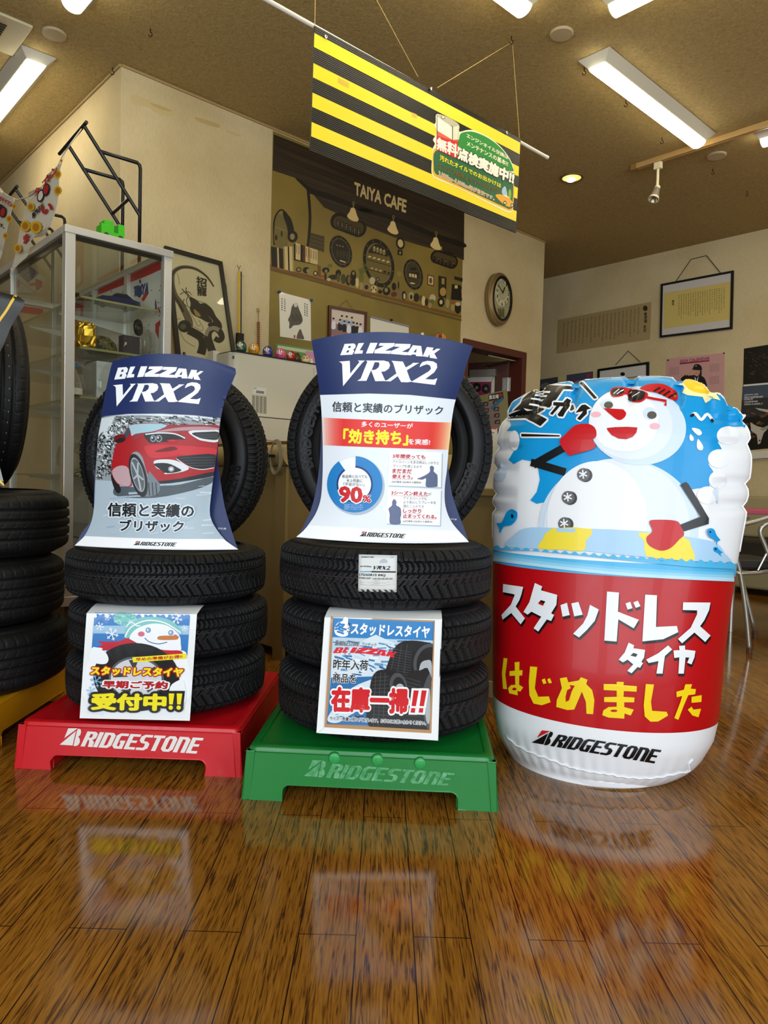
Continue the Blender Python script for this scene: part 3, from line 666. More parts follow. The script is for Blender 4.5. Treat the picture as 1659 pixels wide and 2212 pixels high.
# pendant lamps
for ar, cx, cy, s_ in ((m1, 1345, 770, 1.0), (m2, 490, 520, .93), (m2, 1150, 765, .9)):
    ar.poly(sm([(cx - 30 * s_, cy - 110 * s_), (cx + 25 * s_, cy - 105 * s_), (cx + 60 * s_, cy), (cx + 88 * s_, cy + 70 * s_), (cx + 60 * s_, cy + 105 * s_), (cx - 20 * s_, cy + 90 * s_), (cx - 85 * s_, cy + 40 * s_), (cx - 90 * s_, cy), (cx - 55 * s_, cy - 50 * s_)], 4), LAMPC, 3)
    ar.line([(cx + 5, cy - 110 * s_), (cx + 8, cy - 190 * s_)], 14 * s_, PLT, 3); ar.poly(ell(cx + 6, cy - 185 * s_, 20 * s_, 30 * s_), PLT, 3); ar.poly(ell(cx + 6, cy - 185 * s_, 10 * s_, 20 * s_), DK, 4)
# long shelf with books and objects
m1.poly([(25, 1555), (200, 1640), (600, 1710), (1000, 1830), (1300, 1920), (1640, 2010), (1640, 2060), (1300, 1990), (1000, 1890), (600, 1770), (200, 1680), (25, 1620)], SH, 1)
m2.poly([(0, 1480), (300, 1545), (700, 1640), (1100, 1750), (1545, 1870), (1545, 1905), (1100, 1800), (700, 1690), (300, 1590), (0, 1520)], SH, 1)
m1.line([(25, 1640), (600, 1790), (1640, 2080)], 26, OLD, 1); m2.line([(0, 1550), (700, 1725), (1545, 1940)], 30, OLD, 1)
for i in range(15):
    x = 40 + i * 24; y = 1270 + (i * 5 if i < 8 else 0); col = [DK, DK, DK, DK2, CRM, DK2, DK, DK2, CRM2, CRM, CRM, DK2, CRM, CRM, CRM2][i]
    m1.poly([(x, y), (x + 22, y + 5), (x + 32, 1590 + i * 6), (x + 10, 1585 + i * 6)], col, 2)
m1.poly([(400, 1225), (430, 1230), (440, 1470), (790, 1555), (790, 1575), (400, 1490)], DK2, 2); m1.poly([(780, 1570), (835, 1585), (830, 1760), (780, 1750)], SH, 2)
for i in range(9):
    x = 430 + i * 39; y = 1215 + i * 13; col = [CRM, CRM, DK, RB, CRM, CRM2, CRM, CRM, CRM][i]
    m1.poly([(x, y), (x + 37, y + 10), (x + 37, 1485 + i * 10), (x, 1475 + i * 10)], col, 3); m1.line([(x + 14, y + 30), (x + 14, y + 170)], 8, DK2, 4)
for cx, cy, rx, ry, col in ((480, 1640, 42, 40, DK), (480, 1640, 26, 26, PLT), (600, 1650, 55, 50, DK), (630, 1660, 30, 34, PLT), (745, 1700, 34, 42, DK), (745, 1700, 18, 24, CRM), (910, 1650, 60, 45, DK), (915, 1665, 20, 26, PLT), (850, 1750, 26, 20, M('#a03a20', .5)), (905, 1750, 20, 60, DK2), (960, 1800, 30, 25, WHP), (1040, 1760, 90, 40, DK2), (1110, 1700, 45, 60, DK), (1110, 1770, 30, 70, M('#4d4a20', .5)), (1190, 1790, 40, 80, M('#3d3c1c', .5)), (1270, 1810, 44, 84, DK2), (1280, 1800, 22, 60, M('#7d5a2c', .5)), (1350, 1730, 45, 80, DK), (1350, 1700, 20, 28, PLT), (1345, 1840, 40, 60, DK), (1410, 1850, 26, 80, CRM), (1475, 1900, 28, 60, CRM2), (1480, 1770, 36, 80, GRN), (1550, 1930, 50, 50, M('#9a8a58', .5)), (1550, 1925, 26, 26, DK2), (980, 1580, 40, 30, GRN)):
    m1.poly(ell(cx, cy, rx, ry), col, 3 + (rx < 32))
for cx, cy, rx, ry, col in ((80, 1430, 60, 60, PLT), (80, 1430, 30, 36, DK2), (170, 1330, 44, 56, WHP), (195, 1460, 50, 55, CRM), (190, 1440, 12, 20, DK), (225, 1470, 10, 20, DK), (160, 1470, 10, 18, DK), (290, 1500, 30, 30, DK), (390, 1490, 60, 65, DK), (385, 1475, 26, 34, PLT), (505, 1420, 34, 60, DK), (505, 1540, 45, 40, RB), (575, 1400, 10, 60, DK), (600, 1550, 32, 60, M('#75684a', .5)), (660, 1560, 34, 70, DK), (665, 1570, 16, 46, CRM), (770, 1570, 44, 66, M('#a89868', .5)), (770, 1580, 20, 36, DK2), (850, 1590, 44, 66, DK2), (920, 1600, 22, 50, M('#4f4824', .5)), (960, 1640, 30, 75, CRM), (1005, 1660, 26, 60, DK2), (1100, 1600, 48, 60, WHP), (1090, 1650, 40, 34, GRN), (1060, 1710, 26, 44, CRM2), (1260, 1500, 48, 66, M('#b08a48', .5)), (1230, 1660, 52, 74, DK), (1230, 1660, 24, 34, CRM), (1330, 1680, 30, 70, M('#9b9160', .5)), (1410, 1740, 30, 60, CRM2), (1410, 1665, 28, 28, M('#9a4a2c', .5)), (1490, 1750, 48, 90, DK), (1490, 1690, 40, 30, WHP), (1480, 1440, 70, 40, DK), (585, 1225, 34, 42, M('#8d7c3c', .5))):
    m2.poly(ell(cx, cy, rx, ry), col, 3 + (rx < 32))
m2.poly([(1400, 1380), (1530, 1400), (1555, 1640), (1380, 1620)], DK, 3); m2.poly(rect(1440, 1400, 1485, 1450), CRM, 5); m2.poly([(1435, 1260), (1565, 1290), (1560, 1350), (1435, 1310)], DK2, 3)
m2.poly([(1190, 1250), (1315, 1280), (1310, 1600), (1190, 1580)], DK2, 2); m2.poly([(1240, 1290), (1285, 1300), (1280, 1390), (1240, 1380)], CRM2, 3); m2.poly([(1020, 1230), (1125, 1262), (1120, 1420), (1018, 1395)], RB, 2); m2.poly([(1035, 1250), (1112, 1275), (1108, 1400), (1032, 1380)], CRM, 3); m2.poly(ell(1070, 1330, 22, 45), M('#4f4a2a', .5), 4); m2.poly([(1180, 790), (1265, 790), (1255, 880), (1185, 860)], DK2, 2); m2.poly([(1195, 800), (1250, 805), (1242, 865), (1198, 850)], CRM2, 2)
for i in range(9): m1.line(sm([(1470, 1750), (1450 + i * 12, 1660), (1420 + i * 20, 1600 + abs(i - 4) * 10)], 3, False), 7, GRN, 5); m2.line([(70, 1090), (70 + 80 * math.cos(R(40 * i)), 1090 + 60 * math.sin(R(40 * i)))], 5, GRN, 4)
m1.line(sm([(1335, 1480), (1350, 1600), (1390, 1600), (1405, 1500)], 4, False), 6, CRM2, 4)
solo(mb, 'cafe_mural', 'printed olive wall mural of a cafe shelf under dark boards lettered TAIYA CAFE', 'mural', origin=Wp((a0 + a1) / 2, 0, 0.9))

# ================================================================== things hung on the mural wall
def frameA(px, w, d, mfr, mpic, b=MTH + .001, plane='A'):
    """picture frame with mitred rails round a board; px = outer corners TL TR BR BL in the photo; returns (frame MB, board MB)"""
    f = atA if plane == 'A' else atB
    nrm = -DB if plane == 'A' else -DA
    c = [f(x, y, b) for x, y in px]
    ce = sum(c, V((0, 0, 0))) / 4
    inn = []
    for i in range(4):
        e1 = (c[(i + 1) % 4] - c[i]).normalized(); e0 = (c[i - 1] - c[i]).normalized(); inn.append(c[i] + (e1 + e0) * w)
    fr = MB()
    for i in range(4):
        j = (i + 1) % 4
        fr.hexa([c[i], c[j], inn[j], inn[i], c[i] + nrm * d, c[j] + nrm * d, inn[j] + nrm * d, inn[i] + nrm * d], mfr)
    bd = MB(); bd.hexa(inn + [p + nrm * d * .55 for p in inn], mpic)
    return fr, bd, (inn[0] + nrm * d * .55, DB if plane == 'A' else DA), c
# ink poster in a plastic sleeve
mb = MB(); c = [atA(x, y, MTH + .004) for x, y in ((603, 630), (671, 648), (672, 737), (605, 727))]
t = thing('ink_poster', (c[2] + c[3]) / 2, 'white sleeved ink poster of a seated robed figure pinned to the mural', 'poster')
mb.prism(c, DB * .002, M('#ddd8c6', .25, coat=.5)); ar = Art(mb, plane=(c[0], DB), fr=(560, 300, .36167)); INK = M('#33302a', .6)
ar.poly(sm([(205, 985), (225, 980), (235, 1010), (255, 1060), (258, 1090), (240, 1110), (205, 1115), (190, 1130), (178, 1130), (180, 1100), (172, 1080), (185, 1050), (192, 1010)], 4), M('#5b564a', .6), 1); ar.poly(ell(217, 992, 11, 14), M('#c9c3ae', .6), 2)
ar.poly(sm([(230, 1160), (245, 1135), (258, 1165), (268, 1195), (240, 1195), (222, 1190)], 3), M('#5b564a', .6), 1)
for i in range(7): ar.line([(190 + i * 9, 1040 + i % 3 * 8), (200 + i * 8, 1090)], 2, INK, 3)
for k, (x, y) in enumerate(((135, 955), (152, 960), (285, 990), (272, 985))):
    for j in range(6): ar.line([(x - 4, y + j * 13), (x + 5, y + j * 13 + (j % 2) * 3)], 3, INK, 1); ar.line([(x, y - 4 + j * 13), (x + (j % 3) - 1, y + 6 + j * 13)], 2.4, INK, 1)
ar.poly(rect(206, 1172, 215, 1190), M('#a03028', .5), 1)
mb.build('sheet', t)
for x, y in ((602, 631), (671, 649)): MB().lathe([(.007, 0), (.010, .006), (.009, .014), (0, .016)], atA(x, y, MTH + .004), M('#20407c', .4), 14, (DA, UZ, -DB)).build('pushpin', t, smooth='auto')
# framed group photo
px = [(708, 660), (790, 675), (787, 776), (706, 770)]
fr, bd, pl, c = frameA(px, .02, .018, M('#4a1d10', .35), M('#c9b6b4', .35))
t = thing('framed_photo', (c[2] + c[3]) / 2, 'brown framed group photograph hanging on the mural by a string', 'framed photo')
fr.build('frame', t)
ar = Art(bd, plane=pl, fr=(560, 300, .36167)); ar.poly([(428, 1020), (620, 1055), (618, 1100), (426, 1070)], M('#cfc0ae', .5), 0); ar.poly([(426, 1100), (618, 1130), (618, 1180), (425, 1175)], M('#8d6a6e', .5), 0)
for i, (x, y) in enumerate(((443, 1095), (482, 1103), (508, 1112), (535, 1118), (562, 1120), (583, 1125), (604, 1130))):
    ar.poly(ell(x, y - 16, 7, 9), M('#d8b89c', .5), 2); ar.poly(sm([(x - 12, y + 38), (x - 11, y), (x, y - 6), (x + 11, y), (x + 12, y + 38)], 3), M('#d9dbe0' if i in (0, 3, 6) else '#1c1c22', .5), 1); ar.poly(ell(x, y - 22, 7, 6), BLACK, 3)
for x, y in ((493, 1085), (522, 1088), (553, 1095)): ar.poly(ell(x, y - 20, 7, 9), M('#d8b89c', .5), 2); ar.poly(sm([(x - 11, y + 20), (x - 9, y - 6), (x + 9, y - 6), (x + 11, y + 20)], 3), M('#8fa8c8', .5), 1); ar.poly(ell(x, y - 27, 7, 6), BLACK, 3)
bd.build('photo_print', t)
MB().tube([atA(731, 664, .02), atA(749, 648, .012), atA(765, 671, .02)], .0018, M('#7c5a22', .6), 6).build('hanging_string', t)
# rolled white cloth sheet with a bar
c = [atA(x, y, MTH + .004) for x, y in ((800, 683), (883, 703), (883, 748), (800, 735))]
t = thing('white_wall_sheet', (c[2] + c[3]) / 2, 'plain white hanging sheet with a grey top bar on the mural', 'wall sheet')
MB().prism(c, DB * .002, M('#d9d4c4', .6)).build('sheet', t); MB().tube([atA(800, 684, .012), atA(884, 705, .012)], .006, M('#8f8f90', .4), 8).build('top_bar', t); MB().lathe([(.006, 0), (.01, .008), (.005, .02), (0, .021)], atA(844, 692, .008), BLACK, 12, (DA, UZ, -DB)).build('clip', t)
# small bottle and round wooden plaque standing in front of the mural
P = atA(912, 735, .12); k = .0118 * 1.0
solo(MB().lathe([(.020, 0), (.022, .02), (.022, .06), (.009, .085), (.009, .10), (.012, .102), (.012, .118), (0, .12)], P - UZ * .065, M('#b4581c', .2, coat=.6), 20, mats=[M('#b4581c', .2, coat=.6)] * 4 + [M('#e6e0d0', .4)] * 3), 'small_bottle', 'small amber bottle with a white cap before the mural, behind the tall display card', 'bottle', smooth='auto')
c0 = atA(951, 733, .1)
mb = MB().lathe([(0, 0), (.058, 0), (.058, .012), (0, .012)], c0 - UZ * .01, M('#c98a48', .5), 32, (DA, UZ, -DB))
ar = Art(mb, plane=(c0 - DB * .012, DB), fr=(780, 420, .14016)); ar.poly(sm([(1190, 2170), (1220, 2155), (1245, 2180), (1240, 2210), (1195, 2205)], 3), M('#7c2a12', .5)); ar.poly(ell(1200, 2140, 12, 14), RB); ar.poly(ell(1235, 2145, 12, 14), RB)
solo(mb, 'wooden_plaque', 'round wooden plaque with a dark red mark before the mural, beside the small bottle', 'plaque')

# ================================================================== wall clock
tk = .075; cc = atA(1086, 645, tk)
ca, cb = loc_w(cc); CZ = cc.z
t = thing('wall_clock', Wp(ca, 0, CZ - .21), 'oval bronze wall clock with a pale dial above the doorway', 'wall clock')
BZ = M('#86704a', .42, .45); BZ2 = M('#a38c60', .4, .5)
c_w = Wp(ca, 0, CZ)
AXC = (DA, UZ, -DB)
MB().lathe([(.147, .002), (.153, .012), (.150, .04), (.153, .045), (.150, .058), (.140, .07), (.128, .074)], c_w, BZ, 64, AXC, sy=1.42, mats=[BZ, BZ, BZ2, BZ2, BZ, BZ], caps=(1, 0)).build('case', t, smooth='auto')
MB().lathe([(.129, .072), (.128, .078), (.114, .078), (.112, .06)], c_w, M('#100c08', .2), 64, AXC, sy=1.44, caps=(0, 0)).build('bezel', t, smooth='auto')
mb = MB().lathe([(.113, .05), (.113, .062), (0, .062)], c_w, M('#a9a07c', .5), 64, AXC, sy=1.44)
ar = Art(mb, plane=(Wp(ca, .062, 0), DB), fr=(1020, 570, .07233))
ar.poly(ell(908, 850, 232, 450, 2, 48), M('#6e6440', .4)); ar.poly(ell(905, 850, 222, 436, 2, 48), M('#d6cfae', .45), 1); ar.poly(ell(912, 840, 132, 250, 3, 40), M('#bcb490', .45), 2)
DKN = M('#2b2418', .5)
for s_, x, y in (('12', 925, 525), ('1', 1020, 620), ('2', 1068, 755), ('3', 1075, 905), ('4', 1048, 1055), ('5', 990, 1165), ('6', 890, 1200), ('7', 798, 1105), ('8', 752, 965), ('9', 745, 795), ('10', 775, 650), ('11', 828, 550)):
    w = 32 if len(s_) == 2 else (12 if s_ == '1' else 24); ar.text(s_, [(x - w, y - 55), (x + w, y - 48), (x + w, y + 60), (x - w, y + 52)], DKN, 3, .02)
ar.line([(800, 940), (1010, 800)], 6, M('#7d7350', .5), 3)
ar.line([(845, 650), (940, 680)], 8, M('#8f8660', .5), 3); ar.line([(845, 990), (955, 1045)], 8, M('#8f8660', .5), 3)
for k in range(9): ar.line(sm([(760 + k * 24, 1310 + k % 3 * 20), (775 + k * 22, 1420), (790 + k * 20, 1600)], 3, False), 16, M('#3a3018' if k % 2 else '#6b5c2e', .35), 3)
mb.build('dial', t)
mb = MB(); ar = Art(mb, plane=(Wp(ca, .066, 0), DB), fr=(1020, 570, .07233)); ar.poly([(905, 870), (925, 850), (800, 640), (790, 620), (785, 640)], M('#1a150c', .4), 2); ar.poly([(905, 860), (930, 865), (985, 720), (975, 680), (955, 700)], M('#1a150c', .4), 3); ar.poly(ell(915, 858, 18, 28), M('#1a150c', .4), 4)
mb.build('clock_hands', t)
MB().lathe([(.112, .0755), (.06, .079), (0, .081)], c_w, PANE, 48, AXC, sy=1.44, caps=(0, 0)).build('glass', t, smooth=True)

# ================================================================== far right wall
# long cloth with columns of handwriting
c = [atB(x, y, .003) for x, y in ((1205, 691), (1407, 652), (1404, 733), (1202, 764))]
mb = MB().prism(c, DA * .002, M('#a58f62', .8)); ar = Art(mb, plane=(c[0], DA))
qm = quadmap([(1205, 691), (1407, 652), (1404, 733), (1202, 764)])
def scribble(ar, qm, u0, u1, v0, v1, cols, rows, m, w, sz, lay=1, ragged=.2):
    for i in range(cols):
        u = u0 + (u1 - u0) * i / max(1, cols - 1); n = int(rows * (1 - ragged * rnd.random()))
        for j in range(n):
            v = v0 + (v1 - v0) * j / rows; a = rnd.uniform(-1, 1)
            for k in range(2):
                du, dv = (sz * .5, sz * .12 * a) if k == 0 else (sz * .12 * a, sz * .6)
                x0, y0 = qm(u - du * (.6 + .4 * rnd.random()), v - dv); x1, y1 = qm(u + du * rnd.random(), v + dv * rnd.random())
                if abs(x1 - x0) + abs(y1 - y0) > .15: ar.line([(x0, y0), (x1, y1)], w, m, lay)
SUM = M('#2e2410', .7)
scribble(ar, qm, .07, .87, .12, .92, 20, 17, SUM, .8, .022)
ar.poly(ell(1394, 666, 5, 6), SUM, 1); ar.text('會津藩', [(1391, 675), (1398, 674), (1398, 697), (1391, 698)], SUM, 1, .02, vert=True); ar.text('家訓', [(1390, 703), (1396, 702), (1396, 717), (1390, 718)], SUM, 1, .02, vert=True)
solo(mb, 'calligraphy_cloth', 'long tan cloth printed with columns of writing, pinned to the far right wall', 'wall cloth')
def framed_text(px, w, name_label, mfr, mm, hang=None):
    fr, bd, pl, c = frameA(px, w, .02, mfr, mm, b=.004, plane='B')
    t = thing('framed_certificate', (c[2] + c[3]) / 2, name_label, 'framed certificate')
    fr.build('frame', t)
    if hang: MB().tube([atB(x, y, .012) for x, y in hang], .003, BLACK, 6).build('hanging_cord', t)
    return t, bd, pl
t, bd, pl = framed_text([(1429.5, 614.5), (1586, 585), (1583, 711), (1427, 730)], .018, 'black framed certificate on yellow paper hanging by a cord on the far wall', BLACK, M('#c9c4c0', .3), [(1460, 608), (1493, 560), (1526, 552), (1557, 590)])
ar = Art(bd, plane=pl, fr=(1390, 540, .20788)); ar.poly([(212, 448), (908, 328), (905, 720), (207, 820)], M('#cdb96c', .6)); qm = quadmap([(212, 448), (908, 328), (905, 720), (207, 820)])
ar2 = Art(bd, plane=pl); q2 = lambda u, v: (1390 + qm(u, v)[0] * .20788, 540 + qm(u, v)[1] * .20788)
scribble(ar2, q2, .23, .9, .14, .86, 20, 16, M('#2a2008', .7), .9, .02); ar.text('勝知', [(296, 522), (320, 518), (320, 575), (296, 578)], BLACK, 1, .02, vert=True)
bd.build('mount_board', t)
t, bd, pl = framed_text([(1293, 798), (1403, 782), (1402, 880), (1291, 890)], .022, 'black and silver framed certificate half hidden by the inflatable, left of the pink calendar', BLACK, M('#cfccc4', .3), [(1330, 788), (1357, 758), (1383, 782)])
ar = Art(bd, plane=pl); ar.poly(ell(1345, 808, 5, 4), BLACK); ar.line([(1318, 822), (1380, 813)], 2, M('#6f6a5c', .5)); bd.build('mount_board', t)
# calendars and posters
def sheetB(px, label, name, m, cat, o=.003, parts=None):
    c = [atB(x, y, o) for x, y in px]; mb = MB().prism(c, DA * .002, m); return mb, Art(mb, plane=(c[0], DA))
mb, ar = sheetB([(1439, 775), (1565.5, 762), (1563, 905), (1436, 915)], None, None, M('#c99a98', .5), None)
ar.fr = (1390, 540, .20788); PK = M('#8a2444', .5)
ar.text('2024 CALENDAR', [(378, 1142), (688, 1108), (687, 1140), (378, 1172)], PK, 1, .02); ar.poly([(378, 1174), (686, 1143), (686, 1157), (378, 1190)], PK, 1)
GY = M('#7d6468', .5)
for (x0, y0) in ((270, 1225), (690, 1190), (688, 1320)):
    for i in range(7):
        for j in range(6): ar.poly(rect(x0 + i * 15, y0 + j * 14 - i * 1.5, x0 + i * 15 + 7, y0 + j * 14 - i * 1.5 + 7), GY, 1)
SK = M('#c99878', .5); NV = M('#12131c', .5)
ar.poly(sm([(490, 1320), (530, 1300), (580, 1300), (640, 1340), (650, 1460), (470, 1470)], 4), NV, 2); ar.poly(sm([(385, 1340), (450, 1290), (470, 1310), (490, 1300), (500, 1330), (440, 1370)], 3), NV, 2); ar.line([(440, 1300), (525, 1250)], 18, SK, 3)
ar.poly(sm([(580, 1235), (605, 1260), (600, 1330), (580, 1330)], 3), NV, 2); ar.poly(sm([(525, 1240), (582, 1240), (585, 1285), (560, 1312), (535, 1300), (522, 1270)], 4), SK, 3); ar.poly(sm([(515, 1240), (530, 1195), (560, 1185), (595, 1200), (608, 1240), (560, 1235)], 4), NV, 4); ar.poly(ell(558, 1240, 55, 9, 3), NV, 5); ar.poly(ell(548, 1205, 8, 9), M('#a89048', .4), 6)
ar.line(sm([(545, 1280), (560, 1287), (575, 1280)], 3, False), 4, M('#a04a40', .5), 4); ar.poly([(530, 1318), (555, 1345), (575, 1310), (560, 1380), (540, 1380)], M('#e0e0e4', .5), 3); ar.poly([(545, 1330), (558, 1330), (552, 1400)], NV, 4)
for x, y in ((256, 1146), (836, 1073)): ar.poly(ell(x, y, 9, 9), BLACK, 1)
solo(mb, 'pink_calendar', 'pink wall calendar with a saluting woman in dark uniform, above the inflatable', 'calendar')
mb, ar = sheetB([(1607, 753), (1700, 738), (1700, 965), (1602, 974)], None, None, M('#11100d', .35), None); ar.fr = (1390, 540, .20788)
ar.poly([(1040, 1400), (1300, 1378), (1300, 1396), (1040, 1418)], M('#d8d6d0', .5)); ar.poly([(1030, 1418), (1300, 1396), (1300, 1530), (1022, 1560)], M('#3d4a5a', .5)); ar.poly([(1022, 1560), (1300, 1530), (1300, 1700), (1010, 1760)], M('#27282a', .5), 0)
for k in range(50):
    x, y = rnd.uniform(1060, 1300), rnd.uniform(1060, 1330); ar.line([(x, y), (x + rnd.uniform(-40, 60), y + rnd.uniform(-20, 40))], 5, M(rnd.choice(['#3a342a', '#2c2a22', '#524a3a', '#1f1d18']), .5), 1)
for k in range(26):
    x, y = rnd.uniform(1040, 1290), rnd.uniform(1660, 1950); ar.poly(ell(x, y, rnd.uniform(12, 34), rnd.uniform(6, 16), rnd.uniform(-30, 30), 12), M(rnd.choice(['#3a3026', '#4d3a22', '#262622', '#6a4420']), .5), 1)
for i, s_ in enumerate(('JAPAN AIR', 'SELF-DEFENSE', 'FORCE', 'CALENDAR', '2024.4-2025.3')):
    y = 1500 + i * 24; ar.text(s_, [(1048, y), (1048 + [145, 195, 92, 140, 190][i], y - 8), (1046 + [145, 195, 92, 140, 190][i], y + 8), (1045, y + 17)], M('#d6d6d8', .4), 2, .02, .2)
JT = M('#b9b2a4', .4)
ar.poly([(1110, 1790), (1180, 1830), (1290, 1860), (1250, 1900), (1215, 2010), (1190, 2020), (1180, 1920), (1120, 1880)], JT, 3); ar.poly([(1160, 1640), (1300, 1660), (1300, 1690), (1200, 1665)], JT, 3); ar.poly([(1210, 1860), (1300, 1820), (1300, 1850), (1240, 1880)], M('#8f897c', .4), 4)
for x, y in ((1152, 1807), (1208, 1980)): ar.poly(ell(x, y, 9, 9), BLACK, 4)
solo(mb, 'aircraft_calendar', 'dark military aircraft calendar hanging at the right edge beyond the inflatable', 'calendar')
mb = MB(); c = [atB(x, y, .004) for x, y in ((1600, 978), (1700, 970), (1700, 986), (1600, 994))]; mb.prism(c, -DA * .03, M('#cfcabd', .5)); solo(mb, 'wall_ledge', 'narrow white ledge on the wall under the aircraft calendar', 'ledge')
mb, ar = sheetB([(1154, 822), (1205, 814), (1204, 880), (1152, 890)], None, None, M('#3f474f', .4), None); ar.poly([(1154, 842), (1205, 826), (1204, 880), (1152, 890)], M('#1f2220', .5)); ar.poly(sm([(1165, 835), (1180, 826), (1190, 832), (1178, 842)], 3), M('#6e747a', .5), 1)
solo(mb, 'landscape_poster', 'small dark landscape poster beside the mural wall corner, behind the inflatable', 'poster')
mb, ar = sheetB([(1224, 810), (1281, 802), (1280, 880), (1223, 890)], None, None, M('#4a4a5e', .4), None); ar.poly(sm([(1230, 835), (1250, 822), (1275, 828), (1278, 860), (1228, 865)], 3), M('#8c86a0', .5)); ar.text('雪と', [(1268, 808), (1279, 806), (1279, 816), (1268, 818)], M('#a8324c', .5), 1, .03)
solo(mb, 'blue_poster', 'small blue grey poster between the dark landscape poster and the framed certificate', 'poster')
# ================================================================== tyres
def mat_rubber(name, c0, c1, rough):
    m, nt, b, N, L = nmat(name)
    tc = N('TexCoord'); n = N('TexNoise'); n.inputs['Scale'].default_value = 9; n.inputs['Detail'].default_value = 4; L(tc.outputs['Object'], n.inputs['Vector'])
    r = ramp(nt, [(.35, c0), (.7, c1)]); L(n.outputs['Fac'], r.inputs[0]); L(r.outputs[0], b.inputs['Base Color'])
    b.inputs['Roughness'].default_value = rough; b.inputs['Specular IOR Level'].default_value = 0.35
    return m
RUB = mat_rubber('tread_rubber', '#0e0e10', '#151517', .62); RUBS = mat_rubber('sidewall_rubber', '#121214', '#1b1b1e', .5)
LETT = mat_rubber('raised_letters', '#26262a', '#2c2c30', .45); RUBD = mat_rubber('summer_rubber', '#0c0c0d', '#131314', .55)
WLINE = M('#8d8a84', .7); RLINE = M('#4a2628', .7); YLINE = M('#3f3a28', .7)
def winter_depth(x, p):
    """tread relief in 0..1 at x across (-1..1) and p = pitch position (0..1 within one block)"""
    ax = abs(x)
    if .635 < ax < .675: return 1.0
    if -.17 < x < -.135 + .0: return .9
    if .255 < x < .285: return .9
    if ax >= .675:
        q = (p + (.5 if x > 0 else 0)) % 1
        if q < .13: return 1.0
        if .53 < q < .62: return .28
        return .30 if .83 < ax < .86 else 0
    if -.64 < x <= -.17:        # slanted zigzag blocks
        q = (p + (x + .4) * 1.5) % 1
        return .95 if q < .15 else (.25 if .5 < q < .6 else 0)
    if x < .255:
        q = (p * 1 - (x - .05) * 1.9 + .3) % 1
        return .95 if q < .15 else (.25 if .5 < q < .6 else 0)
    q = (p * 2 + abs(x - .45) * 3.0) % 1
    return .8 if q < .26 else 0
def summer_depth(x, p):
    for c in (-.52, -.17, .17, .52):
        if abs(x - c) < .045: return 1.0
    if abs(x) > .6: return .35 if (p + (x * .6)) % 1 < .08 else 0
    return .25 if (p - x * 1.6) % 1 < .07 else 0
def tyre_parts(Rr, w, rim, depth, pitches, per, winter=True, tw=0.86):
    """returns MBs for tread and for the two sidewalls, axis along z, centred on the origin"""
    nth = pitches * per; half = w / 2; tread = MB(); NX = 46
    xs = [-1 + 2 * i / NX for i in range(NX + 1)]; hw = half * tw
    crown = lambda x: Rr - .006 * x * x - .022 * max(0, abs(x) - .72) ** 2 / .0784
    vs_ = []
    dep = .0075 if winter else .007
    for j in range(nth):
        th = 2 * math.pi * j / nth; c, s_ = math.cos(th), math.sin(th); p = (j % per) / per + .01
        for x in xs:
            r = crown(x) - dep * depth(x, p); vs_.append((r * c, r * s_, x * hw))
    n1 = NX + 1; fs = []
    for j in range(nth):
        a, b = j * n1, ((j + 1) % nth) * n1
        for i in range(NX): fs.append((a + i, b + i, b + i + 1, a + i + 1))
    tread.add(vs_, fs, RUB if winter else RUBD)
    side = MB(); nt = 96; RS = RUBS if winter else RUBD
    r1 = crown(1) - .002
    for sg in (1, -1):
        prof = [(Rr - .03, hw * .97), (r1, hw), (r1 - .012, half * .94), (r1 - .028, half * .985), (r1 - .05, half * 1.0), (rim + .045, half * .97), (rim + .04, half * .955), (rim + .022, half * .86), (rim + .016, half * .845), (rim + .004, half * .80), (rim, half * .74), (rim + .006, half * .66), (rim + .03, half * .78), (rim + .06, half * .88), (Rr - .03, half * .8), (Rr - .018, 0)]
        side.lathe([(r, z * sg) for r, z in prof], (0, 0, 0), RS, nt, caps=(0, 0))
    return tread, side
def mesh_of(mb, name, smooth=True):
    me = bpy.data.meshes.new(name); me.from_pydata([tuple(p) for p in mb.v], [], mb.f)
    for m in mb.mats: me.materials.append(m)
    me.polygons.foreach_set('material_index', mb.mi); me.polygons.foreach_set('use_smooth', [smooth] * len(me.polygons)); me.update(); return me
def ring_text(s, r0, r1, z, a0, a1, m, bold=.03):
    """raised lettering bent round the sidewall between radii r0 and r1, from angle a0 to a1"""
    vs_, fs, x0, x1, y0, y1 = text_mesh(s, .0); mb = MB()
    for k in range(5):
        dx, dy = (0, 0) if k == 0 else (bold * math.cos(k * 1.57), bold * math.sin(k * 1.57))
        pts = []
        for x, y in vs_:
            a = R(a0 + (a1 - a0) * (x + dx - x0) / (x1 - x0)); r = r0 + (r1 - r0) * (y + dy - y0) / (y1 - y0)
            pts.append((r * math.cos(a), r * math.sin(a), z(r)))
        mb.add(pts, fs, m)
    return mb
def ring_line(r, x, m, wdt=.0012, seg=140):
    mb = MB(); mb.lathe([(r, x - wdt), (r, x + wdt)], (0, 0, 0), m, seg, caps=(0, 0)); return mb
TY = {}
for key, (Rr, w, rim, wt) in dict(big=(.304, .170, .195, True), small=(.296, .155, .187, True), summer=(.318, .205, .20, False)).items():
    tr, sd = tyre_parts(Rr, w, rim, winter_depth if wt else summer_depth, 64 if wt else 60, 10, wt)
    TY[key] = (mesh_of(tr, 'tread', False if wt else True), mesh_of(sd, 'sidewall'), Rr, w, rim)
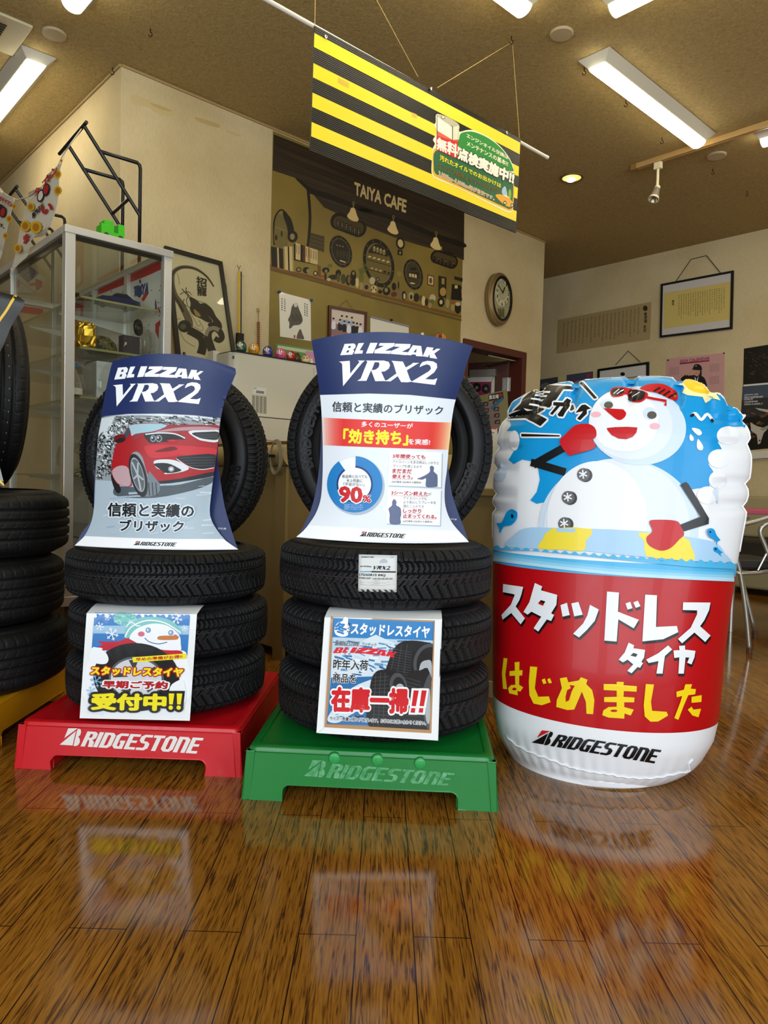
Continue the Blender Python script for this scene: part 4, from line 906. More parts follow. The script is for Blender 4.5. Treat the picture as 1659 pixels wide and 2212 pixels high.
def make_tyre(key, loc, rot, label, group, lines=(), letters=None):
    t = thing("tyre", loc, label, 'tyre', group); t.rotation_euler = rot
    for nm, me in (('tread', TY[key][0]), ('sidewall', TY[key][1])):
        o = bpy.data.objects.new(nm, me); COL.objects.link(o); o.parent = t
    Rr, w = TY[key][2:4]
    for x, m in lines:
        o = bpy.data.objects.new('painted_line', mesh_of(ring_line(Rr - .0005 - .006 * x * x, x * w * .43, m), 'painted_line')); COL.objects.link(o); o.parent = t
    for s_, a0, a1 in letters or ():
        r1 = Rr - .042
        mb = ring_text(s_, r1 - .034, r1 - .004, lambda r: w / 2 * 1.0 + .001, a0, a1, LETT)
        o = bpy.data.objects.new('raised_lettering', mesh_of(mb, 'raised_lettering', False)); COL.objects.link(o); o.parent = t
    return t

# ================================================================== plastic pallets
def mat_plastic(name, c0, c1, c2):
    m, nt, b, N, L = nmat(name)
    tc = N('TexCoord'); n = N('TexNoise'); n.inputs['Scale'].default_value = 7; n.inputs['Detail'].default_value = 7; n.inputs['Roughness'].default_value = .7; L(tc.outputs['Object'], n.inputs['Vector'])
    r = ramp(nt, [(.2, c0), (.4, c1), (.66, c1), (.8, c2)]); L(n.outputs['Fac'], r.inputs[0]); L(r.outputs[0], b.inputs['Base Color'])
    n2 = N('TexNoise'); n2.inputs['Scale'].default_value = 30; L(tc.outputs['Object'], n2.inputs['Vector']); mr = N('MapRange'); mr.inputs[3].default_value = .22; mr.inputs[4].default_value = .42; L(n2.outputs['Fac'], mr.inputs[0]); L(mr.outputs[0], b.inputs['Roughness'])
    return m
def pallet(name, label, c, yaw, w, d, h, mat):
    """moulded stand: top tray with rounded rim, four corner legs and cut-away skirts"""
    t = thing(name, V((c[0], c[1], 0)), label, 'pallet')
    ca, sa = math.cos(yaw), math.sin(yaw); X = V((ca, sa, 0)); Y = V((-sa, ca, 0)); O = V((c[0], c[1], 0))
    P = lambda x, y, z: O + X * x + Y * y + UZ * z
    T = .016; lw = .098; zh = .042; fl = .01    # legs, skirt height, flare at the foot
    mb = MB()
    def skirt(f, L):
        # outline of one side, seen from outside: arch between legs
        a = L / 2; r = .018; arc = [(a - lw - r + r * math.sin(R(q)), zh - r + r * math.cos(R(q))) for q in (0, 22, 45, 67, 90)]
        o = [(-a, 0), (-a + lw, 0)] + [(-x, z) for x, z in arc[::-1]] + arc + [(a - lw, 0), (a, 0), (a - .006, h - .012), (-a + .006, h - .012)]
        return [f(x, z) for x, z in o]
    sl = lambda z: fl * (1 - z / h)
    for f, L, dv in ((lambda x, z: P(x, -d / 2 - sl(z) + fl, z), w, Y * T), (lambda x, z: P(-x, d / 2 + sl(z) - fl, z), w, -Y * T), (lambda x, z: P(w / 2 + sl(z) - fl, x, z), d, -X * T), (lambda x, z: P(-w / 2 - sl(z) + fl, -x, z), d, X * T)):
        mb.prism(skirt(f, L), dv, mat)
    for sx in (-1, 1):
        for sy in (-1, 1):
            x0, x1 = sx * (w / 2 - .014), sx * (w / 2 - lw + .002); y0, y1 = sy * (d / 2 - .014), sy * (d / 2 - lw)
            xs = sorted((x0, x1)); ys = sorted((y0, y1))
            mb.hexa([P(xs[0], ys[0], 0.0005), P(xs[1], ys[0], 0.0005), P(xs[1], ys[1], 0.0005), P(xs[0], ys[1], 0.0005), P(xs[0], ys[0], h - .02), P(xs[1], ys[0], h - .02), P(xs[1], ys[1], h - .02), P(xs[0], ys[1], h - .02)], mat)
    body = mb.build('skirt_and_legs', t, bev=.004)
    mb = MB(); n = 6; rc = .022; loops = []
    def rr(hx, hy, z, r):
        o = []
        for cx, cy, a0 in ((hx - r, hy - r, 0), (-hx + r, hy - r, 90), (-hx + r, -hy + r, 180), (hx - r, -hy + r, 270)):
            for i in range(n + 1): a = R(a0 + 90 * i / n); o.append(P(cx + r * math.cos(a), cy + r * math.sin(a), z))
        return o
    hx, hy = w / 2 - fl * .05, d / 2 - fl * .05
    lv = [rr(hx - fl * .9, hy - fl * .9, h - .03, rc), rr(hx - fl * .92, hy - fl * .92, h - .009, rc), rr(hx - fl * .92 - .003, hy - fl * .92 - .003, h - .003, rc), rr(hx - fl * .92 - .009, hy - fl * .92 - .009, h, rc), rr(hx - .03, hy - .03, h, rc), rr(hx - .034, hy - .034, h - .004, rc)]
    N_ = len(lv[0]); vs_ = [p for l in lv for p in l]; fs = []
    for i in range(len(lv) - 1):
        for j in range(N_): fs.append((i * N_ + j, i * N_ + (j + 1) % N_, (i + 1) * N_ + (j + 1) % N_, (i + 1) * N_ + j))
    fs.append(tuple(range((len(lv) - 1) * N_, len(lv) * N_))); mb.add(vs_, fs, mat)
    mb.build('top_tray', t, smooth='auto')
    # plane of the front face, leaning back with the flare
    p0 = P(0, -d / 2, 0); nrm = (P(0, -d / 2 + fl, h) - p0).cross(X).normalized()
    return t, (p0, nrm)
# the maker's wordmark: cut B with a red corner, then slanted capitals
def wordmark(ar, quad, m, lay=0, corner=None, skip=()):
    """quad = TL TR BR BL of the whole mark; drawn in a unit box (u, v)"""
    qm = quadmap(quad); n0 = ar.P
    old = ar.fr; ar.fr = (0, 0, 1); q2 = lambda u, v: tuple(old[i] + qm(u, v)[i] * old[2] for i in (0, 1))
    pg = lambda pts, mm, l: ar.poly([q2(*p) for p in pts], mm, l)
    # shapes in (u, v): slanted by s at the top
    S = lambda u, v: (u + .045 * (1 - v), v)
    s_ = lambda pts: [S(u, v) for u, v in pts]
    if 'B' not in skip:
        pg([(.047, .03), (.114, 0.0), (.026, .60)], corner or m, lay)                           # corner blade
        pg([(-.002, .98), (.104, .15), (.091, .98)], m, lay)                                     # sail
        pg([(.117, .02), (.136, .05), (.142, .2), (.137, .38), (.125, .47), (.137, .58), (.141, .75), (.134, .9), (.118, 1.0), (.097, 1.0), (.111, .14)], m, lay)
    W = dict(R=.088, I=.034, D=.090, G=.088, E=.084, S=.086, T=.086, O=.092, N=.092)
    u = .148; t = .031
    top = .14
    vv = lambda y: top + (1 - top) * y
    def L(*pts): pg([S(u + a, vv(y)) for a, y in pts], m, lay)
    for i, ch in enumerate('RIDGESTONE'):
        w = W[ch] * .93
        if i in skip: u += w + .0075; continue
        if ch in 'RIDEN': L((0, 0), (t, 0), (t, 1), (0, 1))
        if ch == 'R':
            L((t, 0), (w - .02, 0), (w, .12), (w, .42), (w - .02, .54), (t, .54), (t, .40), (w - t - .006, .40), (w - t, .34), (w - t, .22), (w - t - .006, .16), (t, .16)); L((t + .006, .54), (w - .018, .54), (w, .68), (w + .004, 1), (w - t + .002, 1), (w - t - .004, .70))
        if ch == 'D': L((t, 0), (w - .022, 0), (w, .16), (w, .84), (w - .022, 1), (t, 1), (t, .84), (w - t - .006, .84), (w - t, .76), (w - t, .24), (w - t - .006, .16), (t, .16))
        if ch == 'G': L((w, 0), (.022, 0), (0, .16), (0, .84), (.022, 1), (w - .004, 1), (w - .004, .46), (w * .5, .46), (w * .5, .60), (w - t - .002, .60), (w - t - .002, .84), (t + .006, .84), (t, .76), (t, .24), (t + .006, .16), (w, .16))
        if ch == 'E':
            for y0, y1, k in ((0, .16, 1), (.41, .56, .9), (.84, 1, 1)): L((t - .001, y0), (w * k, y0), (w * k, y1), (t - .001, y1))
        if ch == 'S': L((w, 0), (.022, 0), (0, .14), (0, .40), (.02, .55), (w - t - .004, .57), (w - t, .64), (w - t, .78), (w - t - .004, .84), (0, .84), (0, 1), (w - .022, 1), (w, .86), (w, .58), (w - .02, .44), (t + .004, .42), (t, .36), (t, .22), (t + .004, .16), (w, .16))
        if ch == 'T': L((0, 0), (w, 0), (w, .16), (w / 2 + t / 2, .16), (w / 2 + t / 2, 1), (w / 2 - t / 2, 1), (w / 2 - t / 2, .16), (0, .16))
        if ch == 'O':
            L((.022, 0), (w * .5, 0), (w * .5, .16), (t + .006, .16), (t, .24), (t, .76), (t + .006, .84), (w * .5, .84), (w * .5, 1), (.022, 1), (0, .84), (0, .16)); L((w * .5, 0), (w - .022, 0), (w, .16), (w, .84), (w - .022, 1), (w * .5, 1), (w * .5, .84), (w - t - .006, .84), (w - t, .76), (w - t, .24), (w - t - .006, .16), (w * .5, .16))
        if ch == 'N': L((t - .001, 0), (w - .022, 0), (w, .16), (w, 1), (w - t, 1), (w - t, .24), (w - t - .006, .16), (t - .001, .16))
        u += w + .0075
    ar.fr = old
REDP = mat_plastic('red_plastic', '#a00c18', '#c80c1a', '#d02a34'); GRNP = mat_plastic('green_plastic', '#0b5a24', '#0c762c', '#2f8c48'); YLWP = mat_plastic('yellow_plastic', '#a8700c', '#d0900f', '#d8a23a')
PH = .132
gy, gyaw = .630, R(-3.1); ryaw = R(-2.0)
GC = V((-.002, 1.765 + .315, 0)); RC = V((-.663, 1.925 + .31, 0))
tg, gpl = pallet('tyre_pallet', 'green plastic pallet with worn lettering under the middle tyre stack', GC, gyaw, .634, .63, PH, GRNP)
tr_, rpl = pallet('tyre_pallet', 'red plastic pallet with white lettering under the left middle tyre stack', RC, ryaw, .620, .62, PH - .003, REDP)
ty_, ypl = pallet('tyre_pallet', 'yellow plastic pallet under the summer tyre stack at the left edge', V((-1.395, 2.34, 0)), R(-24), .62, .62, PH, YLWP)
mb = MB(); wordmark(Art(mb, plane=rpl, fr=(0, 0, 1), base=4), [(134, 1571), (435, 1588), (430, 1628), (130, 1609)], M('#e9e4e0', .5)); mb.build('lettering', tr_)
def mat_worn():
    m, nt, b, N, L = nmat('worn_lettering')
    tc = N('TexCoord'); n = N('TexNoise'); n.inputs['Scale'].default_value = 45; n.inputs['Detail'].default_value = 6; n.inputs['Roughness'].default_value = .75; L(tc.outputs['Object'], n.inputs['Vector'])
    r = ramp(nt, [(.36, '#1a8236'), (.52, '#56a06c'), (.70, '#8abb98')]); L(n.outputs['Fac'], r.inputs[0]); L(r.outputs[0], b.inputs['Base Color']); b.inputs['Roughness'].default_value = .35; return m
mb = MB(); ar = Art(mb, plane=gpl, fr=(530, 1500, .36166), base=4); wordmark(ar, [(360, 385), (1235, 455), (1225, 545), (350, 488)], mat_worn())
BOSS = M('#8fd0a4', .5)
mb.build('lettering', tg)
for x, y in ((532, 385), (790, 395), (1045, 415)):
    P = at(530 + x * .36166, 1500 + y * .36166, *gpl); MB().lathe([(.018, -.002), (.012, .002), (.006, .003), (0, .0035)], P, M('#2f9a4e', .3), 20, (V((1, 0, 0)), UZ, gpl[1] if gpl[1].y < 0 else -gpl[1])).build('moulded_boss', tg, smooth=True)

# ---- stacks: three tyres flat, one standing on top
GS = GC + V((.014, .015, 0)); RS_ = RC + V((.006, .0, 0))
ORD = ('lowest', 'middle', 'top')
for key, C_, nm, gp, lab in (('big', GS, 'green', 'winter tyres stacked on the green pallet', (('lowest winter tyre of the stack, resting on the green pallet'), ('middle winter tyre of the stack on the green pallet'), ('top winter tyre on the green pallet, with a white size label'))), ('small', RS_, 'red', 'winter tyres stacked on the red pallet', (('lowest winter tyre of the stack, resting on the red pallet'), ('middle winter tyre of the stack on the red pallet'), ('top winter tyre of the red pallet stack, carrying the car display card')))):
    w = TY[key][3]
    for i in range(3):
        ox = (0, .004, -.003)[i]
        make_tyre(key, (C_.x + ox, C_.y + (.0, .004, -.004)[i], PH - .001 + w * (i + .5) * 1.0 + .0005 * i), (0, 0, R(7 + i * 41)), lab[i], gp, lines=((.06, RLINE),) if key == 'big' else ((.1, YLINE),))
zs = PH + TY['big'][3] * 3
t = make_tyre('big', (GS.x - .0, GS.y + .08, zs + .3035 - .042), (R(90), R(0), R(1)), 'winter tyre standing upright behind the tall display card', None, letters=((('BRIDGESTONE'), 196, 132), ('BLIZZAK', -10, -44)))
zs2 = PH - .003 + TY['small'][3] * 3
t = make_tyre('small', (RS_.x - .008, RS_.y + .05, zs2 + .2955 - .03), (R(90), 0, R(-9)), 'winter tyre standing upright behind the display card with a car', None, letters=(('BRIDGESTONE', 190, 130), ('BLIZZAK', -5, -40)))
# ================================================================== bent display cards on the stacks
def prints(h): return M(h, .38, spec=.35)
NAVY = prints('#1c2c5c'); PAPER = prints('#dfe6ee'); PWH = prints('#f1f3f5'); INKB = prints('#15181d'); LOGOR = prints('#c3202c')
def interp(pts, v):
    for (v0, a), (v1, b) in zip(pts, pts[1:]):
        if v <= v1: t = (v - v0) / (v1 - v0); return a + (b - a) * t
    return pts[-1][1]
def smooth_rows(pts):   # (y, x) rows through catmull-rom
    q = sm([(x, y) for y, x in pts], 6, False); return [(y, x) for x, y in q]
def card(Yd, left, right, top_arc, bot_arc, B, m, nx=28, ny=44):
    """front sheet: outline rows left/right [(y, x)], bulging B metres towards the viewer in the middle"""
    l = smooth_rows(left); r = smooth_rows(right)
    yl0, yl1, yr0, yr1 = l[0][0], l[-1][0], r[0][0], r[-1][0]
    mb = MB(); vs_ = []
    for j in range(ny + 1):
        v = j / ny; yl = yl0 + (yl1 - yl0) * v; yr = yr0 + (yr1 - yr0) * v
        xl, xr = interp(l, yl), interp(r, yr); arc = top_arc * max(0, 1 - v / .55) ** 1.2 + bot_arc * v ** 3
        for i in range(nx + 1):
            u = -1 + 2 * i / nx; x = xl + (xr - xl) * (u + 1) / 2; y = yl + (yr - yl) * (u + 1) / 2 + arc * (1 - u * u)
            p = aty(x, y, Yd); vs_.append(EYE + (p - EYE) * (1 - B * (1 - u * u) / p.y))
    n = nx + 1; fs = [(j * n + i, (j + 1) * n + i, (j + 1) * n + i + 1, j * n + i + 1) for j in range(ny) for i in range(nx)]
    mb.add(vs_, fs, m); return mb
def backing(Yd, dy, left, right, m, nx=2, ny=30):
    l = smooth_rows(left); r = smooth_rows(right); vs_ = []; mb = MB()
    for j in range(ny + 1):
        v = j / ny
        yl = l[0][0] + (l[-1][0] - l[0][0]) * v; yr = r[0][0] + (r[-1][0] - r[0][0]) * v; Y = Yd + dy * (1 - v ** 2) + .004
        vs_ += [aty(interp(l, yl), yl, Y), aty(interp(r, yr), yr, Y)]
    fs = [(2 * j, 2 * j + 2, 2 * j + 3, 2 * j + 1) for j in range(ny)]
    mb.add(vs_, fs, m); return mb
def solid(o, th): return o
# hand drawn tyre name lettering, in a unit box
def nrm(pts, x0, y0, w, h): return [((x - x0) / w, (y - y0) / h) for x, y in pts]
VRX = [nrm(p, 32, 200, 876, 232) for p in (   # slanted serif capitals
    [(32, 212), (128, 205), (132, 320), (214, 216), (200, 203), (262, 203), (240, 222), (68, 432), (60, 235), (50, 222)],
    [(272, 203), (430, 203), (475, 215), (487, 245), (475, 275), (440, 300), (408, 303), (440, 375), (450, 386), (355, 387), (318, 290), (276, 384), (195, 384), (225, 365), (280, 225), (285, 215)],
    [(500, 205), (600, 212), (627, 265), (680, 234), (690, 223), (747, 224), (720, 238), (636, 290), (665, 372), (682, 391), (640, 397), (585, 395), (555, 342), (490, 389), (430, 386), (460, 378), (543, 318), (515, 225)],
    [(757, 240), (775, 216), (820, 205), (870, 210), (903, 230), (907, 265), (880, 308), (800, 368), (870, 373), (908, 360), (888, 420), (690, 396), (678, 391), (830, 300), (852, 275), (843, 247), (815, 236), (780, 247), (750, 262)])]
VRXH = [nrm([(350, 218), (385, 218), (393, 235), (385, 262), (360, 283), (323, 290)], 32, 200, 876, 232)]
BLZ = [nrm(p, 40, 45, 897, 143) for p in (
    [(80, 55), (165, 50), (181, 66), (174, 93), (158, 103), (167, 120), (150, 150), (42, 155), (72, 80)], [(205, 48), (255, 46), (215, 112), (245, 112), (240, 140), (165, 143)], [(310, 45), (375, 45), (335, 138), (272, 140)],
    [(395, 47), (530, 47), (522, 75), (440, 115), (500, 115), (488, 143), (345, 138), (352, 108), (435, 72), (385, 70)], [(535, 52), (672, 56), (662, 90), (590, 125), (645, 128), (632, 155), (492, 143), (502, 115), (578, 82), (524, 78)],
    [(690, 66), (765, 73), (778, 166), (718, 163), (718, 150), (685, 148), (672, 157), (632, 152)], [(815, 82), (875, 88), (864, 114), (880, 112), (905, 96), (937, 100), (882, 140), (908, 187), (842, 178), (838, 145), (825, 172), (778, 165)])]
BLZH = [nrm(p, 40, 45, 897, 143) for p in ([(118, 73), (138, 72), (133, 90), (112, 91)], [(106, 112), (124, 111), (116, 131), (95, 132)], [(724, 95), (719, 131), (694, 129)])]
def unit_art(ar, polys, holes, quad, m, mh, lay, sx=1.0):
    qm = quadmap(quad)
    for p in polys: ar.poly([qm(u * sx, v) for u, v in p], m, lay)
    for p in holes: ar.poly([qm(u * sx, v) for u, v in p], mh, lay + 1)
CAT = 'display card'
# ---------- middle stack card
Yc = 1.765
F2 = (590, 700, .29536)
L = [(735, 673), (760, 677), (800, 684), (850, 691), (900, 695), (960, 697), (1020, 697), (1070, 694), (1095, 688), (1115, 679), (1135, 665), (1150, 653), (1160, 640)]
Rr_ = [(748, 1022), (780, 1010), (820, 999), (865, 984), (900, 977), (960, 970), (1010, 966), (1050, 961), (1085, 961), (1110, 967), (1130, 977), (1148, 992), (1171, 1013)]
mb = card(Yc, L, Rr_, -24, 7, .045, PAPER)
base = MB(); base.v = list(mb.v); base.f = list(mb.f); thicken(mb, .0025)
ar = Art(mb, bvh_from=base, fr=F2, maxlen=14)
t2c = thing('display_card', aty(828, 1168, Yc), 'tall bent display card headed in navy with a 90% ring chart, on the green stack', CAT)
ar.maxlen = 12
ar.poly([(260, 100), (420, 70), (600, 36), (760, 23), (900, 25), (1100, 48), (1300, 92), (1480, 140), (1450, 240), (1412, 330), (1385, 430), (1360, 555), (1000, 518), (700, 508), (330, 519), (315, 420), (285, 260)], NAVY, 0)
unit_art(ar, BLZ, BLZH, [(490, 138), (1223, 138), (1223, 255), (490, 255)], PWH, NAVY, 1)
unit_art(ar, VRX, VRXH, [(483, 265), (1200, 265), (1200, 455), (483, 455)], PWH, NAVY, 1)
ar.text('信頼と実績のブリザック', [(435, 565), (1242, 600), (1240, 665), (433, 640)], prints('#2c2f35'), 1, .018)
def mat_redband(name):
    m, nt, b, N, L = nmat(name); b.inputs['Base Color'].default_value = lin('#d8211f'); b.inputs['Roughness'].default_value = .38; return m
RBD = prints('#dc2a22')
def mixh(a, b, t): return '#%02x%02x%02x' % tuple(round(int(a[i:i + 2], 16) * (1 - t) + int(b[i:i + 2], 16) * t) for i in (1, 3, 5))
bands = [(.17 * i / 12, .17 * (i + 1) / 12, mixh('#eee2d8', '#dc2a22', ((i + .5) / 12) ** .7)) for i in range(12)] + [(.17, .84, '#dc2a22')] + [(.84 + .16 * i / 12, .84 + .16 * (i + 1) / 12, mixh('#dc2a22', '#f0d2a0', ((i + .5) / 12) ** 1.3)) for i in range(12)]
for u0, u1, c in bands:
    tp = lambda u: (360 + u * (1305 - 360), 684 + u * 36 + 4 * (1 - (2 * u - 1) ** 2)); bt = lambda u: (365 + u * (1283 - 365), 885 + u * 34 + 3 * (1 - (2 * u - 1) ** 2))
    ar.poly([tp(u0), tp((u0 + u1) / 2), tp(u1), bt(u1), bt((u0 + u1) / 2), bt(u0)], prints(c), 1)
ar.text('多くのユーザーが', [(648, 712), (1022, 728), (1020, 765), (646, 752)], PWH, 2, .02)
ar.text('「効き持ち」', [(520, 768), (985, 785), (982, 885), (515, 868)], prints('#f4e81c'), 2, .045); ar.text('を実感!', [(990, 838), (1146, 845), (1144, 885), (988, 880)], PWH, 2, .02)
# ring chart
BLU = prints('#1f7cc0'); BLD = prints('#123e78'); SHD = prints('#a9b9c8')
c = (598, 1172)
ar.poly(ell(c[0] + 12, c[1] + 14, 206, 212, 0, 60), SHD, 0); ar.poly(ell(*c, 190, 196, 0, 60), PWH, 1)
ar.poly(ell(*c, 202, 206, 0, 60, -88, 235) + ell(*c, 118, 120, 0, 60, -88, 235)[::-1], BLU, 2)
ar.poly(ell(*c, 132, 136, 0, 40, -88, 235) + ell(*c, 118, 120, 0, 40, -88, 235)[::-1], BLD, 3)
ar.poly(ell(*c, 119, 121, 0, 50), PWH, 4)
for s_, x0, x1, y in (('新品時と比べても', 508, 690, 1102), ('氷上性能に', 540, 655, 1132), ('「不安がない」', 518, 668, 1160)): ar.text(s_, [(x0, y), (x1, y + 3), (x1, y + 27), (x0, y + 24)], INKB, 5, .01)
for m_, b_, l_ in ((PWH, .10, 5), (prints('#c8161e'), .045, 6)):
    ar.text('90', [(492, 1190), (650, 1196), (648, 1304), (488, 1298)], m_, l_, b_); ar.text('%', [(660, 1252), (716, 1254), (714, 1304), (658, 1300)], m_, l_, b_ * .8)
for i, s_ in enumerate(('2023年ブリヂストン調べ', '回答者 3年以上VRX2を', '使用しているユーザー')): ar.text(s_, [(524, 1316 + i * 15), (660, 1319 + i * 15), (658, 1330 + i * 15), (522, 1327 + i * 15)], prints('#cfe3f4'), 5)
# two speech panels
for tail, q, sh in (([(843, 985), (805, 1042), (840, 1040)], [(848, 926), (1232, 940), (1226, 1194), (838, 1180)], 0), ([(830, 1380), (792, 1342), (838, 1345)], [(834, 1196), (1226, 1212), (1218, 1474), (826, 1458)], 0)):
    ar.poly(sm([(x + 8, y + 8) for x, y in q], 1), SHD, 1); ar.poly(q, PWH, 2); ar.poly(tail, PWH, 2)
RT = prints('#b5182a'); SIL = prints('#5f6a8a')
ar.text('3年間使っても', [(876, 950), (1112, 958), (1110, 988), (874, 980)], RT, 3, .035); ar.line([(874, 988), (1110, 996)], 2, RT, 3)
ar.text('アイスバーンを走る時はしっかりと', [(876, 995), (1210, 1006), (1209, 1028), (875, 1017)], INKB, 3); ar.text('グリップを感じるので', [(876, 1026), (1086, 1034), (1085, 1056), (874, 1048)], INKB, 3)
ar.text('まだまだ', [(874, 1058), (1012, 1063), (1010, 1092), (872, 1087)], RT, 3, .04); ar.text('使えそう。', [(872, 1100), (1020, 1106), (1018, 1134), (870, 1128)], RT, 3, .04); ar.line([(870, 1094), (1010, 1098)], 2, RT, 3); ar.line([(868, 1134), (1016, 1139)], 2, RT, 3)
ar.text('(50代男性 2020年から使用中)', [(868, 1146), (1082, 1152), (1081, 1170), (866, 1164)], INKB, 3, .01)
ar.poly(sm([(1145, 1045), (1160, 1036), (1175, 1050), (1172, 1075), (1185, 1090), (1200, 1110), (1200, 1180), (1192, 1190), (1118, 1190), (1116, 1130), (1090, 1138), (1050, 1132), (1075, 1122), (1112, 1105), (1140, 1085), (1146, 1070)], 4), SIL, 3)
ar.text('3シーズン終えた', [(866, 1218), (1130, 1228), (1128, 1258), (864, 1248)], RT, 3, .035); ar.text('が', [(1133, 1232), (1156, 1233), (1155, 1256), (1132, 1255)], INKB, 3); ar.line([(864, 1254), (1128, 1262)], 2, RT, 3)
for i, (s_, x1) in enumerate((('アイスバーンでも', 1120), ('より安心してブレーキを', 1188), ('踏むことができ', 1100))): ar.text(s_, [(952, 1262 + i * 29), (x1, 1267 + i * 29), (x1, 1289 + i * 29), (951, 1284 + i * 29)], INKB, 3)
ar.text('しっかり', [(952, 1350), (1082, 1354), (1080, 1382), (950, 1378)], RT, 3, .04); ar.text('止まってくれる。', [(950, 1388), (1194, 1396), (1192, 1424), (948, 1416)], RT, 3, .04); ar.line([(950, 1384), (1082, 1388)], 2, RT, 3); ar.line([(948, 1421), (1192, 1429)], 2, RT, 3)
ar.text('(60代男性 2020年から使用中)', [(950, 1434), (1162, 1440), (1161, 1457), (948, 1451)], INKB, 3, .01)
ar.poly(sm([(870, 1300), (884, 1280), (902, 1300), (900, 1325), (930, 1345), (936, 1390), (930, 1420), (928, 1462), (856, 1460), (852, 1390), (844, 1350), (868, 1328)], 4), SIL, 3)
ar.poly([(262, 1472), (500, 1486), (800, 1498), (1100, 1508), (1350, 1510), (1430, 1588), (1250, 1592), (900, 1588), (600, 1580), (350, 1572), (172, 1552)], PWH, 1)
wordmark(ar, [(640, 1515), (966, 1530), (960, 1566), (632, 1552)], INKB, 2, LOGOR)
solid(mb.build('printed_sheet', t2c, smooth='auto'), .003)
b2 = backing(Yc, .06, [(735, 675), (850, 693), (975, 692), (1050, 684), (1100, 672), (1140, 654), (1160, 642)], [(748, 1019), (865, 981), (975, 968), (1055, 974), (1100, 987), (1140, 1002), (1170, 1012)], NAVY)
base = MB(); base.v = list(b2.v); base.f = list(b2.f); thicken(b2, .0025); bo = Art(b2, bvh_from=base, fr=F2, base=3); bo.text('取りはずし厳禁', [(1298, 1420), (1342, 1424), (1341, 1436), (1297, 1432)], PWH, 0)
solid(b2.build('back_sheet', t2c, smooth='auto'), .003)
# ---------- left middle stack card with a car
Yd = 1.895; F1 = (140, 740, .27728)
q = lambda pts: [(740 + y * .27728, 140 + x * .27728) for x, y in pts]
L = q([(385, 150), (372, 175), (345, 290), (318, 420), (290, 570), (262, 720), (248, 900), (240, 1060), (232, 1250), (222, 1340), (200, 1420), (160, 1500), (120, 1545), (78, 1582)])
Rr_ = q([(1325, 205), (1336, 225), (1310, 290), (1270, 380), (1235, 480), (1213, 590), (1198, 720), (1180, 880), (1160, 1020), (1140, 1180), (1128, 1310), (1140, 1380), (1185, 1460), (1250, 1540), (1352, 1612)])
mb = card(Yd, L, Rr_, -24, 4, .04, PAPER)
base = MB(); base.v = list(mb.v); base.f = list(mb.f); thicken(mb, .0025)
ar = Art(mb, bvh_from=base, fr=F1, maxlen=14)
t1c = thing('display_card', aty(330, 1180, Yd), 'bent display card showing a red car on snow, on the red stack', CAT)
# snowy road, forest, sky
ar.poly([(262, 575), (600, 565), (900, 580), (1240, 595), (1228, 700), (1208, 880), (1178, 1080), (900, 1100), (600, 1090), (215, 1070), (222, 900), (238, 720)], prints('#8f979c'), 0)
ar.poly([(215, 1070), (500, 1085), (800, 1100), (1180, 1040), (1160, 1310), (1170, 1380), (1220, 1490), (1250, 1530), (900, 1530), (500, 1520), (125, 1508), (180, 1415), (205, 1250)], prints('#a9bac6'), 1)
ar.poly([(290, 590), (395, 570), (360, 650), (390, 700), (330, 760), (300, 690), (262, 730)], prints('#c9d3d8'), 1)
rnd.seed(3)
for k in range(150):
    x = rnd.uniform(380, 1195); y = rnd.uniform(572, 640); ar.line([(x, y), (x + rnd.uniform(14, 60), y + rnd.uniform(-4, 22))], rnd.uniform(5, 13), prints(rnd.choice(['#23282a', '#3a4042', '#e3e8ea', '#70777a', '#121617', '#b9c0c2'])), 1)
for k in range(230):
    y = rnd.uniform(690, 1050); x0 = 262 - (y - 700) * .06; x = rnd.uniform(x0, x0 + 40 + (140 if y < 900 else 90)); ar.line([(x, y), (x + rnd.uniform(-16, 26), y + rnd.uniform(-10, 26))], rnd.uniform(4, 12), prints(rnd.choice(['#161a1b', '#262c2e', '#10100f', '#dfe5e8', '#5b6264', '#30373a'])), 1)
for k in range(70):
    x = rnd.uniform(345, 520); y = rnd.uniform(570, 720); ar.line([(x, y), (x + rnd.uniform(-20, 24), y + rnd.uniform(2, 28))], rnd.uniform(4, 10), prints(rnd.choice(['#1d2223', '#3a4143', '#dfe5e8', '#63696b'])), 1)
for k in range(40):
    x = rnd.uniform(240, 1080); y = rnd.uniform(1110, 1500); ar.line([(x, y), (x + rnd.uniform(60, 200), y + rnd.uniform(-12, 6))], rnd.uniform(3, 12), prints(rnd.choice(['#bccbd5', '#9fb2c0', '#c8d4dc', '#95a9b8'])), 2)
CR1 = prints('#a5161f'); CR2 = prints('#c4252c'); CR3 = prints('#6e0d14'); CDK = prints('#1a1a1e'); CHR = prints('#d8dce0'); GLS = prints('#9fc0cc'); SNO = prints('#d3dce2')
ar.poly(sm([(1150, 1045), (900, 1105), (760, 1115), (620, 1130), (430, 1120), (380, 1150), (420, 1200), (700, 1210), (1000, 1150), (1148, 1090)], 3), prints('#4c565e'), 2)
ar.poly(sm([(380, 1000), (362, 1040), (385, 1130), (415, 1175), (440, 1150), (420, 1090), (400, 1010)], 3), CDK, 3)
body = [(365, 1000), (375, 900), (400, 800), (440, 740), (470, 700), (500, 650), (560, 632), (680, 628), (820, 640), (960, 640), (1110, 642), (1200, 650), (1195, 760), (1180, 900), (1160, 1020), (1050, 1040), (900, 1075), (750, 1100), (690, 1090), (640, 1010), (610, 900), (565, 850), (520, 870), (505, 960), (515, 1060), (520, 1120), (430, 1110), (390, 1070)]
ar.poly(sm(body, 3), CR1, 3)
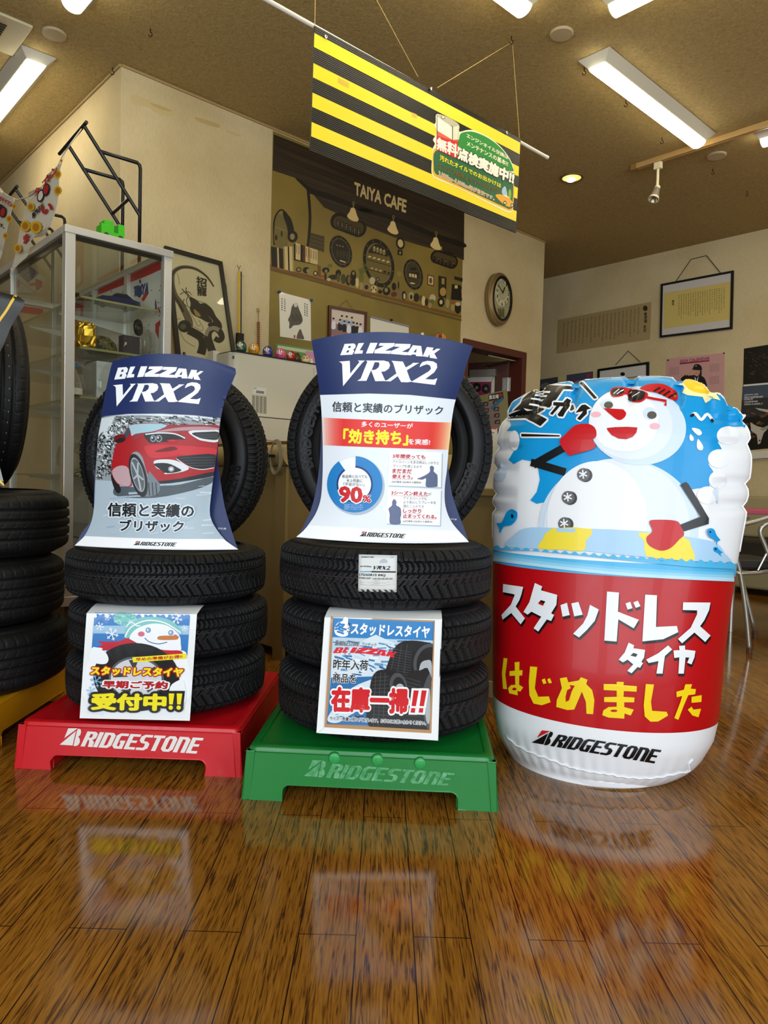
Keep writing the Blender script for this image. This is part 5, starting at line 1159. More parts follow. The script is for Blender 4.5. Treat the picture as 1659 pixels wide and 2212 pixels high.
ar.poly(sm([(500, 655), (560, 636), (690, 632), (800, 645), (700, 690), (560, 710), (525, 728), (515, 690)], 3), GLS, 4); ar.poly(sm([(445, 760), (475, 700), (498, 660), (512, 690), (490, 740)], 3), prints('#3a4a52'), 4)
ar.poly(sm([(560, 712), (700, 692), (820, 650), (1000, 645), (1200, 655), (1198, 690), (960, 690), (930, 700), (780, 690), (640, 720), (540, 760)], 3), prints('#8c3038'), 4)
ar.poly(sm([(700, 698), (860, 665), (1080, 655), (1195, 668), (1195, 680), (960, 685), (850, 690)], 3), prints('#b4888e'), 5)
ar.poly(sm([(388, 760), (395, 730), (440, 714), (475, 725), (470, 765), (420, 780)], 4), CR3, 5); ar.poly(sm([(395, 770), (430, 745), (470, 748), (465, 770), (420, 782)], 3), CDK, 6)
ar.poly(sm([(620, 715), (690, 700), (800, 700), (900, 715), (945, 750), (880, 755), (820, 770), (760, 775), (690, 785), (650, 770)], 4), CDK, 5); ar.line(sm([(630, 716), (740, 704), (860, 712), (938, 746)], 4, False), 10, CHR, 6)
for x, rx in ((735, 26), (690, 22)): ar.poly(ell(x, 748, rx, 28), prints('#7d868c'), 6); ar.poly(ell(x, 748, rx * .6, 18), CDK, 7); ar.poly(ell(x - 5, 742, 6, 8), CHR, 8)
ar.poly([(790, 760), (850, 755), (880, 765), (830, 775)], CR2, 6)
ar.poly(sm([(962, 692), (1100, 682), (1200, 685), (1192, 772), (1090, 768), (1030, 750)], 3), CHR, 5); ar.poly(sm([(990, 705), (1100, 696), (1196, 698), (1190, 755), (1095, 752), (1040, 738)], 3), CDK, 6)
for k in range(3): ar.line([(1020 + k * 14, 716 + k * 13), (1192, 712 + k * 14)], 4, prints('#5c6064'), 7)
ar.poly(sm([(640, 800), (900, 800), (1182, 830), (1175, 875), (900, 880), (700, 900), (640, 860)], 3), CR2, 4); ar.poly(sm([(700, 850), (830, 810), (880, 830), (800, 850)], 3), CR3, 5)
ar.poly(sm([(870, 895), (960, 880), (1172, 872), (1160, 970), (1060, 985), (985, 970), (920, 930)], 3), CDK, 5)
for k in range(4): ar.line([(900 + k * 20, 900 + k * 20), (1166 - k * 2, 892 + k * 22)], 3, prints('#55585c'), 6)
ar.line(sm([(872, 905), (960, 965), (1060, 988), (1160, 975)], 4, False), 6, CHR, 6)
ar.poly(sm([(694, 930), (740, 912), (850, 915), (940, 955), (965, 985), (900, 1010), (780, 1025), (790, 1000), (720, 980)], 4), CHR, 5); ar.poly(sm([(696, 945), (800, 940), (880, 975), (905, 1000), (800, 1018), (740, 985)], 3), CDK, 6); ar.poly(ell(830, 985, 24, 22), prints('#8c9296'), 7); ar.poly(ell(830, 985, 14, 13), prints('#d0d6da'), 8)
ar.poly(sm([(690, 1085), (900, 1060), (1160, 1005), (1155, 1040), (900, 1085), (750, 1100)], 3), CDK, 4)
ar.poly(ell(575, 1035, 62, 172, -14, 40), CDK, 5); ar.poly([(600, 1200), (640, 1080), (660, 1000), (740, 1095), (745, 1150), (720, 1185), (660, 1200)], prints('#6f7a82'), 4)
for k in range(3): ar.line([(655 + k * 28, 1090), (662 + k * 28, 1190)], 6, CDK, 6)
ar.poly(ell(572, 1030, 46, 138, -14, 40), prints('#9aa2a8'), 6); ar.poly(ell(572, 1030, 40, 126, -14, 40), prints('#565e64'), 7)
for k in range(5):
    w = R(72 * k + 20); ar.line([(572, 1030), (572 + 38 * math.cos(w) + 26 * math.sin(w), 1030 + 118 * math.sin(w))], 13, prints('#a9b1b6'), 8)
ar.poly(sm([(372, 1000), (430, 960), (500, 980), (515, 1110), (440, 1110), (395, 1070)], 3), prints('#b99a9f'), 4)
ar.poly([(360, 135), (450, 102), (560, 80), (680, 72), (820, 75), (1000, 100), (1150, 135), (1355, 200), (1340, 290), (1300, 380), (1265, 480), (1244, 592), (1000, 565), (750, 553), (500, 556), (258, 580), (288, 420), (318, 290), (340, 190)], NAVY, 9)
unit_art(ar, BLZ, BLZH, [(392, 190), (1080, 182), (1080, 293), (392, 322)], PWH, NAVY, 10)
unit_art(ar, VRX, VRXH, [(384, 326), (1058, 304), (1058, 489), (384, 500)], PWH, NAVY, 10)
GLOW = prints('#d7e1e8')
for s_, qd in (('信頼と実績の', [(345, 1248), (1003, 1262), (1000, 1362), (342, 1352)]), ('ブリザック', [(438, 1380), (926, 1390), (922, 1474), (434, 1468)])):
    ar.text(s_, qd, GLOW, 9, .13, n=10); ar.text(s_, qd, INKB, 10, .03)
ar.poly([(160, 1508), (500, 1522), (850, 1532), (1230, 1532), (1348, 1612), (1000, 1608), (600, 1600), (300, 1592), (82, 1580)], PWH, 3)
wordmark(ar, [(545, 1545), (870, 1553), (864, 1588), (536, 1578)], INKB, 4, LOGOR)
solid(mb.build('printed_sheet', t1c, smooth='auto'), .003)
b1 = backing(Yd, .05, q([(385, 152), (300, 560), (236, 1000), (222, 1340), (190, 1405), (140, 1470), (105, 1535), (82, 1580)]), q([(1325, 207), (1235, 480), (1190, 870), (1205, 1020), (1240, 1250), (1280, 1400), (1320, 1530), (1350, 1610)]), NAVY)
base = MB(); base.v = list(b1.v); base.f = list(b1.f); thicken(b1, .0025); bo = Art(b1, bvh_from=base, fr=F1, base=3); bo.text('取りはずし厳禁', [(1196, 1440), (1258, 1443), (1257, 1458), (1195, 1455)], PWH, 0)
solid(b1.build('back_sheet', t1c, smooth='auto'), .003)

# ================================================================== paper notices hung over the tyres, size label
def notice(name, label, top, bend, bot, Ys, m):
    """sheet clamped under the top tyre, curving over the shoulder and hanging straight; rows of (xl, yl, xr, yr)"""
    rows = [(top, Ys[0]), (tuple((a + b) / 2 + (0, -1.5, 0, -1.5)[i] for i, (a, b) in enumerate(zip(top, bend))), Ys[0] + (Ys[1] - Ys[0]) * .66), (bend, Ys[1])]
    for k in range(1, 13): f = k / 12; rows.append((tuple(a + (b - a) * f for a, b in zip(bend, bot)), Ys[1] + (Ys[2] - Ys[1]) * f))
    mb = MB(); vs_ = []
    for (xl, yl, xr, yr), Y in rows:
        for i in range(9): u = i / 8; vs_.append(aty(xl + (xr - xl) * u, yl + (yr - yl) * u, Y))
    mb.add(vs_, [(j * 9 + i, (j + 1) * 9 + i, (j + 1) * 9 + i + 1, j * 9 + i + 1) for j in range(len(rows) - 1) for i in range(8)], m)
    base = MB(); base.v = list(mb.v); base.f = list(mb.f); thicken(mb, .0008)
    return mb, base
GLOSS = M('#eef0f0', .16, spec=.5); gl = lambda h: M(h, .18, spec=.5)
# right notice
mb, base = notice('paper_notice', '', (712, 1311, 953, 1318), (701, 1334, 955, 1338), (683.5, 1583, 946.5, 1600), (1.865, 1.79, 1.772), GLOSS)
ar = Art(mb, bvh_from=base, fr=(580, 1150, .31344), maxlen=14)
ar.poly([(432, 582), (1147, 607), (1122, 1382), (386, 1340)], gl('#b88a5c'), 0); ar.poly([(447, 590), (1140, 618), (1108, 1358), (402, 1318)], gl('#8fb4d2'), 1)
ar.poly([(447, 590), (1140, 618), (1136, 745), (440, 722)], gl('#2a7fc0'), 2); ar.poly([(440, 722), (1136, 745), (1132, 830), (436, 830)], gl('#b9d0e0'), 2)
rnd.seed(5)
ar.poly([(436, 830), (560, 800), (680, 730), (740, 705), (860, 760), (960, 800), (960, 1000), (430, 1000)], gl('#d6e2ea'), 2)
for k in range(90):
    x = rnd.uniform(440, 960); y = rnd.uniform(740, 990); ar.line([(x, y), (x + rnd.uniform(20, 70), y + rnd.uniform(-4, 30))], rnd.uniform(5, 16), gl(rnd.choice(['#3f78ac', '#e8f0f4', '#5d93be', '#c4d8e6', '#2b5c8c'])), 3)
ar.poly([(432, 1000), (960, 985), (900, 1340), (402, 1318)], gl('#2f6fa8'), 2); ar.poly(sm([(428, 1240), (560, 1080), (760, 1000), (900, 1010), (800, 1120), (560, 1260), (480, 1310), (410, 1300)], 3), gl('#d3e0ea'), 3)
for k in range(30): x = rnd.uniform(440, 760); y = rnd.uniform(1130, 1310); ar.line([(x, y), (x + rnd.uniform(20, 60), y + rnd.uniform(-10, 20))], rnd.uniform(5, 12), gl(rnd.choice(['#28598c', '#7fb0d4', '#1c4268'])), 4)
# three tyres in the picture
TK = gl('#1c1d1f'); TG = gl('#4a4c50'); RM = gl('#aeb4b8')
ar.poly(sm([(810, 1000), (830, 880), (880, 780), (960, 745), (1080, 755), (1134, 790), (1125, 1010), (960, 1040)], 4), TK, 4); ar.poly(ell(1108, 900, 110, 135, 8), TG, 5); ar.poly(ell(1112, 905, 92, 116, 8), TK, 6); ar.poly(sm([(1036, 960), (1050, 900), (1085, 880), (1122, 890), (1120, 1000), (1040, 1000)], 3), RM, 7)
ar.poly(sm([(690, 1330), (700, 1060), (740, 960), (820, 945), (900, 960), (940, 1010), (930, 1345)], 4), TK, 8); ar.poly(ell(895, 1060, 60, 95, -8), TG, 9); ar.poly(ell(900, 1068, 44, 74, -8), TK, 10); ar.poly(ell(905, 1080, 32, 40), RM, 11)
ar.poly(sm([(920, 1345), (940, 1060), (970, 965), (1040, 950), (1110, 965), (1118, 1356)], 4), TK, 8); ar.poly(sm([(1060, 1110), (1080, 1030), (1118, 985), (1112, 1330), (1085, 1330), (1065, 1240)], 4), TG, 9); ar.poly(sm([(1080, 1150), (1112, 1080), (1110, 1300), (1085, 1290)], 4), RM, 10)
for k in range(12):
    y = 800 + k * 18; ar.line([(852 + k * -3, y), (985, y + 26)], 3, TG, 5)
    ar.line([(715, 1000 + k * 25), (830, 990 + k * 27)], 3, TG, 9); ar.line([(950, 1000 + k * 26), (1050, 1030 + k * 24)], 3, TG, 9)
for k in range(3): ar.line([(880 + k * 38, 770), (836 + k * 46, 1000)], 3.5, TG, 5); ar.line([(740 + k * 32, 965), (722 + k * 34, 1330)], 3.5, TG, 9)
WT_ = gl('#f4f5f6')
ar.poly(sm([(455, 660), (475, 625), (510, 610), (520, 588), (548, 592), (548, 625), (560, 660), (545, 710), (500, 718), (462, 700)], 3), WT_, 3); ar.text('冬', [(460, 622), (538, 625), (536, 700), (458, 697)], gl('#2a7fc0'), 4, .05)
ar.text('タイヤ', [(543, 622), (566, 623), (562, 700), (540, 698)], INKB, 4, .03, vert=True); ar.text('スタッドレスタイヤ', [(575, 625), (1112, 650), (1106, 728), (568, 700)], WT_, 4, .04)
GRY = gl('#6d7278'); wordmark(ar, [(458, 742), (630, 748), (628, 785), (454, 778)], GRY, 5); ar.text('ブリザック', [(642, 758), (745, 762), (743, 786), (640, 782)], GRY, 5, .02)
unit_art(ar, BLZ, BLZH, [(448, 788), (893, 800), (882, 864), (442, 844)], gl('#dc2836'), gl('#d6e2ea'), 5)
for s_, qd in (('昨年入荷', [(450, 872), (688, 880), (684, 950), (446, 942)]), ('商品を', [(446, 970), (606, 976), (602, 1038), (442, 1032)])): ar.text(s_, qd, WT_, 5, .07); ar.text(s_, qd, INKB, 6, .025)
for q_, m_ in (([(1140, 618), (1147, 607), (1122, 1382), (1108, 1358)], '#b88a5c'), ([(1147, 607), (1188, 603), (1164, 1430), (1122, 1382)], '#eef0f0'), ([(402, 1318), (1108, 1358), (1122, 1382), (386, 1340)], '#b88a5c'), ([(386, 1340), (1122, 1382), (1164, 1430), (345, 1380)], '#eef0f0'), ([(432, 582), (447, 590), (402, 1318), (386, 1340)], '#b88a5c')): ar.poly(q_, gl(m_), 11)
qd = [(440, 1068), (960, 1080), (955, 1240), (436, 1226)]; ar.text('在庫一掃', qd, WT_, 12, .13, n=12); ar.text('在庫一掃', qd, gl('#d0141e'), 13, .055)
qd = [(985, 1090), (1092, 1095), (1040, 1240), (960, 1235)]
for m_, l_, g in ((WT_, 12, 14), (gl('#d0141e'), 13, 0)):
    for dx in (0, 55): ar.poly([(1000 + dx - g, 1085 - g), (1035 + dx + g, 1087 - g), (1015 + dx + g, 1195 + g), (985 + dx - g, 1193 + g)], m_, l_); ar.poly([(984 + dx - g, 1208), (1012 + dx + g, 1210), (1008 + dx + g, 1240 + g), (978 + dx - g, 1238 + g)], m_, l_)
qd = [(425, 1264), (1085, 1298), (1083, 1325), (423, 1290)]; ar.text('サイズ・数量に限りがございます。お早めにお問い合わせください。', qd, WT_, 12, .12); ar.text('サイズ・数量に限りがございます。お早めにお問い合わせください。', qd, INKB, 13, .02)
solid(mb.build('paper_notice', None, smooth='auto'), .0008); o = COL.objects[-1] if False else bpy.data.objects['paper_notice']
tag(o, 'paper stock clearance notice with three tyres hanging on the green stack', 'paper notice')
# left notice
mb, base = notice('paper_notice', '', (208, 1303, 441, 1307), (187, 1325, 425.5, 1327), (172, 1551.5, 410, 1557), (2.02, 1.942, 1.918), GLOSS)
ar = Art(mb, bvh_from=base, fr=(140, 1160, .27728), maxlen=14)
ar.poly([(230, 590), (980, 600), (935, 1390), (172, 1370)], gl('#e9eef2'), 0)
ar.poly([(232, 590), (978, 600), (950, 1010), (200, 990)], gl('#2a78c0'), 1); ar.poly([(222, 690), (970, 690), (966, 760), (216, 750)], gl('#9cc4e0'), 2)
SN = gl('#f2f5f8'); TEA = gl('#7cc4c0'); RDS = gl('#c01830')
ar.poly(sm([(200, 900), (260, 862), (320, 880), (345, 950), (320, 1000), (340, 1050), (700, 900), (900, 880), (960, 960), (938, 1290), (180, 1290)], 4), SN, 2)
ar.poly(sm([(380, 625), (420, 592), (520, 600), (560, 625), (540, 665), (470, 690), (400, 670)], 4), TEA, 3)
for k in range(14): ar.line([(470 + 40 * math.cos(k), 640 + 24 * math.sin(k)), (470 + 92 * math.cos(k * .9), 640 + 48 * math.sin(k * .9))], 12, gl('#a6dad4' if k % 2 else '#5fb0b0'), 4)
ar.poly(sm([(470, 780), (480, 700), (560, 635), (700, 622), (830, 650), (905, 720), (912, 755), (800, 690), (680, 680), (580, 720), (510, 780)], 4), TEA, 4); ar.line(sm([(470, 780), (520, 700), (640, 650), (780, 668), (905, 745)], 4, False), 10, SN, 5); ar.line(sm([(480, 700), (520, 660), (560, 690), (590, 690)], 4, False), 8, SN, 5)
ar.poly(sm([(505, 790), (560, 715), (680, 675), (800, 690), (890, 760), (905, 830), (890, 890), (700, 880), (560, 850)], 4), SN, 5)
ar.poly(sm([(260, 810), (330, 815), (430, 810), (480, 788), (520, 800), (620, 850), (780, 880), (905, 885), (900, 930), (700, 910), (500, 860), (330, 880), (265, 890), (300, 870), (258, 850), (300, 840)], 3), RDS, 6)
for x, y, r in ((652, 725, 20), (828, 745, 20)): ar.poly(ell(x, y, r, r), gl('#2f5f98'), 6); ar.poly(ell(x, y, r - 4, r - 4), gl('#8fb4d8'), 7); ar.poly(ell(x - 4, y - 4, 6, 7), SN, 8)
ar.poly(ell(598, 755, 26, 20), gl('#d66a80'), 6); ar.poly(ell(862, 775, 20, 16), gl('#d66a80'), 6); ar.poly(sm([(725, 780), (760, 768), (880, 770), (885, 790), (860, 800), (740, 800)], 4), gl('#c87838'), 7); ar.line(sm([(625, 785), (660, 815), (730, 832), (800, 818)], 4, False), 6, gl('#28508c'), 7)
c = (560, 1090)
ar.poly(ell(*c, 335, 265, 4, 50), gl('#141416'), 7); ar.poly(ell(c[0], c[1] + 10, 215, 170, 4, 50), gl('#55585c'), 8); ar.poly(ell(c[0], c[1] + 12, 198, 155, 4, 50), gl('#d0d4d8'), 9)
for k in range(5): w = R(72 * k - 90); ar.poly([(c[0] + 60 * math.cos(w - .25), c[1] + 48 * math.sin(w - .25)), (c[0] + 180 * math.cos(w - .33), c[1] + 140 * math.sin(w - .33)), (c[0] + 180 * math.cos(w + .1), c[1] + 140 * math.sin(w + .1))], gl('#3c3e42'), 10)
ar.poly(sm([(200, 900), (250, 868), (315, 890), (345, 945), (325, 985), (260, 985), (200, 960)], 4), SN, 11); ar.poly(sm([(820, 1180), (860, 1130), (930, 1120), (940, 1290), (820, 1290)], 4), SN, 11)
def flake(x, y, r, m_, l_):
    for k in range(6):
        w = R(60 * k + 15); e = (x + r * math.cos(w), y + r * math.sin(w)); ar.line([(x, y), e], r * .13, m_, l_)
        for s_ in (-1, 1): b = (x + r * .6 * math.cos(w), y + r * .6 * math.sin(w)); ar.line([b, (b[0] + r * .32 * math.cos(w + s_ * .8), b[1] + r * .32 * math.sin(w + s_ * .8))], r * .1, m_, l_)
for x, y, r in ((335, 625, 26), (275, 695, 34), (370, 755, 52), (875, 635, 44), (935, 710, 26)): flake(x, y, r, SN, 4)
flake(250, 1120, 50, gl('#7fb4dc'), 12); flake(210, 1200, 40, gl('#a8cce6'), 12); ar.poly([(182, 1180), (300, 1180), (300, 1390), (174, 1370)], gl('#dfeaf2'), 3)
ar.poly([(532, 935), (950, 905), (950, 945), (536, 975)], gl('#f2e41c'), 12); ar.text('早めの準備がお得!!', [(558, 940), (918, 916), (918, 942), (560, 964)], gl('#c01820'), 13, .03)
qd = [(215, 1008), (925, 1020), (920, 1085), (208, 1070)]; ar.text('スタッドレスタイヤ', qd, gl('#b01018'), 13, .17, n=12); ar.text('スタッドレスタイヤ', qd, gl('#f4e020'), 14, .06)
qd = [(308, 1118), (806, 1124), (800, 1180), (302, 1172)]; ar.text('早期ご予約', qd, WT_, 13, .2, n=12); ar.text('早期ご予約', qd, gl('#b01420'), 14, .055)
qd = [(225, 1218), (790, 1222), (784, 1345), (218, 1338)]; ar.text('受付中', qd, gl('#0c0c0c'), 15, .19, n=14); ar.text('受付中', qd, gl('#f2e31a'), 16, .055)
for m_, l_, g in ((gl('#0c0c0c'), 15, 20), (gl('#f2e31a'), 16, 0)):
    for dx in (0, 62): ar.poly([(815 + dx - g, 1215 - g), (858 + dx + g, 1216 - g), (846 + dx + g, 1300 + g), (818 + dx - g, 1300 + g)], m_, l_); ar.poly(ell(830 + dx, 1325, 17 + g, 17 + g), m_, l_)
tag(solid(mb.build('paper_notice', None, smooth='auto'), .0008), 'paper early booking notice with a snowman hanging on the red stack', 'paper notice')
# size label stuck on the top tyre tread
Tc = V((GS.x - .003, GS.y - .004, 0)); zt = PH + TY['big'][3] * 2.5
mb = MB(); vs_ = []
pl_ = []
for j in range(9):
    for i in range(11):
        u, v = i / 10, j / 8; x = 775 + 83 * u + (-1.5 * v); y = 1197.6 + 2 * u + 80 * v
        d = ray(x, y); o = EYE - Tc; a_ = d.x ** 2 + d.y ** 2; b_ = 2 * (o.x * d.x + o.y * d.y); c_ = o.x ** 2 + o.y ** 2 - (.3058 - .003 * (abs(v - .5) * 2) ** 2) ** 2
        k_ = (-b_ - math.sqrt(b_ * b_ - 4 * a_ * c_)) / (2 * a_); vs_.append(EYE + d * k_)
mb.add(vs_, [(j * 11 + i, (j + 1) * 11 + i, (j + 1) * 11 + i + 1, j * 11 + i + 1) for j in range(8) for i in range(10)], M('#d8d9d6', .4)); base = MB(); base.v = list(mb.v); base.f = list(mb.f); thicken(mb, .0025)
ar = Art(mb, bvh_from=base, fr=(580, 1150, .31344), maxlen=40)
wordmark(ar, [(638, 164), (728, 165), (726, 175), (636, 174)], INKB, 0); unit_art(ar, BLZ, [], [(632, 230), (713, 230), (712, 241), (631, 241)], INKB, INKB, 0); unit_art(ar, VRX, [], [(722, 230), (840, 231), (838, 262), (720, 262)], INKB, INKB, 0)
ar.poly([(632, 268), (710, 266), (709, 274), (631, 275)], prints('#5aa0c4'), 0); ar.poly([(710, 266), (878, 268), (877, 278), (709, 276)], INKB, 0)
ar.text('175/65R15 84Q', [(628, 284), (806, 288), (805, 305), (627, 301)], INKB, 0, .04); ar.text('PXR01207', [(626, 308), (706, 311), (705, 322), (625, 319)], INKB, 0, .03)
for k in range(16): ar.line([(720 + k * 9, 314), (720 + k * 9, 326)], 3 + (k % 3), INKB, 0)
for j in range(6): ar.line([(628, 332 + j * 6), (870 - (j % 3) * 30, 337 + j * 6)], 1.6, prints('#8a8c8c'), 0)
for j in range(2): ar.line([(628, 392 + j * 7), (870, 398 + j * 7)], 1.6, prints('#8a8c8c'), 0)
ar.poly(sm([(765, 205), (775, 190), (795, 182), (815, 190), (820, 208), (770, 212)], 3), prints('#b5b8ba'), 0); ar.text('157', [(842, 166), (864, 167), (863, 176), (841, 175)], prints('#555'[:1] + '555555'), 0)
solo(mb, 'size_label', 'white printed tyre size label stuck on the top tyre of the green stack', 'label', smooth=True)
# ================================================================== inflatable advertising stand
IC = V((.655, 2.10, 0)); IY = R(22)
IX = V((math.cos(IY), -math.sin(IY), 0)); IN = V((-math.sin(IY), -math.cos(IY), 0))     # along its width, towards its front
def seam(x, y): p = at(x, y, IC, IN) - IC; return p.dot(IX), p.z
SL = [seam(x, y) for x, y in ((1095, 893), (1083, 915), (1072, 960), (1067, 1000), (1064, 1100), (1065, 1200), (1066, 1320), (1067, 1450), (1069, 1510), (1078, 1570), (1100, 1610), (1140, 1648))][::-1]
SR = [seam(x, y) for x, y in ((1610, 907), (1620, 940), (1623, 1000), (1617, 1060), (1612, 1110), (1601, 1170), (1589, 1245), (1577, 1330), (1565, 1430), (1556, 1540), (1543, 1595), (1515, 1640))][::-1]
ST_ = [seam(x, y) for x, y in ((1095, 893), (1108, 868), (1140, 850), (1172, 837), (1210, 828), (1248, 823), (1300, 818), (1365, 815), (1420, 814), (1467, 818), (1500, 824), (1536, 838), (1565, 858), (1590, 882), (1610, 907))]
ZC = (SL[-1][1] + SR[-1][1]) / 2
def along(tab, z):
    t = [(a[1], a[0]) for a in tab]
    if z <= t[0][0]: f = max(0, z / t[0][0]); r = .2 * (1 if t[0][1] > 0 else -1); return r + (t[0][1] - r) * f ** .6
    if z >= t[-1][0]: return t[-1][1]
    return interp(t, z)
def topz(x):
    t = sorted(ST_)
    if x <= t[0][0]: return t[0][1]
    return interp(t, x) if x < t[-1][0] else t[-1][1]
PT = [seam(x, 830)[0] for x in (1173, 1248, 1365, 1467, 1536, 1575)]
PSR = [seam(1610, y)[1] for y in (911, 963, 1047, 1092)]; PSL = [seam(1066, y)[1] for y in (905, 969, 1010, 1066, 1098)]
bump = lambda d, s: math.exp(-(d / s) ** 2)
ZR0, ZR1, ZS1 = .172, .570, .607        # red band, sea band heights
NU = 120
zrows = [0, .004, .012, .025, .04, .06, .08, .10, .12, .14, .156, ZR0] + [ZR0 + (ZR1 - ZR0) * k / 14 for k in range(1, 15)] + [ZS1] + [ZS1 + (ZC - ZS1) * k / 26 for k in range(1, 27)]
NT = 16
us = [math.sin(math.pi / 2 * (-1 + 2 * i / NU)) * .35 + (-1 + 2 * i / NU) * .65 for i in range(NU + 1)]
def depth_at(u, z, x):
    B = .2 if z < .02 else (interp([(0, .2), (.05, .222), (.12, .24), (.3, .235), (.6, .19), (.9, .15), (1.3, .12)], z))
    T = topz(x); g = max(0, min(1, (T - z) / .20)); tf = math.sqrt(max(0, 1 - (1 - g) ** 2))
    pw = interp([(0, .5), (.2, .5), (.7, .62), (1.3, .7)], z)
    e = max(0, 1 - abs(u) ** 2.0) ** pw
    d = B * e * (tf if z > ZC - .1 else 1)
    if T - z < .11 and z > ZC - .05:
        for xp in PT: d *= 1 - .55 * bump(x - xp, .011) * (1 - (T - z) / .11)
    for s_, tab in ((1, PSR), (-1, PSL)):
        if u * s_ > .72:
            for zp in tab: d *= 1 - .6 * bump(z - zp, .010) * (u * s_ - .72) / .28
    if z < .12 and z > .012: d *= 1 + .008 * math.sin(u * 60 + z * 40) * min(1, (.12 - z) / .05)
    return d
def grid(front):
    rows = []
    for z in zrows: rows.append([(u, z, None) for u in us])
    for k in range(1, NT + 1): rows.append([(u, None, (k / NT) ** .8) for u in us])
    vs_ = []
    for r in rows:
        for u, z, k in r:
            zz = ZC if z is None else z
            xl, xr = along(SL, zz), along(SR, zz)
            for s_, tab in ((1, PSR), (-1, PSL)):
                if zz > .62 and u * s_ > .7:
                    pin = sum(.012 * bump(zz - zp, .010) for zp in tab) * ((u * s_ - .7) / .3) ** 2
                    if s_ > 0: xr -= pin
                    else: xl += pin
            x = xl + (xr - xl) * (u + 1) / 2
            if z is None:
                T = topz(x) - sum(.022 * bump(x - xp, .012) for xp in PT); zz = ZC + (max(T, ZC) - ZC) * k
            d = depth_at(u, zz, x); vs_.append(IC + IX * x + IN * (d * (1 if front else -1)) + UZ * zz)
    return vs_, len(rows)
VIN = dict(spec=.4, coat=.08)
def vin(h): return M(h, .36, **VIN)
VW = vin('#eef0f4'); VR = vin('#b80610'); VB = vin('#0a96d8'); VSEA = vin('#4bb4e4'); VSKY = VB
ti = thing('inflatable_stand', IC, 'round topped inflatable stand with a snowman in sunglasses and red lettered band', 'inflatable stand')
mb = MB()
for front in (True, False):
    vs_, NR = grid(front); n = NU + 1
    for mm, sel in ((VW, lambda z: z < ZR0 or ZS1 <= z < ZC + .001), (VR, lambda z: ZR0 <= z < ZR1), (VSEA, lambda z: ZR1 <= z < ZS1), (VSKY, lambda z: z >= ZC + .001)):
        fs = []
        for j in range(NR - 1):
            zl = zrows[j] if j < len(zrows) - 1 else ZC + .1
            if sel(zl + 1e-6):
                for i in range(NU):
                    q = (j * n + i, j * n + i + 1, (j + 1) * n + i + 1, (j + 1) * n + i); fs.append(q if front else q[::-1])
        k = len(mb.v)
        if mm is VW: k0 = k; mb.v += vs_
        im = mb.mid(mm)
        for f in fs: mb.f.append(tuple(k0 + a for a in f)); mb.mi.append(im)
    if front: base = MB(); base.v = list(mb.v); base.f = list(mb.f)
MB().lathe([(.19, .0005), (.203, .006), (.205, .018), (.200, .026), (.185, .026)], IC, VW, 64, caps=(1, 1)).build('base_ring', ti, smooth='auto')
# welded seam round the edge
fv, NR = grid(True); n = NU + 1; nz = len(zrows)
ed = [fv[j * n] for j in range(28, nz)] + [fv[(NR - 1) * n + i] for i in range(0, NU + 1, 2)] + [fv[j * n + NU] for j in range(nz - 1, 27, -1)]
MB().tube(ed, .0028, VW, 6).build('edge_seam', ti, smooth=True)
pr = mb; art = lambda fr, ml=14: Art(pr, bvh_from=base, fr=fr, maxlen=ml, base=3, lay_k=1.8)
a7 = art((1050, 780, .36709), 7); a8 = art((1050, 1200, .36709))
sp = [a8.P(p) for p in ((120, 1060), (180, 1115), (280, 1165), (380, 1200), (470, 1235), (540, 1255), (640, 1275), (720, 1285), (800, 1300), (900, 1308), (1000, 1305), (1100, 1285), (1200, 1265), (1262, 1235))]
sp = [a8.hit(x, y + (1.2 if i % 2 else -1.2), 0) for i, (x, y) in enumerate(sm(sp, 3, False))]
MB().tube([p for p in sp if p], .0025, VW, 6).build('bottom_seam', ti, smooth=True)
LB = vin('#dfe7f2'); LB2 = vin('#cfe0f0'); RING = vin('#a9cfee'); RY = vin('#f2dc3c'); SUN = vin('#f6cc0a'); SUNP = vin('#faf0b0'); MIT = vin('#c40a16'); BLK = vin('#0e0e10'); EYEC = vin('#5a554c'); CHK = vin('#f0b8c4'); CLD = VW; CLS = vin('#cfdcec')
# sky area with clouds standing in front of it
sky = [(135, 240), (250, 160), (400, 110), (560, 85), (900, 80), (1200, 100), (1400, 190), (1490, 270), (1520, 330), (1535, 385), (1400, 390), (1365, 430), (1362, 480), (1385, 520), (1330, 528), (1305, 570), (1308, 610), (1335, 650), (1312, 690), (1312, 740), (1230, 752), (1000, 800), (400, 830), (340, 832), (300, 840), (262, 820), (300, 770), (318, 700), (308, 630), (270, 590), (215, 580), (165, 605), (135, 582), (160, 540), (190, 500), (197, 440), (175, 410), (125, 412), (150, 380), (138, 345), (160, 310), (140, 285)]
a7.poly(sky, VSKY, 0)
for p in (ell(1420, 440, 66, 54), ell(1365, 575, 62, 54), ell(1360, 700, 52, 52), ell(1300, 790, 62, 52), ell(170, 470, 30, 60)): a7.poly(p, CLD, 1)
a7.poly(sm([(1330, 770), (1355, 740), (1362, 790), (1358, 840), (1345, 800)], 3), CLS, 2); a7.poly(sm([(60, 700), (110, 700), (125, 640), (60, 620)], 3), CLS, 1)
# body, back half tinted
a7.poly(ell(780, 970, 465, 395, 0, 60, 180, 360) + [(1245, 1050), (320, 1040)], LB2, 2); a7.poly(ell(770, 975, 425, 400, 0, 60, 180, 360) + [(1195, 1040), (345, 1010)], LB, 3); a7.poly([(x, min(y, 1050)) for x, y in ell(655, 930, 292, 340, 0, 72)], VW, 4)
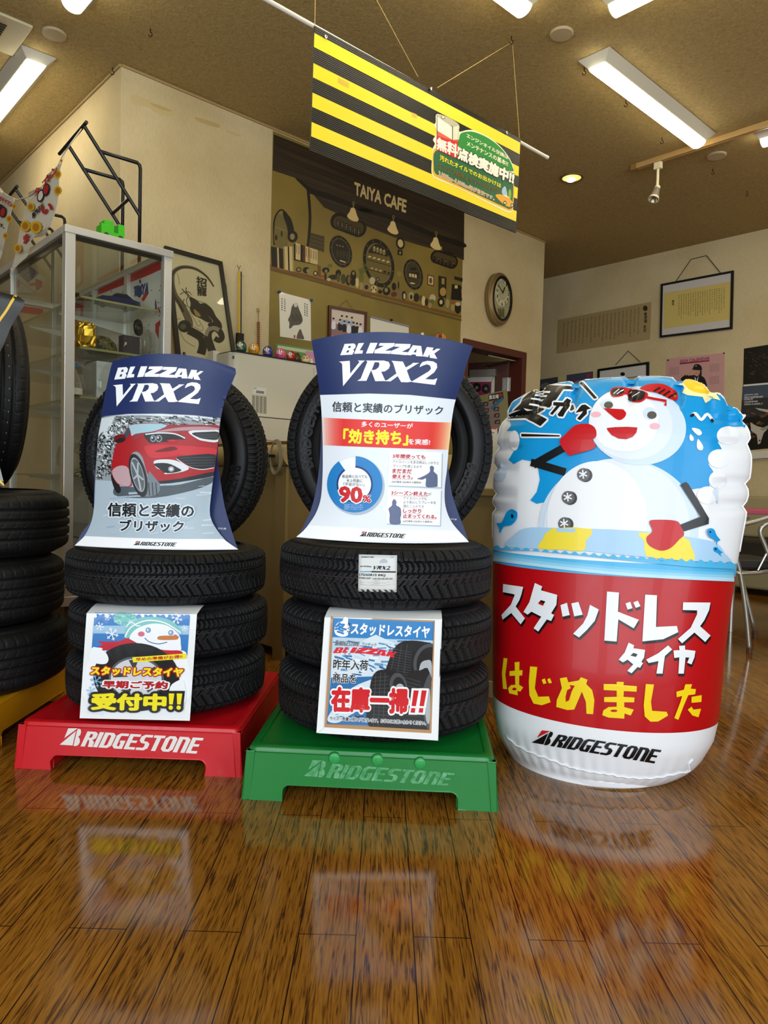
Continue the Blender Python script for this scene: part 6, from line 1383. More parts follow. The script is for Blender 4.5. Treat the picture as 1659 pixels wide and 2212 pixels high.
# left arm, head, mitten
ARM = vin('#121214')
a7.line([(470, 655), (285, 600)], 46, ARM, 2); a7.line([(280, 612), (470, 505)], 46, ARM, 2); a7.poly([(262, 618), (272, 575), (310, 585), (300, 628)], ARM, 2)
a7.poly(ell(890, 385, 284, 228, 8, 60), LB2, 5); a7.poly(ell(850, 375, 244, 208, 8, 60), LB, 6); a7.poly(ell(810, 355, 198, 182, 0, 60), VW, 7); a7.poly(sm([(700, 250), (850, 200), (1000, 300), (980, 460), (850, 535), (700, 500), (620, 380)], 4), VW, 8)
# red cap and sunglasses
a7.poly(sm([(905, 170), (960, 148), (1040, 148), (1100, 180), (1115, 215), (1100, 240), (1010, 200), (935, 185)], 4), MIT, 9)
for k in range(4): a7.line([(1000 + k * 28 + 22, 168 + k * 10), (990 + k * 28 - 6, 190 + k * 12)], 10, BLK, 10)
a7.poly(ell(1097, 215, 7, 8), vin('#a86a2a'), 10)
a7.poly(sm([(732, 190), (755, 168), (830, 170), (940, 195), (945, 225), (900, 255), (835, 240), (815, 205), (790, 220), (745, 222)], 4), MIT, 11)
a7.poly(sm([(737, 195), (755, 176), (800, 176), (806, 190), (785, 212), (748, 216)], 4), BLK, 12); a7.poly(sm([(822, 195), (850, 182), (915, 188), (935, 205), (920, 235), (870, 248), (832, 235)], 4), BLK, 12)
for x, y in ((765, 188), (785, 190), (855, 200), (885, 205)): a7.line([(x + 18, y - 8), (x - 14, y + 18)], 4, VW, 13)
a7.line([(945, 225), (1055, 245), (1050, 272)], 14, MIT, 11)
# face
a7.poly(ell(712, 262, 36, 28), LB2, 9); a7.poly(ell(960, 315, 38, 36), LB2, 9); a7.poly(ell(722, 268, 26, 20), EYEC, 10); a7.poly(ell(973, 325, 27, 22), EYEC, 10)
a7.poly(sm([(694, 288), (700, 287), (790, 292), (820, 305), (822, 328), (800, 350), (775, 352), (740, 328)], 3), MIT, 10)
a7.poly(ell(650, 321, 29, 16), CHK, 9); a7.poly(ell(990, 388, 30, 18), CHK, 9)
a7.poly([(711, 399), (760, 394), (830, 392), (890, 396), (884, 425), (862, 450), (825, 464), (780, 460), (740, 440), (718, 415)], MIT, 9)
a7.poly(sm([(440, 480), (480, 430), (530, 385), (600, 375), (645, 400), (652, 445), (630, 470), (648, 490), (640, 515), (590, 535), (510, 556), (490, 556)], 4), MIT, 12)
# right arm on the swimming ring, buttons
a7.poly(sm([(140, 1095), (170, 1030), (240, 985), (400, 982), (900, 1000), (1250, 1045), (1350, 1075), (1392, 1130), (1394, 1185), (900, 1150), (500, 1110)], 3), RING, 8)
for q in ([(315, 1105), (340, 1050), (400, 985), (628, 990), (590, 1060), (578, 1118), (450, 1110)], [(898, 1010), (1150, 1030), (1200, 1095), (1216, 1178), (1080, 1165), (940, 1148), (928, 1060)]): a7.poly(sm(q, 2), RY, 9)
a7.poly([(1137, 730), (1170, 712), (1185, 725), (1302, 925), (1300, 958), (1150, 1005), (1132, 965), (1255, 915)], ARM, 9)
a7.poly(sm([(958, 950), (985, 935), (1110, 940), (1140, 975), (1158, 1020), (1130, 1050), (1080, 1100), (1020, 1116), (955, 1085), (940, 1040), (975, 1000)], 4), MIT, 10)
for x, y in ((582, 674), (493, 808), (472, 962)):
    a7.poly(ell(x + 6, y, 40, 40), vin('#3a3a3c'), 6); a7.poly(ell(x - 6, y - 4, 37, 38), vin('#626264'), 7)
    for k in range(3): w = R(60 * k + 25); a7.line([(x - 8 - 26 * math.cos(w), y - 6 - 26 * math.sin(w)), (x - 8 + 26 * math.cos(w), y - 6 + 26 * math.sin(w))], 8, VW, 8)
a7.poly([(420, 984), (530, 988), (528, 1010), (420, 1005)], RING, 9)
# sun
sunp = [(1140, 125), (1165, 108), (1320, 130), (1340, 165), (1385, 190), (1350, 195), (1375, 235), (1330, 222), (1285, 250), (1270, 215), (1185, 205), (1160, 190), (1170, 160)]
a7.poly(sunp, SUNP, 2); a7.poly(sm([(1166, 130), (1190, 112), (1260, 118), (1310, 145), (1318, 185), (1270, 195), (1200, 175)], 4), SUN, 3)
a7.line(sm([(1205, 325), (1228, 312), (1262, 348), (1295, 315), (1330, 358)], 4, False), 18, VW, 3); a7.poly(ell(1210, 322, 13, 9, -30), BLK, 4); a7.poly(ell(1325, 355, 12, 9, 50), BLK, 4)
for q in ([(1207, 397), (1250, 404), (1266, 428), (1248, 440), (1225, 425)], [(1200, 432), (1218, 455), (1214, 470), (1198, 468), (1193, 450)], [(1243, 460), (1272, 500), (1268, 524), (1245, 522), (1236, 500)]): a7.poly(sm(q, 4), VW, 3)
for q, e in (([(76, 955), (105, 950), (130, 900), (165, 878), (192, 890), (190, 930), (160, 965), (115, 975), (95, 1015), (88, 980)], (167, 915)), ([(1292, 1000), (1305, 983), (1330, 990), (1345, 1025), (1365, 1052), (1350, 1060), (1345, 1082), (1335, 1050), (1305, 1035)], (1307, 1005)), ([(1326, 1098), (1345, 1092), (1360, 1110), (1378, 1125), (1366, 1132), (1370, 1148), (1352, 1130), (1330, 1118)], (1337, 1105))): a7.poly(sm(q, 3), VB, 10); a7.poly(ell(e[0], e[1], 8 if e[0] < 500 else 5, 11 if e[0] < 500 else 6), BLK, 11)
# waves along the top of the sea
wv = [(50 + 1400 * k / 320, 1090 + 95 * k / 320 + 9 * math.sin(math.pi * k / 320) + 8 * math.cos(k / 320 * 2 * math.pi * 25)) for k in range(321)]
a7.poly(wv + [(1452, 1222), (1200, 1210), (900, 1182), (600, 1150), (300, 1120), (50, 1112)], VSEA, 9)
for k, h_ in enumerate(('#6cc0e8', '#8fd0ee', '#b4e0f4')):
    f = .25 + .25 * k; a7.poly([(50 + 1400 * i / 20, 1108 + f * 65 + 118 * i / 20 + 24 * math.sin(math.pi * i / 20)) for i in range(21)] + [(1450 - 1400 * i / 20, 1176 + 120 * (1 - i / 20) + 22 * math.sin(math.pi * i / 20)) for i in range(21)], vin(h_), 2 + k)
# summer lettering
def outl(ar, polys, m, mo, lay, g):
    for p in polys:
        for k in range(8): w = R(45 * k); ar.poly([(x + g * math.cos(w), y + g * math.sin(w)) for x, y in p], mo, lay)
    for p in polys: ar.poly(p, m, lay + 1)
a9 = art((1080, 810, .2521), 6)
NATSU = [[(330, 108), (380, 95), (640, 105), (612, 132), (545, 130), (488, 215), (430, 285), (375, 280), (385, 300), (325, 340), (410, 385), (352, 442), (225, 375), (80, 382), (85, 340), (190, 300), (120, 312), (185, 250), (200, 210), (250, 165)]]
outl(a9, NATSU, BLK, VW, 2, 15)
for q in ([(335, 143), (440, 150), (430, 166), (330, 159)], [(305, 175), (412, 183), (405, 198), (298, 190)], [(278, 205), (388, 218), (374, 233), (268, 217)], [(262, 250), (408, 282), (400, 296), (255, 265)], [(212, 290), (285, 308), (245, 314), (226, 306)]): a9.poly(q, VW, 5)
KA = [[(465, 240), (545, 245), (572, 208), (600, 225), (590, 250), (592, 275), (545, 365), (508, 362), (500, 345), (548, 278), (520, 275), (455, 350), (435, 340), (490, 272), (462, 268)], [(612, 262), (640, 265), (645, 300), (615, 320), (600, 310)]]
RA = [[(705, 265), (735, 262), (782, 295), (748, 306), (748, 340), (690, 395), (665, 380), (705, 335), (715, 318), (655, 332), (685, 288)]]
outl(a9, KA + RA, BLK, VW, 4, 14)
outl(a7, [[(545, 125), (560, 118), (655, 222), (638, 228)], [(212, 430), (435, 438), (437, 446), (212, 446)]], BLK, VW, 2, 9)
# red band lettering, traced stroke by stroke
SU1 = [[(105, 168), (222, 185), (212, 228), (200, 262), (178, 300), (232, 370), (207, 405), (152, 338), (102, 378), (95, 350), (150, 290), (172, 235), (170, 228), (103, 215)]]
TA1 = [[(290, 162), (333, 182), (326, 205), (421, 232), (416, 290), (385, 340), (403, 350), (385, 385), (360, 376), (310, 447), (283, 428), (328, 360), (270, 330), (248, 348), (224, 332), (258, 275)], ]
TSU1 = [[(440, 292), (478, 278), (494, 350), (452, 360)], [(503, 282), (545, 273), (570, 348), (520, 358)], [(612, 290), (664, 318), (640, 385), (592, 440), (548, 482), (514, 460), (572, 400), (598, 350)]]
DO1_ = [[(712, 212), (782, 218), (776, 330), (812, 345), (898, 378), (868, 428), (778, 375), (768, 506), (696, 500)], [(820, 282), (848, 272), (860, 310), (832, 318)], [(865, 276), (892, 266), (907, 298), (880, 308)]]
RE1 = [[(935, 230), (1004, 234), (998, 420), (1120, 414), (1128, 450), (1040, 492), (918, 505)]]
SU2 = [[(1156, 275), (1316, 276), (1308, 320), (1280, 380), (1255, 415), (1316, 470), (1285, 508), (1222, 452), (1150, 516), (1126, 490), (1200, 425), (1238, 345), (1238, 322), (1154, 320)]]
TA2 = [[(838, 512), (870, 528), (866, 545), (934, 555), (928, 600), (912, 625), (922, 632), (905, 660), (890, 655), (855, 692), (830, 678), (865, 640), (832, 612), (805, 628), (780, 612), (815, 570)]]
I2 = [[(1068, 528), (1092, 552), (1050, 590), (1048, 600), (1036, 694), (1000, 694), (1012, 620), (955, 632), (940, 612), (1010, 575)]]
YA2 = [[(1100, 558), (1135, 556), (1132, 532), (1166, 528), (1168, 553), (1228, 560), (1222, 598), (1205, 640), (1180, 630), (1192, 600), (1170, 598), (1160, 694), (1128, 694), (1134, 598), (1104, 602)]]
SHW = [p for g_ in (SU1, TA1, TSU1, DO1_, RE1, SU2) for p in g_]; SHW2 = [p for g_ in (TA2, I2, YA2) for p in g_]
for p in SHW:
    for k in range(1, 5): a8.poly([(x + 1.2 * k, y + 4.2 * k) for x, y in p], BLK, 0)
for p in SHW2:
    for k in range(1, 5): a8.poly([(x + .9 * k, y + 4.2 * k) for x, y in p], BLK, 0)
for p in SHW + SHW2: a8.poly(p, VW, 1)
a8.poly([(326, 262), (352, 270), (340, 292), (310, 280)], BLK, 2); a8.poly([(318, 272), (346, 284), (338, 296), (312, 284)], VR, 3)
a8.poly([(866, 572), (890, 580), (880, 596), (848, 588)], BLK, 2)
YL = vin('#f7d514')
HA = [[(108, 602), (130, 606), (118, 700), (128, 786), (104, 784), (98, 690)], [(142, 680), (218, 674), (216, 705), (142, 708)], [(172, 628), (200, 625), (198, 760), (222, 775), (205, 800), (188, 795), (190, 822), (140, 810), (134, 780), (150, 762), (176, 760)]]
JI = [[(262, 652), (304, 656), (290, 780), (310, 830), (372, 828), (382, 862), (330, 880), (282, 870), (258, 820), (255, 740)], [(330, 730), (348, 722), (358, 750), (340, 756)], [(362, 728), (378, 720), (390, 748), (372, 752)]]
ME = [[(436, 722), (476, 715), (486, 745), (545, 735), (560, 715), (598, 730), (590, 755), (625, 790), (638, 850), (630, 932), (592, 930), (588, 860), (565, 800), (520, 905), (480, 908), (415, 890), (418, 850), (448, 780)]]
MA = [[(692, 755), (768, 756), (768, 742), (810, 743), (808, 762), (886, 768), (884, 800), (810, 796), (808, 830), (872, 834), (870, 862), (812, 862), (812, 890), (868, 905), (850, 940), (814, 928), (812, 958), (720, 952), (684, 938), (690, 910), (720, 890), (768, 888), (768, 862), (695, 860), (695, 832), (768, 830), (768, 794), (692, 790)]]
SI = [[(938, 755), (986, 758), (968, 860), (975, 912), (1060, 918), (1068, 940), (1010, 975), (965, 976), (932, 945), (926, 880)]]
TAH = [[(1116, 800), (1160, 788), (1168, 757), (1208, 756), (1200, 782), (1230, 785), (1226, 815), (1186, 820), (1160, 880), (1128, 965), (1104, 955), (1140, 860), (1150, 825), (1118, 832)], [(1205, 830), (1264, 820), (1262, 860), (1204, 865)], [(1182, 905), (1205, 888), (1215, 905), (1260, 900), (1245, 950), (1210, 940)]]
for g_ in (HA, JI, ME, MA, SI, TAH):
    for p in g_: a8.poly(p, YL, 1)
a8.poly(ell(172, 785, 12, 8), VR, 2); a8.poly([(480, 790), (520, 770), (505, 800), (490, 850), (472, 860), (470, 830)], VR, 2); a8.poly([(495, 760), (525, 765), (512, 785), (500, 778)], VR, 2); a8.poly(ell(752, 912, 20, 7), VR, 2)
wordmark(a8, [(298, 1020), (1018, 1128), (1000, 1222), (272, 1100)], BLK, 1, vin('#c81a24'))
mb.build('body', ti, smooth=True)
# ================================================================== glass showcase against the left wall
def wbx(a0, a1, b0, b1, z0, z1, m, mb=None): return wbox(mb or MB(), a0, a1, b0, b1, z0, z1, m)
SA0, SA1, SB0, SB1, SZ0, SZ1 = -.575, -.118, -.62, .865, .28, 1.80
t = thing('glass_showcase', Wp((SA0 + SA1) / 2, (SB0 + SB1) / 2, 0), 'tall aluminium framed glass showcase of models and bagged goods at left', 'showcase')
FRM = M('#d4d3cd', .3, .55)
mb = MB()
for a, b, w in ((SA0, SB1, .04), (SA1 - .036, SB1, .036), (SA0, .135, .014), (SA0, SB0 + .04, .04), (SA1 - .036, SB0 + .04, .036)):
    wbx(a, a + w, b - w, b, SZ0 - .02, SZ1 - .025, FRM, mb)
for z0, z1 in ((SZ1 - .03, SZ1), (SZ0 - .02, SZ0 + .02)):
    wbx(SA0 - .004, SA1 + .004, SB1 - .03, SB1 + .004, z0, z1, FRM, mb); wbx(SA0 - .004, SA0 + .03, SB0, SB1 - .03, z0, z1, FRM, mb); wbx(SA1 - .03, SA1 + .004, SB0, SB1 - .03, z0, z1, FRM, mb); wbx(SA0, SA1, SB0 - .004, SB0 + .03, z0, z1, FRM, mb)
mb.build('frame', t, bev=.002)
mb = wbx(SA0 + .03, SA1 - .03, SB1 - .034, SB1 - .028, SZ1 - .045, SZ1 - .03, BLACK); wbx(SA0 + .024, SA0 + .03, SB0 + .03, SB1 - .04, SZ1 - .05, SZ1 - .03, BLACK, mb); mb.build('rubber_seal', t)
wbx(SA0 + .012, SA1 - .012, SB0 + .02, SB1 - .012, .0, SZ0 - .02, M('#4a3420', .5)).build('plinth', t)
wbx(SA0 + .02, SA1 - .02, SB0 + .02, SB1 - .02, SZ0 - .005, SZ0 + .005, M('#7a2a2a', .6)).build('floor_board', t)
for nm, q in (('end_pane', (SA0 + .04, SA1 - .036, SB1 - .016, SB1 - .012)), ('front_pane', (SA0 + .012, SA0 + .016, .135, SB1 - .04)), ('front_pane', (SA0 + .020, SA0 + .024, SB0 + .04, .15)), ('top_pane', None)):
    (wbx(*q, SZ0 + .02, SZ1 - .03, PANE) if q else wbx(SA0 + .03, SA1 - .03, SB0 + .03, SB1 - .03, SZ1 - .014, SZ1 - .01, PANE)).build(nm, t)
bk = wbx(SA1 - .012, SA1 - .002, SB0 + .02, SB1 - .03, SZ0, SZ1 - .03, M('#b9b4a8', .6))
ar = Art(bk, plane=(Wp(SA1 - .012, 0, 0), DA), fr=(150, 500, .13864)); PRD = M('#b81c26', .5); PBL = M('#2c3a72', .5); PWT = M('#cfccc2', .5)
ar.poly([(445, 890), (1240, 545), (1500, 410), (1500, 560), (1240, 680), (445, 990)], PRD, 0); ar.poly([(445, 990), (1240, 680), (1500, 560), (1500, 2300), (445, 2300)], PWT, 0); ar.poly([(1455, 930), (1500, 910), (1500, 2300), (1455, 2300)], PRD, 1)
ar.poly([(1010, 930), (1060, 840), (1120, 860), (1140, 960), (1100, 1040), (1030, 990)], PBL, 1); ar.poly([(1085, 760), (1110, 740), (1125, 800), (1095, 810)], PBL, 1)
ar.text('TAIYA', [(1010, 870), (1230, 800), (1230, 960), (1010, 1010)], PBL, 2, .06, .2); ar.poly([(1120, 1060), (1200, 920), (1240, 960), (1160, 1090)], PRD, 1)
ar.poly([(1340, 1440), (1480, 1330), (1500, 1380), (1400, 1480), (1390, 1680), (1340, 1560)], PRD, 1); ar.poly([(1370, 1190), (1390, 1180), (1480, 1360), (1460, 1370)], PRD, 1); ar.poly([(1335, 1100), (1350, 1050), (1365, 1200), (1340, 1280)], PBL, 1)
for k in range(26): x = rnd.uniform(620, 1440); y = rnd.uniform(820, 2000); ar.poly(rect(x, y, x + 14, y + 18), M('#3a3a3e', .5), 1)
ar.poly([(60, 1160), (215, 1140), (215, 2300), (60, 2300)], PRD, 1); ar.poly([(100, 1200), (180, 1190), (160, 1460), (110, 1460)], PWT, 2)
a2 = Art(bk, plane=(Wp(SA1 - .012, 0, 0), DA), fr=(0, 560, .1085))
a2.poly([(-200, 620), (860, 760), (860, 1060), (-200, 900)], PWT, 0); a2.poly([(280, 900), (860, 990), (860, 1120), (280, 1040)], PRD, 1); a2.poly([(-200, 250), (500, 60), (900, 380), (850, 640), (720, 680), (-200, 620)], PWT, 1)
a2.poly([(300, 220), (520, 60), (780, 280), (560, 470)], PBL, 2); a2.poly([(340, 160), (500, 60), (520, 80), (360, 190)], PRD, 3); a2.poly(sm([(240, 400), (320, 360), (390, 450), (370, 560), (280, 580)], 3), PRD, 2); a2.poly([(560, 490), (760, 460), (800, 500), (620, 530)], PRD, 3); a2.poly([(700, 380), (850, 440), (840, 560), (720, 640)], PRD, 2)
for k in range(3): a2.line([(380 + k * 70, 240 + k * 50), (520 + k * 70, 160 + k * 50)], 8, PWT, 3); a2.line([(330 + k * 60, 330 - k * 50), (560 + k * 40, 470 - k * 50)], 8, PWT, 3)
a2.line([(250, 330), (720, 680)], 12, PRD, 3)
bk.build('poster_panel', t)
a3 = MB(); wbx(SA1 - .03, SA1 - .012, .42, .455, SZ0, SZ1 - .03, FRM, a3); wbx(SA1 - .03, SA1 - .012, .0, .03, SZ0, SZ1 - .03, FRM, a3); a3.build('shelf_rail', t)
GSH = M('#a9a583', .12, trans=.75, ior=1.1, noise=0)
SHZ = (1.545, 1.335, 1.13, .80, .54)
for z in SHZ:
    s_ = wbx(SA0 + .085, SA1 - .03, SB0 + .05, .80, z - .008, z, PANE).build('glass_shelf', t)
    e = wbx(SA0 + .084, SA1 - .03, .799, .803, z - .0085, z + .0005, M('#8d8a62', .25)); wbx(SA0 + .083, SA0 + .086, SB0 + .05, .80, z - .0085, z + .0005, M('#8d8a62', .25), e); e.build('shelf_edge', s_)
    for b in (.437, .015):
        e = MB().prism([Wp(SA1 - .03, b, z - .009), Wp(SA0 + .12, b, z - .009), Wp(SA0 + .12, b, z - .016), Wp(SA1 - .10, b, z - .05), Wp(SA1 - .03, b, z - .06)], DB * .003, FRM)
        e.build('shelf_bracket', s_)
def Sc(a, b, z): return Wp(SA1 + a, b, z)
# model car on the top glass shelf
c = Sc(-.17, .69, SHZ[0]); mt = M('#1b2450', .2, coat=.5); t = thing('model_car', c, 'small dark blue model car on the top glass shelf of the showcase', 'model car')
def car_shape(mb, c, X, Y, L, Wd, prof, m):
    for s_ in (1,): mb.prism([c + X * (x * L) + UZ * (z * L) - Y * Wd / 2 for x, z in prof], Y * Wd, m)
mb = MB(); car_shape(mb, c, DA, -DB, .18, .075, [(-.5, .06), (-.5, .16), (-.47, .2), (-.25, .22), (-.12, .32), (.14, .33), (.3, .23), (.48, .2), (.5, .12), (.5, .06)], mt); mb.build('body', t, bev=.003)
mb = MB(); car_shape(mb, c, DA, -DB, .18, .077, [(-.2, .235), (-.11, .305), (.13, .315), (.25, .235)], M('#20242c', .1)); mb.build('windows', t)
for x in (-.3, .3):
    for s_ in (1, -1): MB().lathe([(.0, -.004), (.014, -.004), (.015, 0), (.014, .004), (0, .004)], c + DA * (x * .18) - DB * (s_ * .037) + UZ * .015, BLACK, 16, (DA, UZ, -DB)).build('wheel', t, smooth='auto')
# model aircraft beside it
c = Sc(-.33, .62, SHZ[0]); DG = M('#30332c', .5); t = thing('model_aircraft', c, 'tiny dark model aircraft on the top glass shelf, left of the model car', 'model aircraft')
MB().tube([c + UZ * .03 + DA * x for x in (-.06, -.04, 0, .05, .07)], [.004, .011, .012, .006, .002], DG, 10).build('fuselage', t, smooth=True)
mb = MB().prism([c + UZ * .032 + DA * x - DB * y for x, y in ((-.03, -.075), (-.01, -.075), (.015, 0), (-.01, .075), (-.03, .075), (-.035, 0))], UZ * .003, DG); mb.prism([c + UZ * z + DA * x for x, z in ((.05, .03), (.07, .03), (.072, .055), (.062, .055))], DB * .002, DG); mb.build('wings', t)
mb = MB().tube([c + UZ * .001, c + UZ * .03], .002, STEEL, 6); mb.lathe([(.02, 0.0005), (.02, .003), (0, .003)], c, BLACK, 16); mb.build('display_stand', t)
# second shelf: camouflage cap, gold wrapped packet, dark container box, clear bag
def crumple(c, X, Y, sx, sy, sz, m, seed, n=18, amp=.16):
    r = random.Random(seed); mb = MB(); vs_ = []
    for j in range(n + 1):
        ph = math.pi * j / n
        for i in range(n * 2):
            th = math.pi * i / n; k = 1 + amp * (math.sin(3 * th + seed + 2 * ph) * .5 + r.uniform(-.5, .5)) * math.sin(ph)
            q = 4.0; f = lambda v: math.copysign(abs(v) ** (2 / q), v)
            vs_.append(c + X * (sx * k * f(math.sin(ph)) * f(math.cos(th))) + Y * (sy * k * f(math.sin(ph)) * f(math.sin(th))) + UZ * (sz + .0015 + sz * f(math.cos(ph)) * (1 if math.cos(ph) < 0 else 1 + .3 * (k - 1))))
    N2 = n * 2
    mb.add(vs_, [(j * N2 + i, j * N2 + (i + 1) % N2, (j + 1) * N2 + (i + 1) % N2, (j + 1) * N2 + i) for j in range(n) for i in range(N2)], m); return mb
def mat_camo():
    m, nt, b, N, L = nmat('camouflage_cloth'); tc = N('TexCoord'); n = N('TexNoise'); n.inputs['Scale'].default_value = 42; n.inputs['Detail'].default_value = 1; L(tc.outputs['Object'], n.inputs['Vector'])
    r = ramp(nt, [(.0, '#2a2c1c'), (.44, '#5d5a34'), (.52, '#8d7a52'), (.6, '#34351f')]); r.color_ramp.interpolation = 'CONSTANT'; L(n.outputs['Fac'], r.inputs[0]); L(r.outputs[0], b.inputs['Base Color']); b.inputs['Roughness'].default_value = .8; return m
CAM = mat_camo()
c = Sc(-.20, .53, SHZ[1]); t = thing('camouflage_cap', c, 'camouflage cap on the second glass shelf of the showcase', 'cap')
MB().lathe([(.085, .001), (.09, .03), (.08, .075), (.055, .1), (.0, .11)], c, CAM, 28, (DA, -DB, UZ), sx=1.05, sy=.9, caps=(1, 0)).build('crown', t, smooth=True)
MB().prism([c + DA * (.088 * math.cos(w) * (1 if abs(math.sin(w)) < 2 else 1)) - DB * (.07 * math.sin(w) + (.05 if math.sin(w) > 0.2 else 0)) + UZ * .014 for w in [R(q) for q in range(20, 161, 14)]], UZ * .004, CAM).build('peak', t)
GOLD = M('#b8922e', .2, .9)
solo(crumple(Sc(-.315, .70, SHZ[1]), DA, -DB, .036, .03, .062, GOLD, 2, 14, .3), 'gold_packet', 'shiny gold wrapped packet beside the camouflage cap on the second glass shelf', 'packet')
c = Sc(-.135, .735, SHZ[1]); mb = MB().box(c + UZ * .043, (.075, .05, .084), M('#2c2430', .5), AXW); bx_ar = Art(mb, plane=(c - DB * .0252, DB), fr=(150, 500, .13864)); bx_ar.text('JR', [(852, 1735), (892, 1722), (890, 1775), (850, 1785)], PWT, 0, .05, .2)
for k in range(7): x = 715 + k * 30; bx_ar.line([(x, 1760 - k * 10), (x, 1850)], 5, M('#1c161f', .5), 0)
solo(mb, 'container_box', 'dark ribbed container box lettered JR on the second glass shelf', 'box')
def mat_film():
    m, nt, b, N, L = nmat('clear_film'); out = nt.nodes['Material Output']; tr = N('BsdfTransparent'); tr.inputs[0].default_value = (.93, .93, .92, 1); gl_ = N('BsdfGlossy'); gl_.inputs['Roughness'].default_value = .12; lw = schlick(nt, .06)
    mx = N('MixShader'); L(lw, mx.inputs[0]); L(tr.outputs[0], mx.inputs[1]); L(gl_.outputs[0], mx.inputs[2]); L(mx.outputs[0], out.inputs[0]); return m
FILM = mat_film()
solo(crumple(Sc(-.06, .70, SHZ[1]), DA, -DB, .025, .06, .065, FILM, 5, 16, .28), 'plastic_bag', 'crumpled clear plastic bag at the wall end of the second glass shelf', 'bag', smooth=True)
# small tyre keyring disc hanging under the top shelf
c = Wp(-.197, .70, 1.474); solo(MB().lathe([(.018, -.006), (.034, -.009), (.038, 0), (.034, .009), (.018, .006), (.018, -.006)], c, BLACK, 32, ((DA + DB).normalized(), UZ, (DA - DB).normalized()), caps=(0, 0)), 'rubber_charm', 'toy black tyre hanging below the top shelf of the showcase', 'charm', smooth=True)
# third shelf: big white box in a bag, bottle with blue cap
c = Sc(-.17, .64, SHZ[2]); t = thing('bagged_box', c, 'white box in a clear plastic bag on the third glass shelf', 'box')
MB().box(c + UZ * .085, (.21, .17, .165), M('#c9ccce', .5), AXW).build('box', t, bev=.003); crumple(c, DA, -DB, .118, .098, .092, FILM, 9, 18, .12).build('film_bag', t, smooth=True)
c = Sc(-.36, .70, SHZ[2]); t = thing('glass_bottle', c, 'clear glass bottle with a blue cap on the third glass shelf', 'bottle'); BG = M('#e6ecec', .03, trans=.95, ior=1.2, noise=0)
MB().lathe([(.0, .001), (.03, .001), (.034, .01), (.034, .06), (.012, .11), (.011, .13), (0, .131)], c, BG, 28).build('bottle_body', t, smooth=True); MB().lathe([(.013, .128), (.013, .148), (0, .149)], c, M('#2f7fae', .4), 20).build('cap', t, smooth='auto'); MB().lathe([(.0345, .012), (.0345, .04)], c, M('#d8d4cc', .5), 28, caps=(0, 0)).build('bottle_label', t)
c = Sc(-.37, .70, SHZ[3]); solo(MB().lathe([(0, .002), (.035, .004), (.058, .04), (.062, .07), (.05, .115), (.034, .135), (.034, .15)], c, BG, 32, caps=(0, 0)), 'glass_globe', 'round clear glass globe jar on the fourth shelf of the showcase', 'jar', smooth=True)
solo(MB().box(Sc(-.20, .60, SHZ[3]) + UZ * .06, (.12, .14, .118), M('#b9bdc2', .5), AXW), 'grey_carton', 'grey carton on the fourth shelf of the showcase, behind the car card', 'box', bev=.003)
c = Wp(SA0 + .12, .3, SZ0 + .005); solo(crumple(c, DA, -DB, .07, .13, .09, FILM, 12, 16, .2), 'plastic_bag', 'clear bag on the red showcase floor behind the summer tyres', 'bag', smooth=True)
# green toy block and the black pipe brackets standing on the case
P = atA(219, 497, .78); ga, gb = loc_w(P); t = thing('toy_block', Wp(ga + .035, .79, SZ1), 'bright green toy block vehicle on top of the glass showcase', 'toy'); GT = M('#3fb81c', .35)
o = Wp(ga + .035, .79, SZ1); X, Y = DA, -DB
mb = MB().box(o + UZ * .036 + X * .0, (.1, .06, .044), GT, AXW); mb.box(o + UZ * .052 - X * .018, (.04, .058, .05), GT, AXW); mb.box(o + UZ * .05 + X * .036, (.028, .058, .044), GT, AXW); mb.build('block_body', t, bev=.003)
MB().box(o + UZ * .045 + X * .012 - DB * .031, (.016, .004, .026), M('#1f7a12', .4), AXW).build('side_recess', t)
for x in (-.03, .03): MB().lathe([(0, -.034), (.011, -.034), (.011, .034), (0, .034)], o + X * x + UZ * .0115, M('#23241f', .5), 16, (DA, UZ, -DB)).build('wheel', t, smooth='auto')
PIPE = M('#0c0b0a', .4)
for db, l in ((0, 'black pipe bracket on the showcase top, beside the pillar corner'), (-1.02, 'black pipe bracket on the showcase top, behind the left banner')):
    t = thing('pipe_bracket', Wp(-.11, .4 + db, SZ1), l, 'bracket', 'black pipe brackets on the showcase')
    for b, d in ((.5, 0), (.3, -.022)):
        b += db; W3 = lambda a, z: Wp(a, b, z + d)
        MB().tube([W3(-.108, SZ1 + .002 - d), W3(-.108, 2.268), W3(-.112, 2.284), W3(-.124, 2.292), W3(-.306, 2.288)], .0085, PIPE, 8).build('upright_frame', t, smooth=True)
        MB().tube([W3(-.374, 2.378), W3(-.109, 2.05)], .0085, PIPE, 8).build('sloping_arm', t, smooth='auto')
    MB().tube([Wp(-.374, .53 + db, 2.384), Wp(-.374, .18 + db, 2.352)], .0085, PIPE, 8).build('cross_bar', t, smooth='auto'); MB().tube([Wp(-.16, .5 + db, 2.115), Wp(-.16, .3 + db, 2.093)], .008, PIPE, 8).build('cross_bar', t, smooth='auto')
